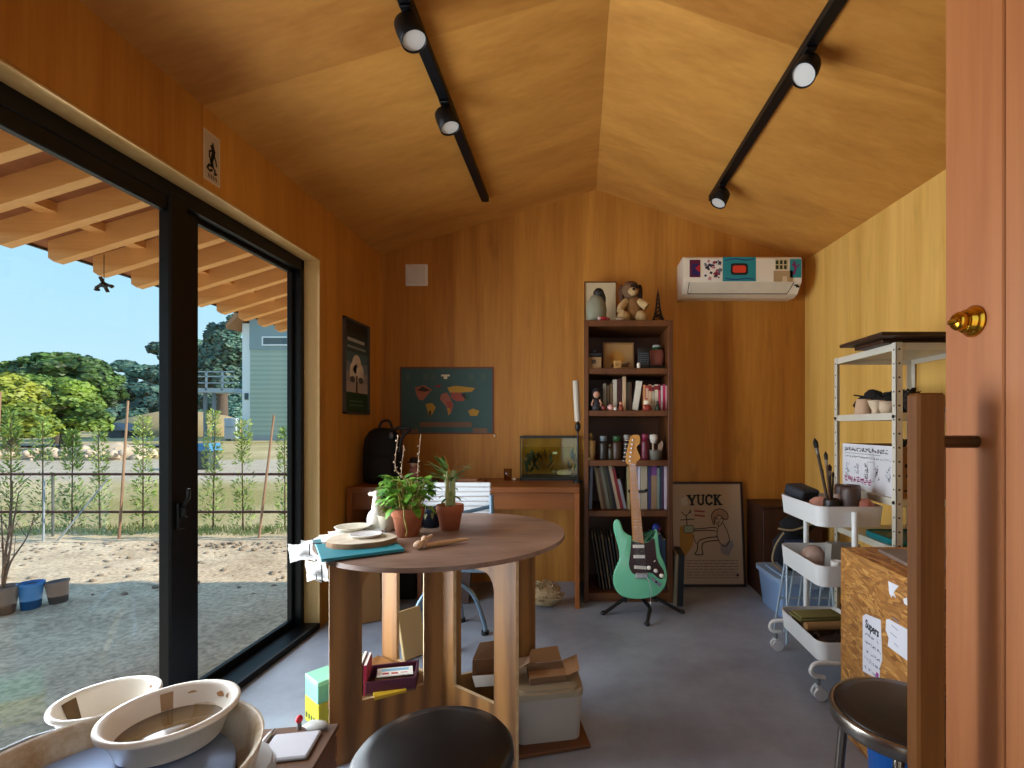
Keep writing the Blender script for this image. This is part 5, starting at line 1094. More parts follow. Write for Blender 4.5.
for y in (232, 262): po.stroke(gq([(180, y), (245, y + 6)]), .012, REDI, My, .003)
hair = [(310, 330), (295, 290), (298, 250), (330, 222), (370, 222), (402, 250), (404, 285), (380, 290), (345, 262), (315, 290), (310, 330)]
po.poly([(x, y, .0028) for x, y in gq(hair)], pm('#a08066', .85), My)
po.stroke([tuple(v) for v in crom(gq(hair[:-1]), 3)], .006, pm('#5c2c24', .8), My, .0034)
for L, wd in (([(312, 275), (318, 305), (345, 335), (368, 310), (375, 280)], .005), ([(322, 285), (340, 290)], .006), ([(352, 288), (368, 284)], .006), ([(335, 315), (352, 314)], .005), ([(340, 335), (332, 360), (325, 400)], .005),
              ([(370, 315), (395, 370), (410, 430), (395, 460)], .005), ([(325, 350), (305, 345), (240, 352), (165, 358)], .006), ([(325, 372), (300, 368), (240, 366), (165, 370)], .006), ([(325, 400), (345, 450), (380, 475), (410, 440)], .006),
              ([(330, 410), (270, 415), (215, 430), (195, 450), (190, 500), (170, 525)], .007), ([(330, 435), (270, 440), (228, 455), (222, 500), (225, 530), (175, 530)], .007), ([(165, 395), (172, 430), (185, 455)], .005), ([(80, 295), (175, 290)], .006), ([(120, 265), (125, 330)], .006), ([(90, 240), (112, 262), (130, 258), (150, 232)], .005), ([(150, 230), (148, 245)], .009), ([(105, 335), (165, 335), (165, 380), (105, 380), (105, 335)], .004), ([(345, 300), (338, 306)], .004)):
    po.stroke([tuple(v) for v in crom(gq(L), 3, False)], wd, LK, My, .0036)
rr = random.Random(2)
for i in range(7):
    x = 115
    while x < 455:
        x2 = min(460, x + rr.uniform(14, 46)); po.stroke(gq([(x, 572 + i * 19), (x2, 572 + i * 19)]), .0045, pm('#6a5446', .8), My, .003); x = x2 + 9
    if i > 4: pass
(cx, cy), = gq([(457, 668)]); po.poly([(cx + .014 * math.cos(a * PI / 5) * (1 if a % 2 else .5), cy + .014 * math.sin(a * PI / 5) * (1 if a % 2 else .5), .0032) for a in range(10)], pm('#3c2024', .8), My)
po.build('print', yp)
bkb = MB().box(-w/2 + .01, w/2 - .01, .0101, .014, .012, h - .012, pm('#6d543a', .8)).build('backing', yp)

# ================================================================== right side: corner cabinet, bin, cart, shelving
cc = thing('corner_cabinet', 'low dark brown cabinet in the far right corner behind the blue bin', 'cabinet', (1.13, 3.08, 0)); DB = wood('#2c160c', '#452616', 'Z', 9, .5, .07)
m = MB().box(0, .015, .012, .29, 0, .56, DB).box(.365, .38, .012, .29, 0, .56, DB).box(.015, .365, .28, .29, 0, .56, DB).box(.015, .365, .012, .28, .0, .03, DB).box(-.005, .385, .0, .295, .56, .578, DB, .002); m.build('carcass', cc)
for i in range(2):
    d_ = MB().box(.004 + i * .187, .188 + i * .187, .0, .0118, .03, .556, DB, .002).build('door', cc); MB().ball((.17 if i == 0 else .21, -.010, .33), (.008, .010, .008), pm('#6a5a3a', .35, .7), 10).build('knob', d_)
def bin_(name, label, loc, rz, w, d, h, mat, lidm, cat='storage bin'):
    t = thing(name, label, cat, loc, rz=rz); m = MB(); p0 = rrect(-w/2 + .02, w/2 - .02, -d/2 + .02, d/2 - .02, .03); p1 = rrect(-w/2, w/2, -d/2, d/2, .035); n = len(p0)
    m.add([(x, y, .0) for x, y in p0] + [(x, y, h - .03) for x, y in p1], [(i, (i + 1) % n, n + (i + 1) % n, n + i) for i in range(n)] , mat, True).add([(x, y, 0) for x, y in p0], [tuple(range(n - 1, -1, -1))], mat); m.build('body', t)
    MB().rbox(-w/2 - .012, w/2 + .012, -d/2 - .012, d/2 + .012, h - .034, h - .008, lidm, .04).rbox(-w/2 + .03, w/2 - .03, -d/2 + .03, d/2 - .03, h - .008, h, lidm, .03).build('lid', t)
    for s in (-1, 1): MB().box(-.05, .05, s * (d/2 + .0125), s * (d/2 + .020), h - .06, h - .012, lidm, .003).build('clip', t)
    return t
bin_('storage_bin', 'translucent blue plastic storage bin on the floor near the far right corner', (1.275, 2.90, 0), R(2), .37, .33, .235, pm('#7f9cc4', .3, 0, .06, 5), pm('#8ea6c4', .35, 0, .05))

ct = thing('utility_cart', 'white three-tier metal utility cart full of pottery tools', 'cart', (.938, 1.95, 0))
CWH = pm('#dcdcda', .4, 0, .03); cw, cl = .275, .40
def tier(z0, z1):
    m = MB(); r = .045; po_ = rrect(0, cw, 0, cl, r, 6); pi_ = rrect(.004, cw - .004, .004, cl - .004, r - .004, 6); pb = rrect(.008, cw - .008, .008, cl - .008, r - .006, 6); n = len(po_)
    m.add([(x, y, z0) for x, y in pb] + [(x, y, z1) for x, y in po_], [(i, (i + 1) % n, n + (i + 1) % n, n + i) for i in range(n)], CWH, True)
    m.add([(x, y, z0 + .004) for x, y in pb] + [(x, y, z1) for x, y in pi_], [(n + i, n + (i + 1) % n, (i + 1) % n, i) for i in range(n)], CWH, True)
    m.add([(x, y, z1) for x, y in po_] + [(x, y, z1) for x, y in pi_], [(i, (i + 1) % n, n + (i + 1) % n, n + i) for i in range(n)], CWH)
    m.add([(x, y, z0) for x, y in pb], [tuple(range(n - 1, -1, -1))], CWH).add([(x, y, z0 + .004) for x, y in pb], [tuple(range(n))], CWH)
    return m.build('tray', ct)
TR = [(.675, .758), (.435, .520), (.135, .216)]
for a, b in TR: tier(a, b)
for y in (-.012, cl + .012):
    pst = MB().tube(crom([(cw / 2, y, .74), (cw / 2, y, .5), (cw / 2, y, .12)], 3, False), .012, CWH, 12).build('post', ct); pst['label'] = 'white tubular post'
    MB().tube(crom([(cw / 2 - .12, y, .085), (cw / 2 - .165, y, .095), (cw / 2 - .172, y, .122), (cw / 2 - .14, y, .142), (cw / 2, y, .135), (cw / 2 + .10, y, .142), (cw / 2 + .13, y, .122), (cw / 2 + .126, y, .095), (cw / 2 + .09, y, .085)], 4, False) + [(cw / 2, y, .082)] , .009, CWH, 10).build('foot_bar', ct)
    for s in (-1, 1):
        cx = cw / 2 + s * .11 - (.035 if s < 0 else 0); c_ = MB().cyl((cx, y, .055), (cx, y, .085), .008, STEEL, n=10).box(cx - .012, cx + .012, y - .016, y + .016, .045, .058, pm('#b9bcc0', .4), .003).build('caster_fork', ct)
        MB().cyl((cx + .006 - .003, y - .020, .0255), (cx + .006 - .003, y - .006, .0255), .025, pm('#c9c9c9', .5), n=20).cyl((cx + .003, y + .006, .0255), (cx + .003, y + .020, .0255), .025, pm('#c9c9c9', .5), n=20).build('wheel', c_)
# contents of the cart, top tray (base .679)
def world(o, x, y, z, rz=0, label='', cat='', group=None, rx=0, ry=0): o.location = (x, y, z); o.rotation_euler = (rx, ry, rz); return tag(o, label, cat, group)
zt_ = .680
world(MB().box(-.05, .05, -.06, .06, 0, .055, pm('#1b2028', .7), .012, seg=2).build('pouch'), 1.015, 2.285, zt_ + .066, R(20), 'dark slate pouch perched at the far corner of the cart\'s top tray', 'pouch', rx=R(12))
world(MB().box(-.055, .055, -.055, .055, 0, .063, pm('#4a3830', .8), .004).build('carton'), 1.015, 2.275, zt_, 0, 'brown carton under the slate pouch in the top tray', 'box')
world(MB().ball((0, 0, .045), (.05, .045, .048), pm('#c08a78', .5, 0, .25, 20), 14, jit=.06).build('clay_bag'), 1.035, 2.14, zt_ + .0, 0, 'pinkish clear bag of clay in the cart\'s top tray', 'bag')
world(MB().ball((0, 0, .055), (.042, .04, .056), pm('#cfc0b8', .35, 0, .15, 20), 14, jit=.06).build('plastic_bag'), 1.075, 2.09, zt_, 0, 'pale plastic bag next to the brush jar', 'bag')
WJ = pm('#4b3a34', .5, 0, .2)
def jarx(label, x, y, r, h, mat): return world(MB().lathe([(0, 0), (r * .93, 0), (r, .006), (r, h * .9), (r * .92, h), (r * .84, h), (r * .85, .008), (0, .008)], mat, n=22).build('jar'), x, y, zt_, 0, label, 'jar', 'jars in the top tray of the cart')
jarx('slim dark jar holding the tall brushes', 1.03, 2.03, .032, .10, pm('#241a18', .4)); jarx('brownish jar right of the tall brushes', 1.10, 2.02, .036, .150, WJ); jarx('smoky jar at the right of the cart\'s top tray', 1.145, 2.085, .033, .150, pm('#5d5450', .35)); jarx('dark red-brown jar at the back right of the top tray', 1.15, 2.17, .033, .14, pm('#3a2420', .5))
def brush(label, dx, dy, L, col, tip, r=.004):
    t = thing('paint_brush', label, 'brush', (1.03, 2.03, zt_ + .012), group='brushes in the slim dark jar'); d = Vector((dx, dy, 1)).normalized() * L
    MB().cyl((0, 0, 0), d * .8, r, pm(col, .5), n=10).build('handle', t); MB().cyl(d * .8, d * .88, r * 1.25, pm('#7d7468', .35, .7), n=10).build('ferrule', t); MB().cyl(d * .88, d * .95, r * 1.5, pm(tip, .9), r1=r * 1.7, n=10).cyl(d * .95, d, r * 1.7, pm(tip, .9), r1=.001, n=10).build('bristles', t)
brush('tallest brush, dark with a thick black head, leaning left', -.20, .02, .345, '#3c2a1c', '#1c1614', .006); brush('second tall brush, brown, leaning slightly left', -.10, -.02, .285, '#5a3a22', '#2a201a', .0045); brush('short upright dark brush in the slim jar', -.02, .04, .23, '#2a2420', '#3a302a', .0055); brush('short thin ochre-handled brush leaning left', -.16, .08, .22, '#8a6a3a', '#4a3a2a', .0035); brush('thin black brush leaning right', .06, .05, .20, '#1c1a1c', '#4a3a30', .0035)
world(MB().ball((0, 0, .03), (.032, .03, .03), pm('#b06a58', .7, 0, .15), 12, jit=.06)  .build('sponge'), 1.148, 1.995, zt_ + .045, 0, 'salmon pink sponge at the front right of the top tray', 'sponge')
world(MB().box(-.02, .02, -.018, .018, 0, .05, pm('#8a8078', .6), .004)  .build('eraser_block'), 1.150, 1.993, zt_ - .0005, 0, 'grey block under the salmon sponge', 'block')
# middle tray (base .439)
zm = .440
world(MB().ball((0, 0, .055), (.055, .06, .057), pm('#a58878', .5, 0, .25, 18), 14, jit=.07).build('clay_bag'), 1.022, 2.17, zm, 0, 'mauve bag of clay in the middle tray of the cart', 'bag')
world(MB().prism([(-.065, 0), (.065, 0), (.075, .135), (-.055, .14)], -.022, .022, pm('#8d8880', .8, 0, .08), M=T(0, 0, 0, PI / 2)).build('paper_packet'), 1.105, 2.10, zm + .0, R(6), 'upright grey paper packet in the middle tray', 'packet', rx=0)
for i, (x, y, r) in enumerate(((1.03, 1.995, .020), (1.075, 1.99, .022), (1.12, 1.995, .024))):
    world(MB().lathe([(0, 0), (r * .7, 0), (r, .075), (r * .97, .092), (r * .85, .092), (r * .6, .008), (0, .008)], pm('#dfdcd6', .5), n=18).build('small_cup'), x, y, zm, 0, ['small white cup at the left front of the middle tray', 'small white cup between two others in the middle tray', 'small white cup at the right front of the middle tray'][i], 'cup', 'white cups in the middle tray')
# bottom tray (base .139)
zb = .140
kb_ = MB(); kb_.box(-.10, .11, -.06, .06, 0, .075, pm('#5a3d22', .85), .004)
world(kb_.build('cardboard_box'), 1.065, 2.21, zb, 0, 'brown cardboard box at the back of the bottom tray', 'cardboard box')
world(MB().box(-.11, .11, -.05, .05, 0, .012, pm('#6d6634', .85, 0, .12), .005, seg=2).box(-.10, .09, -.045, .04, .012, .022, pm('#7a703c', .85, 0, .12), .004, seg=2).build('folded_cloth'), 1.06, 2.215, zb + .0755, R(5), 'folded olive cloth on the cardboard box in the bottom tray', 'cloth')
world(MB().cyl((-.10, 0, .018), (.10, 0, .018), .018, pm('#a07a4a', .8), n=18).build('cardboard_tube'), 1.06, 2.12, zb + .058, R(4), 'tan cardboard tube lying across the bottom tray', 'tube')
rr = random.Random(9); m = MB()
for i in range(26): a = rr.uniform(0, PI); x, y = rr.uniform(-.075, .075), rr.uniform(-.05, .05); m.tube([(x, y, rr.uniform(.02, .045)), (x + .03 * math.cos(a), y + .03 * math.sin(a), rr.uniform(.03, .06)), (x + .055 * math.cos(a), y + .05 * math.sin(a), rr.uniform(.015, .04))], rr.uniform(.006, .011), pm(rr.choice(['#2a1a12', '#3a261a', '#4a3424']), .9), 6)
m.ball((0, 0, .03), (.10, .07, .03), pm('#2a1a12', .9), 12, jit=.1)
world(m.build('leather_scraps'), 1.07, 2.04, zb, 0, 'dark brown tangle of leather scraps in the bottom tray', 'leather')
# pale rack and dark bag behind the cart
rkk = thing('folding_rack', 'pale blue folding wire rack standing behind the cart', 'rack', (1.16, 2.50, 0)); PBL = pm('#a9bcc9', .35, .2)
for i in range(6): MB().tube([(-.16 + i * .055, .07, .0), (-.13 + i * .05, .0, .38)], .006, PBL, 8).build('leg' if i in (0, 5) else 'wire', rkk)
for i in range(2): MB().tube([(-.15 + i * .25, -.07, .0), (-.12 + i * .22, .0, .38)], .006, PBL, 8).build('leg', rkk)
MB().tube([(-.135, 0, .38), (.13, 0, .38)], .008, PBL, 8).tube([(-.147, .035, .19), (.137, .035, .19)], .005, PBL, 8).build('top_bar', rkk)
bgk = thing('tote_bag', 'black and navy bag with beige straps slung on the dark cabinet behind the cart', 'bag', (1.22, 2.86, .236))
MB().ball((0, 0, .12), (.115, .09, .12), pm('#10131c', .9, 0, .2), 16, jit=.05).ball((.02, -.02, .27), (.10, .07, .055), pm('#0c0c10', .9, 0, .2), 14, jit=.08).box(-.08, .09, -.098, -.07, .10, .20, pm('#16264a', .85), .012, seg=2).build('bag', bgk)
MB().tube(crom([(-.08, -.08, .24), (-.125, -.07, .16), (-.135, -.06, .07), (-.09, -.08, .02)], 5, False), .006, pm('#8a7a5e', .8), 7).tube(crom([(-.11, -.07, .26), (-.03, -.09, .255), (.08, -.08, .29)], 5, False), .006, pm('#8a7a5e', .8), 7).build('strap', bgk)

# steel shelving
SHX0, SHX1, SHY0, SHY1, SHT = 1.222, 1.60, 1.913, 2.385, 1.408
ss = thing('steel_shelving', 'white slotted-angle steel shelving unit against the right wall', 'shelving', (SHX0, SHY0, 0)); SW, SD = SHX1 - SHX0, SHY1 - SHY0
SWH = pm('#d6d0be', .45, .1, .04); SLOT = pm('#3a372f', .6)
def angle_post(x, y, sx, sy):
    m = MB(); w, th = .026, .0025
    m.box(min(x, x + sx * w), max(x, x + sx * w), min(y, y + sy * th), max(y, y + sy * th), 0, SHT, SWH).box(min(x, x + sx * th), max(x, x + sx * th), min(y, y + sy * w), max(y, y + sy * w), 0, SHT, SWH)
    k = 0; z = .06
    while z < SHT - .02:
        m.cyl((x + sx * .013, y - sy * .0006, z), (x + sx * .013, y + sy * .0002, z), .0045, SLOT, n=8).cyl((x - sx * .0006, y + sy * .013, z), (x + sx * .0002, y + sy * .013, z), .0040, SLOT, n=8); z += .055
    return m.build('post', ss)
for x, sx in ((0, 1), (SW, -1)):
    for y, sy in ((0, 1), (SD, -1)): angle_post(x, y, sx, sy)
for z in (SHT - .002, 1.132, .792, .60, .16):
    MB().box(.003, SW - .003, .003, SD - .003, z - .006, z, SWH).box(.003, SW - .003, .0026, .006, z - .028, z - .006, SWH).box(.003, SW - .003, SD - .006, SD - .003, z - .028, z - .006, SWH).box(.0026, .006, .003, SD - .003, z - .028, z - .006, SWH).box(SW - .006, SW - .003, .003, SD - .003, z - .028, z - .006, SWH).build('shelf', ss)
for y in (.014, SD - .014):
    for z in (1.117, .778): MB().cyl((-.004, y, z), (0.001, y, z), .007, BLACK, n=10).build('bolt', ss)
# dark boards on top
DBR = wood('#2e1b10', '#4a2e1c', 'X', 9, .5, .1)
world(MB().box(0, .40, 0, .20, 0, .016, DBR, .002).build('dark_board'), 1.185, 1.94, SHT, 0, 'lower dark brown board on top of the steel shelving', 'board', 'boards on the steel shelving')
world(MB().box(0, .48, 0, .31, 0, .014, DBR, .002).build('dark_board'), 1.135, 1.86, SHT + .0165, 0, 'upper dark brown board overhanging the front of the steel shelving', 'board', 'boards on the steel shelving')
# clay cups on the second level
z2 = 1.1325; CLW = pm('#d3bda0', .75, 0, .1, 25)
def claycup(label, x, y, prof, col=CLW, g='unfired clay cups on the shelving'): return world(MB().lathe(prof, col, n=26).build('clay_cup'), x, y, z2, 0, label, 'cup', g)
claycup('upturned pale clay cup, leftmost of the cups on the steel shelving', 1.280, 2.235, [(.040, 0), (.030, .066), (.027, .070), (0, .070)], pm('#c9a98a', .75, 0, .1, 25)); claycup('footed pale clay bowl between two cups on the steel shelving', 1.285, 2.148, [(0, 0), (.018, 0), (.017, .016), (.030, .044), (.035, .060), (.032, .060), (.017, .024), (0, .022)]); claycup('small pale clay cup nearest the shelving post', 1.285, 2.07, [(0, 0), (.024, 0), (.032, .026), (.030, .052), (.027, .052), (.022, .008), (0, .008)])
m = MB(); rr = random.Random(21)
m.ball((-.05, .12, .045), (.05, .05, .046), pm('#171512', .9, 0, .3, 40), 12, jit=.15).ball((0, 0, .05), (.07, .15, .052), pm('#171512', .9, 0, .3, 40), 16, jit=.12).ball((-.03, .10, .085), (.035, .05, .035), pm('#14120f', .9), 12, jit=.15)
for i in range(22): m.tube([(rr.uniform(-.05, .05), rr.uniform(-.1, .14), .06), (rr.uniform(-.08, .06), rr.uniform(-.12, .18), rr.uniform(.06, .11))], .004, BLACK_SOFT, 5)
world(m.build('black_cloth'), 1.39, 2.20, z2, 0, 'crumpled black cloth behind the clay cups', 'cloth')
pc = MB(); pc.ball((0, 0, .045), (.03, .03, .045), pm('#2a2018', .9), 12)
for i in range(40): a = rr.uniform(0, 2 * PI); z = rr.uniform(.0, .085); r = .032 * math.sin(PI * (z + .01) / .1); pc.leaf((r * .7 * math.cos(a), r * .7 * math.sin(a), z), (math.cos(a), math.sin(a), .7), .028, .016, pm('#33261c', .9), -.3)
world(pc.build('pine_cone'), 1.318, 1.965, z2, 0, 'dark pine cone on the shelving, right of the post', 'pine cone')
world(MB().lathe([(0, 0), (.05, 0), (.075, .016), (.078, .02), (.07, .018), (0, .008)], pm('#c2b49a', .6), n=28).build('clay_plate'), 1.47, 1.985, z2, 0, 'pale clay plate on the shelving beside the pine cone', 'plate')
# printed carton on the third level
z3 = .7925
pcx = thing('printed_carton', 'white carton printed in black and magenta on the steel shelving', 'carton', (1.245, 1.93, z3)); WPR = pm('#dfe0e4', .7, 0, .03)
m = MB(); wl, hl, dp = .42, .205, .26
m.box(0, .004, 0, wl, 0, hl, WPR).box(dp - .004, dp, 0, wl, 0, hl, CARD).box(.004, dp - .004, 0, .004, 0, hl, CARD).box(.004, dp - .004, wl - .004, wl, 0, hl, CARD).box(.004, dp - .004, .004, wl - .004, 0, .004, CARD).box(.004, dp - .004, .004, wl - .004, hl - .05, hl - .045, pm('#15120f', .9)); m.build('box', pcx)
pt = MB(); Mc = FACE_LEFT(-.0004, wl, 0); MG = pm('#b0407a', .7); LKs = pm('#26262c', .8); LG_ = pm('#8a90a0', .8)
rr = random.Random(17)
def glyph(x, y, s, col, wd, n=4):
    for k in range(n):
        a, b = (rr.uniform(0, s), rr.uniform(0, s)), (rr.uniform(0, s), rr.uniform(0, s))
        if rr.random() < .5: b = (a[0] + s * .6 * rr.choice((-1, 1)), a[1])
        else: b = (a[0] + s * .1, a[1] + s * .6 * rr.choice((-1, 1)))
        cl_ = lambda v: max(0, min(s, v)); pt.stroke([(x + a[0], y + a[1]), (x + cl_(b[0]), y + cl_(b[1]))], wd, col, Mc, .0008)
for i in range(17): glyph(.02 + i * .0195, .172, .017, LKs, .0032, 5)
pt.stroke([(.02, .163), (.30, .163)], .0015, LKs, Mc)
for i in range(38): glyph(.03 + i * .0098, .143, .0085, LKs, .0016, 3)
for i in range(5):
    x = .02 + i * .078
    for k in range(18): glyph(x + rr.uniform(0, .03), .055 + rr.uniform(0, .055), .014, LKs if i in (2, 3) else LG_, .0022, 2)
pt.stroke([(.205, .05), (.255, .05), (.255, .13), (.205, .13), (.205, .05)], .0018, LG_, Mc)
for i in range(8): glyph(.018 + i * .027, .03, .026, MG, .0046, 6)
pt.build('print', pcx)
pt = MB(); Mk2 = FACE_FRONT(.05, -.0004, .02)
for (x, y) in ((-.02, .11), (-.015, .07), (.01, .11), (.0, .03)): pt.poly([(x + .009 * math.cos(a * PI / 5), y + .009 * math.sin(a * PI / 5), .0004) for a in range(10)], INK, Mk2)
pt.stroke([(-.03, .012), (.05, .012)], .006, INK, Mk2).stroke([(.0, .05), (.04, .05)], .004, INK, Mk2).build('print', pcx)
m = MB()
for i in range(9): m.ball((rr.uniform(-.04, .04), rr.uniform(-.02, .02), .014 + rr.uniform(0, .05)), .014, BLACK, 8)
world(m.build('black_clips'), 1.31, 1.965, z3 + .1605, 0, 'small black clips heaped at the near end of the printed carton', 'clips')
ty = MB().prism(rrect(-.13, .10, -.12, .12, .03), 0, .006, pm('#127a80', .45)).tube([(x, y, .02) for x, y in rrect(-.13, .10, -.12, .12, .03)], .006, pm('#158890', .45), 8, closed=True).prism(rrect(-.133, .103, -.123, .123, .03), .004, .02, pm('#127a80', .45)).build('teal_tray'); world(ty, 1.37, 2.04, .6005, 0, 'teal plastic tray on the lower level of the steel shelving', 'tray')

# OSB cabinet with notes
oc = thing('osb_cabinet', 'chipboard cabinet with paper notes taped on its side, right of the cart', 'cabinet', (.921, 1.30, 0)); OSB = chips(['#7a4a1c', '#b37a34', '#94602a', '#c99248', '#8a5424', '#d3a259'], 85)
ow, od, oh = .62, .45, .648
MB().box(0, .018, 0, od, 0, oh - .018, OSB).build('side_panel', oc); MB().box(ow - .018, ow, 0, od, 0, oh - .018, OSB).build('side_panel', oc)
MB().box(0, ow, 0, od, oh - .0178, oh, OSB, .001).build('top_panel', oc); MB().box(.018, ow - .018, 0, .018, .02, oh - .0182, OSB).build('front_panel', oc); MB().box(.018, ow - .018, od - .018, od, .02, oh - .0182, OSB).build('back_panel', oc)
def note(label, pts, z=.001):
    """paper on the left side of the cabinet; points given as (y from the far edge, height)"""
    return pts
XS = .921
def yv(u): return XS * F / (u - U0)
def sidept(u, v): y = yv(u); return (y, Zp(v, y))
def paper(name, label, uv, draw=None, col='#d8d9e0'):
    pts = [sidept(u, v) for u, v in uv]; cy = sum(p[0] for p in pts) / len(pts); cz = sum(p[1] for p in pts) / len(pts)
    m = MB(); Ml = FACE_LEFT(0, 0, 0); L = [(-(y - cy), z - cz) for y, z in pts]; m.prism(L, 0, .0012, pm(col, .85, 0, .03), M=Ml)
    if draw: draw(m, Ml, L)
    o = m.build(name); o.location = (XS, cy, cz); return tag(o, label, 'note', 'notes on the chipboard cabinet')
BLU = pm('#3a4668', .8)
def d1_(m, M, L):
    xs = [p[0] for p in L]; x0, x1 = min(xs), max(xs); ys = [p[1] for p in L]; top = max(ys); w_ = x1 - x0; rr = random.Random(6)
    m.text('Supers', .038, LKs, M @ T((x0 + x1) / 2, top - .045, .0016, 0, 0, R(-3)), sx=.70, bold=.001)
    for r_ in range(6):
        for k in range(8):
            if rr.random() < .85:
                x = x0 + .012 + k * (w_ - .02) / 8; y = top - .08 - r_ * .027; s = .011
                for _ in range(3): m.stroke([(x + rr.uniform(0, s), y + rr.uniform(0, s)), (x + rr.uniform(0, s), y + rr.uniform(0, s))], .0018, BLU if r_ > 1 else LKs, M, .0018)
    m.box(x1 - .03, x1 - .018, min(ys) + .012, min(ys) + .035, .0012, .0018, pm('#a82a90', .6), M=M)
paper('paper_note', 'tall torn handwritten note in black and blue, on the chipboard cabinet', [(863, 616), (866, 614), (881, 620), (882.5, 660), (880, 668), (880, 678), (872, 676), (863, 671)], d1_)
def d2_(m, M, L):
    xs = [p[0] for p in L]; x0, x1 = min(xs), max(xs)
    for i, (a, b) in enumerate(((.3, .55), (.25, .5), (.2, .45), (.35, .5))): m.stroke([(x0 + (x1 - x0) * a, .05 - .024 * i), (x0 + (x1 - x0) * b, .046 - .024 * i)], .0025, LG_, M, .0016)
paper('paper_note', 'wider white note sheet with faint lines, nearer the open door', [(886.5, 619.5), (889, 619), (912, 632), (912, 664), (888, 646), (889, 638), (886, 630)], d2_)
paper('paper_scrap', 'torn white paper scrap with fringe above the notes', [(888.5, 581), (899, 586), (894, 592), (896, 598), (893, 595), (891.5, 597.5), (889.5, 593)]); paper('paper_scrap', 'tiny torn white scrap right of the fringed scrap', [(903.5, 599), (907, 597.5), (908, 606), (904.5, 603.5)])
world(MB().box(0, .30, 0, .24, 0, .012, wood('#6a5a50', '#8d7d72', 'X', 9, .6, .1), .002).build('board'), .985, 1.44, oh + .0005, R(-6), 'grey-brown board lying on top of the chipboard cabinet', 'board')
pbg = MB(); vs = []
prof = [(0, 0), (.055, .0), (.062, .03), (.058, .09), (.040, .14), (.022, .155), (.030, .175), (.0, .172)]
pbg.lathe(prof, pm('#cfcfcc', .4, 0, .04), n=22); 
po_ = pbg.build('plastic_bag'); rr = random.Random(31)
for v in po_.data.vertices: v.co.x *= 1 + rr.uniform(-.12, .12); v.co.y *= 1 + rr.uniform(-.12, .12)
world(po_, 1.165, 1.645, oh + .013, 0, 'crumpled white plastic bag on the chipboard cabinet', 'bag')
# ================================================================== outdoors
def gz(x, y):
    d = math.hypot(max(0, -x - 4) * .6, max(0, y - 5))
    if y < 7: z = -.30
    else: z = -.30 + min(1, (y - 7) / 23) * .5 + max(0, y - 30) * .02
    return z
def ground_mat():
    m, nt, b = _new('earth_and_grass'); L = nt.links
    tc = nt.nodes.new('ShaderNodeTexCoord'); sx = nt.nodes.new('ShaderNodeSeparateXYZ'); L.new(tc.outputs['Object'], sx.inputs[0])
    n = nt.nodes.new('ShaderNodeTexNoise'); n.inputs['Scale'].default_value = 1.6; n.inputs['Detail'].default_value = 10; n.inputs['Roughness'].default_value = .7; L.new(tc.outputs['Object'], n.inputs['Vector'])
    n2 = nt.nodes.new('ShaderNodeTexNoise'); n2.inputs['Scale'].default_value = .16; n2.inputs['Detail'].default_value = 4; L.new(tc.outputs['Object'], n2.inputs['Vector'])
    n3 = nt.nodes.new('ShaderNodeTexNoise'); n3.inputs['Scale'].default_value = 30; n3.inputs['Detail'].default_value = 4; L.new(tc.outputs['Object'], n3.inputs['Vector'])
    def ramp(src, a, b_, pa, pb):
        r = nt.nodes.new('ShaderNodeValToRGB'); r.color_ramp.elements[0].position = pa; r.color_ramp.elements[1].position = pb
        r.color_ramp.elements[0].color = (*lin(a), 1); r.color_ramp.elements[1].color = (*lin(b_), 1); L.new(src, r.inputs[0]); return r.outputs[0]
    near = ramp(n.outputs['Fac'], '#b49c82', '#e8d1b2', .3, .62); far = ramp(n2.outputs['Fac'], '#a59a66', '#d2bf98', .40, .54)
    path = ramp(n.outputs['Fac'], '#b9ab98', '#d3c6b2', .3, .7)
    def step(v0, v1, wob=1.0):
        a = nt.nodes.new('ShaderNodeMath'); a.operation = 'MULTIPLY_ADD'; a.inputs[1].default_value = wob; L.new(n.outputs['Fac'], a.inputs[0]); L.new(sx.outputs['Y'], a.inputs[2])
        r = nt.nodes.new('ShaderNodeMapRange'); r.inputs['From Min'].default_value = v0; r.inputs['From Max'].default_value = v1; L.new(a.outputs[0], r.inputs['Value']); return r.outputs[0]
    def mix(f, a, b_):
        x = nt.nodes.new('ShaderNodeMix'); x.data_type = 'RGBA'; L.new(f, x.inputs['Factor']); L.new(a, x.inputs['A']); L.new(b_, x.inputs['B']); return x.outputs['Result']
    c = mix(step(6.4, 6.9), near, far)
    pa = nt.nodes.new('ShaderNodeMath'); pa.operation = 'MULTIPLY'; inv = nt.nodes.new('ShaderNodeMath'); inv.operation = 'SUBTRACT'; inv.inputs[0].default_value = 1
    L.new(step(17.5, 18.5, 2), inv.inputs[1]); L.new(step(12, 13, 2), pa.inputs[0]); L.new(inv.outputs[0], pa.inputs[1])
    c = mix(pa.outputs[0], c, path)
    gr = ramp(n3.outputs['Fac'], '#cfcfcf', '#ffffff', .35, .6); mm = nt.nodes.new('ShaderNodeMix'); mm.data_type = 'RGBA'; mm.blend_type = 'MULTIPLY'; mm.inputs['Factor'].default_value = 1; L.new(c, mm.inputs['A']); L.new(gr, mm.inputs['B'])
    L.new(mm.outputs['Result'], b.inputs['Base Color']); b.inputs['Roughness'].default_value = .95; b.inputs['Specular IOR Level'].default_value = .1
    bp = nt.nodes.new('ShaderNodeBump'); bp.inputs['Strength'].default_value = .6; bp.inputs['Distance'].default_value = .03
    ad = nt.nodes.new('ShaderNodeMath'); ad.operation = 'MULTIPLY_ADD'; ad.inputs[1].default_value = .3; L.new(n3.outputs['Fac'], ad.inputs[0]); L.new(n.outputs['Fac'], ad.inputs[2]); L.new(ad.outputs[0], bp.inputs['Height']); L.new(bp.outputs['Normal'], b.inputs['Normal'])
    return m
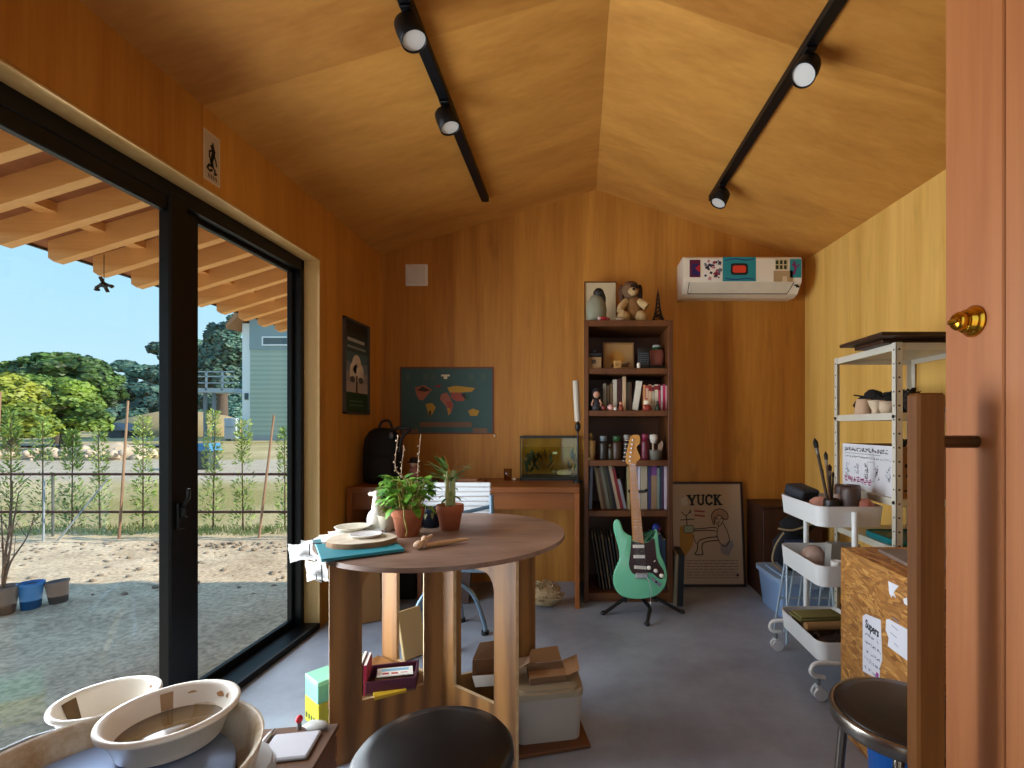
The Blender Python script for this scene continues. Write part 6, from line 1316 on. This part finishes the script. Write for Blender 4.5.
xs = [-90, -70, -55, -45, -36, -30, -25, -20, -17, -14, -12, -10] + [-9 + .25 * i for i in range(32)] + [-1, 0, 2, 4, 8, 14, 25]
ys = [-15, -8, -4, -2] + [-1 + .22 * i for i in range(34)] + [7, 8, 9, 10, 12, 14, 17, 20, 25, 30, 36, 45, 60, 80, 110]
rr = random.Random(3); vs = [(x, y, gz(x, y) + (rr.uniform(-.02, .015) if x < -2 and 0 < y < 6.6 else 0)) for x in xs for y in ys]; ny = len(ys)
struct(MB().add(vs, [(i * ny + j, (i + 1) * ny + j, (i + 1) * ny + j + 1, i * ny + j + 1) for i in range(len(xs) - 1) for j in range(ny - 1)], ground_mat(), True).build('ground'))
# rut line across the yard
# hanging ornament under the eave
oy = 2.52; ho = thing('hanging_ornament', 'small black cross-shaped ornament hanging from the eave outside', 'ornament', (X(104, 2.46), 2.46, Zp(284, 2.46)))
MB().cyl((0, 0, .0), (0, 0, .15), .0018, BLACK, n=6).build('cord', ho); MB().ball((0, 0, -.005), (.020, .018, .014), BLACK, 10).tube([(-.04, 0, -.02), (0, 0, .004), (.04, 0, -.015)], .008, BLACK, 7).tube([(0, -.02, .03), (0, .02, -.035)], .008, BLACK, 7).ball((-.035, 0, -.028), (.016, .010, .008), BLACK, 8).ball((.036, 0, -.010), (.014, .012, .008), BLACK, 8).build('figure', ho)
# fence
FY = 6.1; RUST = pm('#4a2a24', .7, .2); FG = pm('#5c605c', .6, .3)
fn = thing('wire_fence', 'low rusty rail fence across the yard outside the window', 'fence', (-5.5, FY, -.3))
for z, m in ((.78, RUST), (.31, RUST)): MB().cyl((-6.5, 0, z), (4.2, 0, z), .016, m, n=8).build('rail', fn)
for x, h_ in ((-6.2, 1.0), (-1.12, .80), (.35, .80), (1.9, 1.0), (3.6, .8)): MB().cyl((x, 0.02, -.02), (x, .02, h_), .014, FG, n=8).build('post', fn)
for i, (x, s) in enumerate(((-1.25, 1), (-.45, -1), (.45, 1))): MB().cyl((x + 0, .04, .72), (x + s * .32, -.26, 0), .010, pm('#8d9496', .5, .3), n=8).build('brace', fn)
BAM = wood('#7d5c48', '#a88a70', 'Z', 12, .6, .1)
for i, (u0, v0, u1, v1, lab) in enumerate(((8, 392, 1, 540, 'leftmost bamboo stake tied to the fence, leaning slightly'), (134, 401, 125, 538, 'tall bamboo stake just left of the dark window post'), (278, 415, 263, 536, 'bamboo stake seen in the narrow right window pane'))):
    o = MB().cyl((X(u1, FY) , FY - .08, -.32), (X(u0, FY), FY - .08, Zp(v0, FY)), .015, BAM, r1=.012, n=9).build('bamboo_stake'); tag(o, lab, 'stake', 'bamboo stakes along the fence')
# saplings
SL = leafy('#4f7030', '#94b058', 6); SL2 = leafy('#6d8c3c', '#b2c470', 6)
rr = random.Random(12)
def sapling(label, u, vtop, w, dens, mat, gap=False):
    H = (538 - vtop) * (FY + .4) / F; t = thing('sapling', label, 'young tree', (X(u, FY + .40), FY + .40, -.31), group='young conifers planted along the fence')
    MB().cyl((0, 0, 0), (rr.uniform(-.03, .03), 0, H), .011, pm('#5a4a38', .9), r1=.004, n=7).build('stem', t)
    m = MB()
    for i in range(int(dens * 1.25)):
        z = H * rr.random() ** .85 * .97 + .05; prof_ = w * (1 - .55 * z / H) * (.55 + .45 * abs(math.sin(z * 5 + u)))
        if gap and .45 < z / H < .6 and rr.random() < .8: continue
        a = rr.uniform(0, 2 * PI); r = .8 * prof_ * math.sqrt(rr.random()); p = Vector((r * math.cos(a), r * math.sin(a), z)); d = Vector((math.cos(a), math.sin(a), rr.uniform(.2, 1.4))).normalized(); L = rr.uniform(.035, .075); sd = d.cross(Vector((rr.uniform(-1, 1), rr.uniform(-1, 1), 1))).normalized() * rr.uniform(.006, .012)
        m.add([p - sd * .4, p + d * L * .5 - sd, p + d * L, p + d * L * .5 + sd], [(0, 1, 2, 3)], mat)
    m.build('foliage', t)
for a in ((11, 420, .20, 800, SL, False), (43, 425, .22, 650, SL, True), (72, 438, .20, 1100, SL, True), (100, 435, .17, 600, SL2, False), (143, 425, .22, 800, SL2, False), (213, 418, .20, 700, SL2, False), (243, 428, .20, 800, SL2, True), (285, 436, .17, 600, SL, False)):
    i = (11, 43, 72, 100, 143, 213, 243, 285).index(a[0])
    sapling(['leftmost young conifer along the fence, beside the first bamboo stake', 'thin sparse young conifer, second along the fence from the left', 'densest dark young conifer with a full lower half, third along the fence', 'slim pale young conifer left of the tall bamboo stake', 'wide young conifer directly left of the dark window post', 'young conifer just right of the dark window post', 'young conifer mid narrow pane with a bare gap halfway up', 'young conifer at the right edge of the narrow pane'][i], *a)
wd = MB(); GRS = leafy('#6f8a3c', '#b3b878', 8)
for i in range(2200):
    x, y = rr.uniform(-7.6, -2.4), FY + rr.uniform(.10, .62); L = rr.uniform(.03, .10); d = Vector((rr.uniform(-.5, .5), rr.uniform(-.5, .5), 1)).normalized(); s = Vector((.008, 0, 0)); p = Vector((x, y, -.31))
    wd.add([p - s, p + s, p + d * L], [(0, 1, 2)], GRS)
o = wd.build('grass'); tag(o, 'fringe of green grass along the foot of the fence', 'grass', kind='stuff')
st = MB(); 
for i in range(420):
    x, y = rr.uniform(-8, -2.2), min(FY - .32, FY - .5 + rr.gauss(0, .28)) if i < 260 else rr.uniform(4.0, 5.7); r = rr.uniform(.012, .04)
    st.ball((x, y, -.30), (r, r * .8, r * .6), pm('#8a7d6e', .95, 0, .2), 6, jit=.2)
o = st.build('rubble'); tag(o, 'loose stones and clods scattered before the fence', 'rubble', kind='stuff')
# buckets and pots at the shadow's edge
def ypot(name, label, u, v, y, rt, h, mat, cat='pot', soil=True, tilt=0):
    t = thing(name, label, cat, (X(u, y), y, -.305), rx=0, ry=R(tilt)); MB().lathe([(0, .0), (rt * .74, 0), (rt * .96, h * .9), (rt * 1.06, h * .9), (rt * 1.06, h), (rt * .95, h), (rt * .9, h * .8), (0, h * .8)], mat, n=26).build('pot', t)
    if soil: MB().ball((0, 0, h * .82), (rt * .86, rt * .86, h * .14), SOIL, 14, jit=.06).build('soil', t)
    return t
ypot('bucket', 'blue plastic bucket outside, middle of the three in the yard', 31, 612, 3.72, .072, .20, pm('#2f6fae', .5), 'bucket'); ypot('plant_pot', 'brown-grey plant pot outside, right of the blue bucket', 59, 606, 3.82, .070, .18, pm('#6a5f5c', .7), tilt=-6); ypot('plant_pot', 'dark plant pot outside at the left, holding the bare shrub', 3, 617, 3.62, .085, .20, pm('#4a4c50', .7))
bs_ = thing('bare_shrub', 'leafless shrub growing from the dark pot outside', 'shrub', (X(3, 3.62), 3.62, -.13)); m = MB()
for (dx, dy, h, b) in ((.03, 0, .62, .02), (.09, .05, .72, -.03), (.17, .02, .55, .04), (-.05, .03, .60, .0), (.10, -.05, .45, .03), (-.02, .06, .8, .02)):
    pts = crom([(0, 0, 0), (dx * .25, dy * .4, h * .35), (dx * .7 + b, dy * .8, h * .7), (dx + b, dy, h)], 4, False); n = len(pts); m.tube(pts, [.0085 * (1 - .8 * i / n) for i in range(n)], pm('#5d5148', .9), 6)
    for k in (5, 8, 10):
        p = pts[k]; e = p + Vector((rr.uniform(-.1, .1), rr.uniform(-.08, .08), rr.uniform(.08, .18))); m.tube([p, e], [.003, .0012], pm('#5d5148', .9), 5)
m.build('branches', bs_)

# mid distance: mailbox-like bin, mound, low hut, dark ground strip
bn = thing('waste_bin', 'dark grey outdoor bin with a bright blue lid beyond the fence', 'bin', (X(206, 14), 14, gz(-9, 14))); MB().box(-.22, .22, -.2, .2, 0, .52, pm('#39474c', .6), .02, seg=2).build('body', bn); MB().prism([(-.26, .52), (.30, .52), (.22, .74), (-.18, .74)], -.24, .24, pm('#3d7fae', .5), M=T(0, 0, 0, PI / 2)).build('lid', bn)
mo = MB().ball((0, 0, 0), (1.5, .8, .52), pm('#c9b49a', .95, 0, .2, 3), 18, jit=.2); r3 = random.Random(6)
for i in range(110): mo.ball((r3.gauss(-.6, 1.1), r3.uniform(-.95, .3), r3.uniform(-.05, .34)), r3.uniform(.06, .19), pm('#c4b2a0', .95, 0, .25, 6), 7, jit=.35)
o = mo.build('soil_mound'); o.location = (X(108, 17.5), 17.5, gz(-15, 17.5)); tag(o, 'pale heap of soil and rocks beyond the fence below the round tree', 'mound')
hut = thing('low_hut', 'low grey-roofed hut at the wood\'s edge, left of the window post', 'hut', (X(118, 34), 34, gz(-30, 34))); MB().box(-.8, .8, -.6, .6, 0, .5, pm('#4d5258', .8)).build('wall', hut); MB().prism([(-1.1, .5), (1.1, .5), (.5, 1.0), (-.7, 1.0)], -.7, .7, pm('#7a7e84', .6), M=T(0, 0, 0, PI / 2)).build('roof', hut)
tm_ = MB().ball((0, 0, 0), (5.5, 3.2, 2.0), pm('#a3906a', .95, 0, .2, 1), 20, jit=.05).build('earth_bank'); tm_.location = (X(182, 38), 38, gz(-32, 38) - .1); tag(tm_, 'tan earth bank in front of the dark wooded hill', 'bank')
dstrip = MB().box(-6, 3.6, -.9, .9, 0, .03, pm('#4a5660', .9)).build('dark_strip'); dstrip.location = (X(110, 24), 24, gz(0, 24) + .06); struct(dstrip)  # flat dark blue-grey strip across the far ground

# trees: leafy clumps
def leaves_on(m, blobs, n, size, mat, seed, flat=.6):
    r = random.Random(seed); tot = sum(b[3] * b[4] for b in blobs)
    for b in blobs:
        k = int(n * b[3] * b[4] / tot)
        for _ in range(k):
            th = r.uniform(0, 2 * PI); cz = r.uniform(-.75, 1); sr = math.sqrt(1 - cz * cz); q = r.uniform(.82, 1.06)
            nrm = Vector((sr * math.cos(th), sr * math.sin(th), cz)); p = Vector((b[0] + nrm.x * b[3] * q, b[1] + nrm.y * b[3] * q, b[2] + nrm.z * b[4] * q))
            nn = (nrm + Vector((r.uniform(-flat, flat), r.uniform(-flat, flat), r.uniform(-flat, flat)))).normalized(); x, y, d = frame_of(nn); s = size * r.uniform(.5, 1.2)
            m.add([p - x * s, p - y * s * .6, p + x * s, p + y * s * .6], [(0, 1, 2, 3)], mat)
def lumps(bl, k, f, seed):
    r = random.Random(seed); out = []
    for b in bl:
        out.append((b[0], b[1], b[2], b[3] * .8, b[4] * .8))
        for _ in range(k):
            th = r.uniform(0, 2 * PI); cz = r.uniform(-.6, 1); sr = math.sqrt(1 - cz * cz)
            q = r.uniform(f * .75, f * 1.2); out.append((b[0] + sr * math.cos(th) * b[3] * .8, b[1] + sr * math.sin(th) * b[3] * .8, b[2] + cz * b[4] * .8, b[3] * q, b[4] * q * .9))
    return out
def tree(name, label, Y, blobs_px, trunk_px, n, size, mat, core, seed, group='trees beyond the yard', trunkw=.25):
    cx, base = X(trunk_px[0], Y), gz(X(trunk_px[0], Y), Y); t = thing(name, label, 'tree', (cx, Y, base - .02), group=group); bl = []
    for (u, v, ru, rv) in blobs_px: s = Y / F; bl.append((X(u, Y) - cx, random.Random(u + v).uniform(-.4, .4) * ru * s, Zp(v, Y) - base, ru * s, rv * s))
    m = MB(); bl0 = bl; bl = lumps(bl, 16, .30, seed)
    for b in bl: m.ball(b[:3], (b[3] * .9, b[3] * .9, b[4] * .9), core, 14, jit=.08)
    leaves_on(m, bl, n * 2, size * .55, mat, seed); m.build('crown', t)
    bl = bl0; top = bl[0]; tr = MB().tube([(0, 0, 0), (.05, 0, top[2] * .5), (top[0] * .6, 0, top[2])], [trunkw, trunkw * .75, trunkw * .4], pm('#5c5048', .9), 8)
    for b in bl[1:5]: tr.tube([(.03, 0, top[2] * .4), (b[0] * .6, b[1] * .6, b[2] * .75), (b[0], b[1], b[2])], [trunkw * .5, trunkw * .3, trunkw * .15], pm('#5c5048', .9), 6)
    tr.build('trunk', t)
G1 = leafy('#355520', '#8aa838', .8); G1c = pm('#2c4420', .9); G2_ = leafy('#1f3f1e', '#587c34', .7); G2c = pm('#223a22', .9); Y1 = leafy('#4c6a1c', '#a5aa3a', .8); Y1c = pm('#41531e', .9)
tree('broadleaf_tree', 'big dark green round-crowned tree standing behind the bright trees', 26, [(65, 374, 36, 20), (32, 378, 24, 16), (98, 382, 20, 18), (55, 362, 22, 10), (86, 368, 20, 11), (75, 398, 32, 20), (108, 392, 13, 14)], (58, 440), 7000, .28, G2_, G2c, 1)
tree('broadleaf_tree', 'bright mid-green tree with a pale trunk right of the yellow tree', 22, [(62, 400, 26, 22), (42, 388, 16, 14), (78, 412, 18, 20), (90, 418, 16, 16), (58, 425, 20, 12), (100, 422, 12, 14)], (66, 445), 6000, .24, G1, G1c, 2)
tree('broadleaf_tree', 'yellow-green tree at the left edge of the view', 19, [(14, 400, 24, 24), (4, 388, 18, 16), (30, 414, 18, 18), (-12, 410, 24, 24), (18, 428, 26, 14)], (10, 446), 6000, .21, Y1, Y1c, 3)
tree('evergreen_tree', 'tall dark tree behind the grey-green house', 44, [(222, 340, 14, 22), (212, 352, 14, 22), (232, 350, 14, 24), (218, 378, 22, 22), (205, 372, 12, 18), (236, 320, 8, 8)], (222, 430), 6000, .42, leafy('#26463f', '#5c8474', .3), pm('#1a302e', .9), 4, trunkw=.5)
tb2 = [(-6, 378, 14, 14), (-20, 385, 20, 18)]
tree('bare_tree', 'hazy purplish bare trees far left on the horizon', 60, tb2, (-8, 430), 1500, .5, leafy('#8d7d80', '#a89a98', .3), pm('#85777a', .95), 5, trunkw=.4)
# wooded hill behind
hm = MB(); HB = []; r4 = random.Random(15)
for i in range(80):
    u = r4.uniform(84, 262); top_ = 331 + (14 if u < 105 else 0) + (0 if u < 200 else 6); v = r4.uniform(top_ + 12, 420); Y = 58 + (v - 350) * -.12; HB.append((X(u, Y), Y, Zp(v, Y), 9 * Y / F * r4.uniform(.6, 1.4), 8 * Y / F * r4.uniform(.6, 1.3)))
HC_ = pm('#26413c', .95, 0, .25, .3); HL = leafy('#2f4f48', '#628a7a', .22)
hm.ball((X(170, 62), 66, .5), (16, 6, 7.0), HC_, 18, jit=.05)
for b in HB: hm.ball(b[:3], (b[3] * .92, b[3] * .92, b[4] * .92), HC_, 10, jit=.08)
leaves_on(hm, HB, 30000, .26, HL, 8)
o = hm.build('wooded_hill'); tag(o, 'dark wooded hillside rising behind the yard', 'woods', kind='stuff')

# neighbouring house with balcony walkway
HY = 30.0; hz = gz(-18, HY); hs_ = thing('house', 'two-storey grey-green clad house seen through the narrow window pane', 'house', (X(250, HY), HY, hz))
x1_ = 5.2; hh = Zp(318, HY) - hz
def clad():
    m, nt, b = _new('lap_siding'); tc = nt.nodes.new('ShaderNodeTexCoord'); w = nt.nodes.new('ShaderNodeTexWave'); w.bands_direction = 'Z'; w.inputs['Scale'].default_value = 1.1; nt.links.new(tc.outputs['Object'], w.inputs['Vector'])
    cr = nt.nodes.new('ShaderNodeValToRGB'); cr.color_ramp.elements[0].color = (*lin('#a2b3a6'), 1); cr.color_ramp.elements[1].color = (*lin('#b4c3b6'), 1); nt.links.new(w.outputs['Fac'], cr.inputs[0]); nt.links.new(cr.outputs[0], b.inputs['Base Color']); b.inputs['Roughness'].default_value = .8; return m
CL_ = clad(); WS = pm('#f0f4f6', .7, 0, .03)
h34 = Zp(350, HY) - hz
MB().box(0, x1_, 0, 6, 0, h34, CL_).build('wall', hs_); u_ = MB().box(-.02, x1_ + .02, -.03, 6, h34, hh, pm('#8fa5aa', .8, 0, .05, 1)).build('upper_wall', hs_); u_['label'] = 'blue-grey upper wall band'
wl_ = MB().box(-.58, -.001, .15, 6, .0, hh - .3, WS).build('wall', hs_); wl_['label'] = 'white side wall'
MB().prism([(-1.05, hh - .75), (-1.05, hh - .5), (-.2, hh + .55), (x1_ + .3, hh + .55), (x1_ + .3, hh + .3), (0, hh + .3)], -6.1, .6, pm('#a97a58', .8), M=T(0, 0, 0, PI / 2)).build('roof', hs_)
wx0, wz0, wz1 = X(264, HY) - X(250, HY), Zp(344.5, HY) - hz, Zp(338, HY) - hz
f_ = MB(); f_.box(wx0 - .08, x1_ - 1.5, -.10, -.03, wz0 - .08, wz0, WS).box(wx0 - .08, x1_ - 1.5, -.10, -.03, wz1, wz1 + .08, WS).box(wx0 - .08, wx0, -.10, -.03, wz0, wz1, WS).box(x1_ - 1.58, x1_ - 1.5, -.10, -.03, wz0, wz1, WS); wn_ = f_.build('window', hs_); MB().box(wx0, x1_ - 1.58, -.07, -.04, wz0, wz1, pm('#54666c', .15)).build('pane', wn_)
MB().box(-.4, -.2, .08, .149, 2.5, 2.9, pm('#4a565e', .5)).build('vent', hs_)
MB().box(-.7, x1_ + .1, -.1, 6, 0, .25, pm('#a9adb0', .8)).build('foundation', hs_)
bl_ = thing('walkway', 'raised grey balcony walkway with railings joining the grey-green house', 'walkway', (X(240, HY + 1), HY + 1.2, hz)); BG = pm('#b6c3cc', .5, .1); dz = Zp(391, HY + 1) - hz
MB().box(-4.6, -.1, -.6, .6, dz - .12, dz + .15, BG).build('deck', bl_)
for k, zz_ in enumerate((.45, .85, 1.15)): MB().box(-4.6, -.1, -.6, -.55, dz + zz_, dz + zz_ + .06, BG).build('rail', bl_)
for x in (-3.9, -1.9, -.9): MB().box(x, x + .09, -.6, -.52, dz, dz + 1.2, BG).build('railing_post', bl_)
for x in (-2.35, -1.8, -3.9): MB().cyl((x, 0, 0), (x, 0, dz - .12), .11, pm('#7f909c', .5, .2), n=10).build('post', bl_)
wu = thing('water_heater', 'white outdoor heater unit standing at the corner of the house', 'heater', (X(237, HY - .2), HY - .6, hz)); MB().box(-.35, .35, -.2, .2, .1, 1.35, pm('#aebccb', .5), .03, seg=2).build('casing', wu); MB().box(-.28, .28, -.215, -.2, .8, .84, GREY).box(-.3, -.2, -.15, .15, 0, .1, GREY).box(.2, .3, -.15, .15, 0, .1, GREY).build('feet_and_trim', wu)

# ================================================================== light, sky, camera
w = bpy.data.worlds.new('sky'); bpy.context.scene.world = w; w.use_nodes = True; nt = w.node_tree; bgn = nt.nodes['Background']
tc = nt.nodes.new('ShaderNodeTexCoord'); sx = nt.nodes.new('ShaderNodeSeparateXYZ'); cr = nt.nodes.new('ShaderNodeValToRGB')
nt.links.new(tc.outputs['Generated'], sx.inputs[0]); nt.links.new(sx.outputs['Z'], cr.inputs[0]); nt.links.new(cr.outputs[0], bgn.inputs[0])
e = cr.color_ramp.elements; e[0].position = 0.0; e[0].color = (.60, .84, .96, 1); e[1].position = .9; e[1].color = (.20, .45, .85, 1); k = e.new(.22); k.color = (.43, .75, .95, 1)
bgn.inputs[1].default_value = SKY = .93
sun = bpy.data.lights.new('sun', 'SUN'); so = bpy.data.objects.new('sun', sun); C.objects.link(so)
sun.energy = 5.6; sun.angle = R(.6); sun.color = (1.0, .88, .71)
el = R(28); dv = Vector((-.995 * math.cos(el), -.10 * math.cos(el), -math.sin(el))); so.rotation_euler = dv.to_track_quat('-Z', 'Y').to_euler(); so.location = (20, 3, 12)
def area(name, loc, rot, sx_, sy_, watts, col, spread=180):
    l = bpy.data.lights.new(name, 'AREA'); l.shape = 'RECTANGLE'; l.size = sx_; l.size_y = sy_; l.energy = watts; l.color = col; l.spread = R(spread)
    o = bpy.data.objects.new(name, l); C.objects.link(o); o.location = loc; o.rotation_euler = rot
area('window_fill', (-1.45, 1.80, .99), (0, -PI / 2, 0), 1.85, 1.55, 26, (.86, .93, 1.0), 140)  # added fill lamp in the window plane, brightens the room
area('window_strip_fill', (-1.447, 1.42, .99), (0, -PI / 2, 0), 1.85, .30, 14, (.88, .94, 1.0), 140)  # added narrow fill lamp, sharpens the handle's shadow on the door
area('entrance_fill', (.2, -.14, 1.15), (PI / 2, 0, 0),   .95, 1.9, 3, (1.0, .96, .90))  # added weak fill lamp in the doorway behind the camera
area('yard_top_fill', (-6.5, 2.0, 5.5), (0, 0, 0), 5, 5, 70, (.68, .84, 1.0))  # added unseen overhead lamp, lifts the shaded yard ground
area('yard_bounce_fill', (-3.3, 2.2, -.24), (PI, 0, 0), 3.2, 5.0, 34, (1.0, .88, .74))  # added unseen lamp facing up, imitates ground bounce on rafters and ceiling
cam = bpy.data.cameras.new('camera'); co = bpy.data.objects.new('camera', cam); C.objects.link(co)
co.location = (0, 0, HC); co.rotation_euler = (PI / 2, 0, 0); cam.sensor_width = 36; cam.sensor_fit = 'HORIZONTAL'; cam.lens = 36 * F / 1024
cam.shift_x = -(U0 - 512) / 1024; cam.shift_y = (V0 - 384) / 1024; cam.clip_start = .02; cam.clip_end = 400
sc = bpy.context.scene; sc.camera = co
sc.view_settings.view_transform = 'Standard'; sc.view_settings.exposure = 0.35
sc.cycles.use_denoising = True; sc.cycles.max_bounces = 12; sc.cycles.diffuse_bounces = 8; sc.cycles.transparent_max_bounces = 16; sc.cycles.sample_clamp_indirect = 8
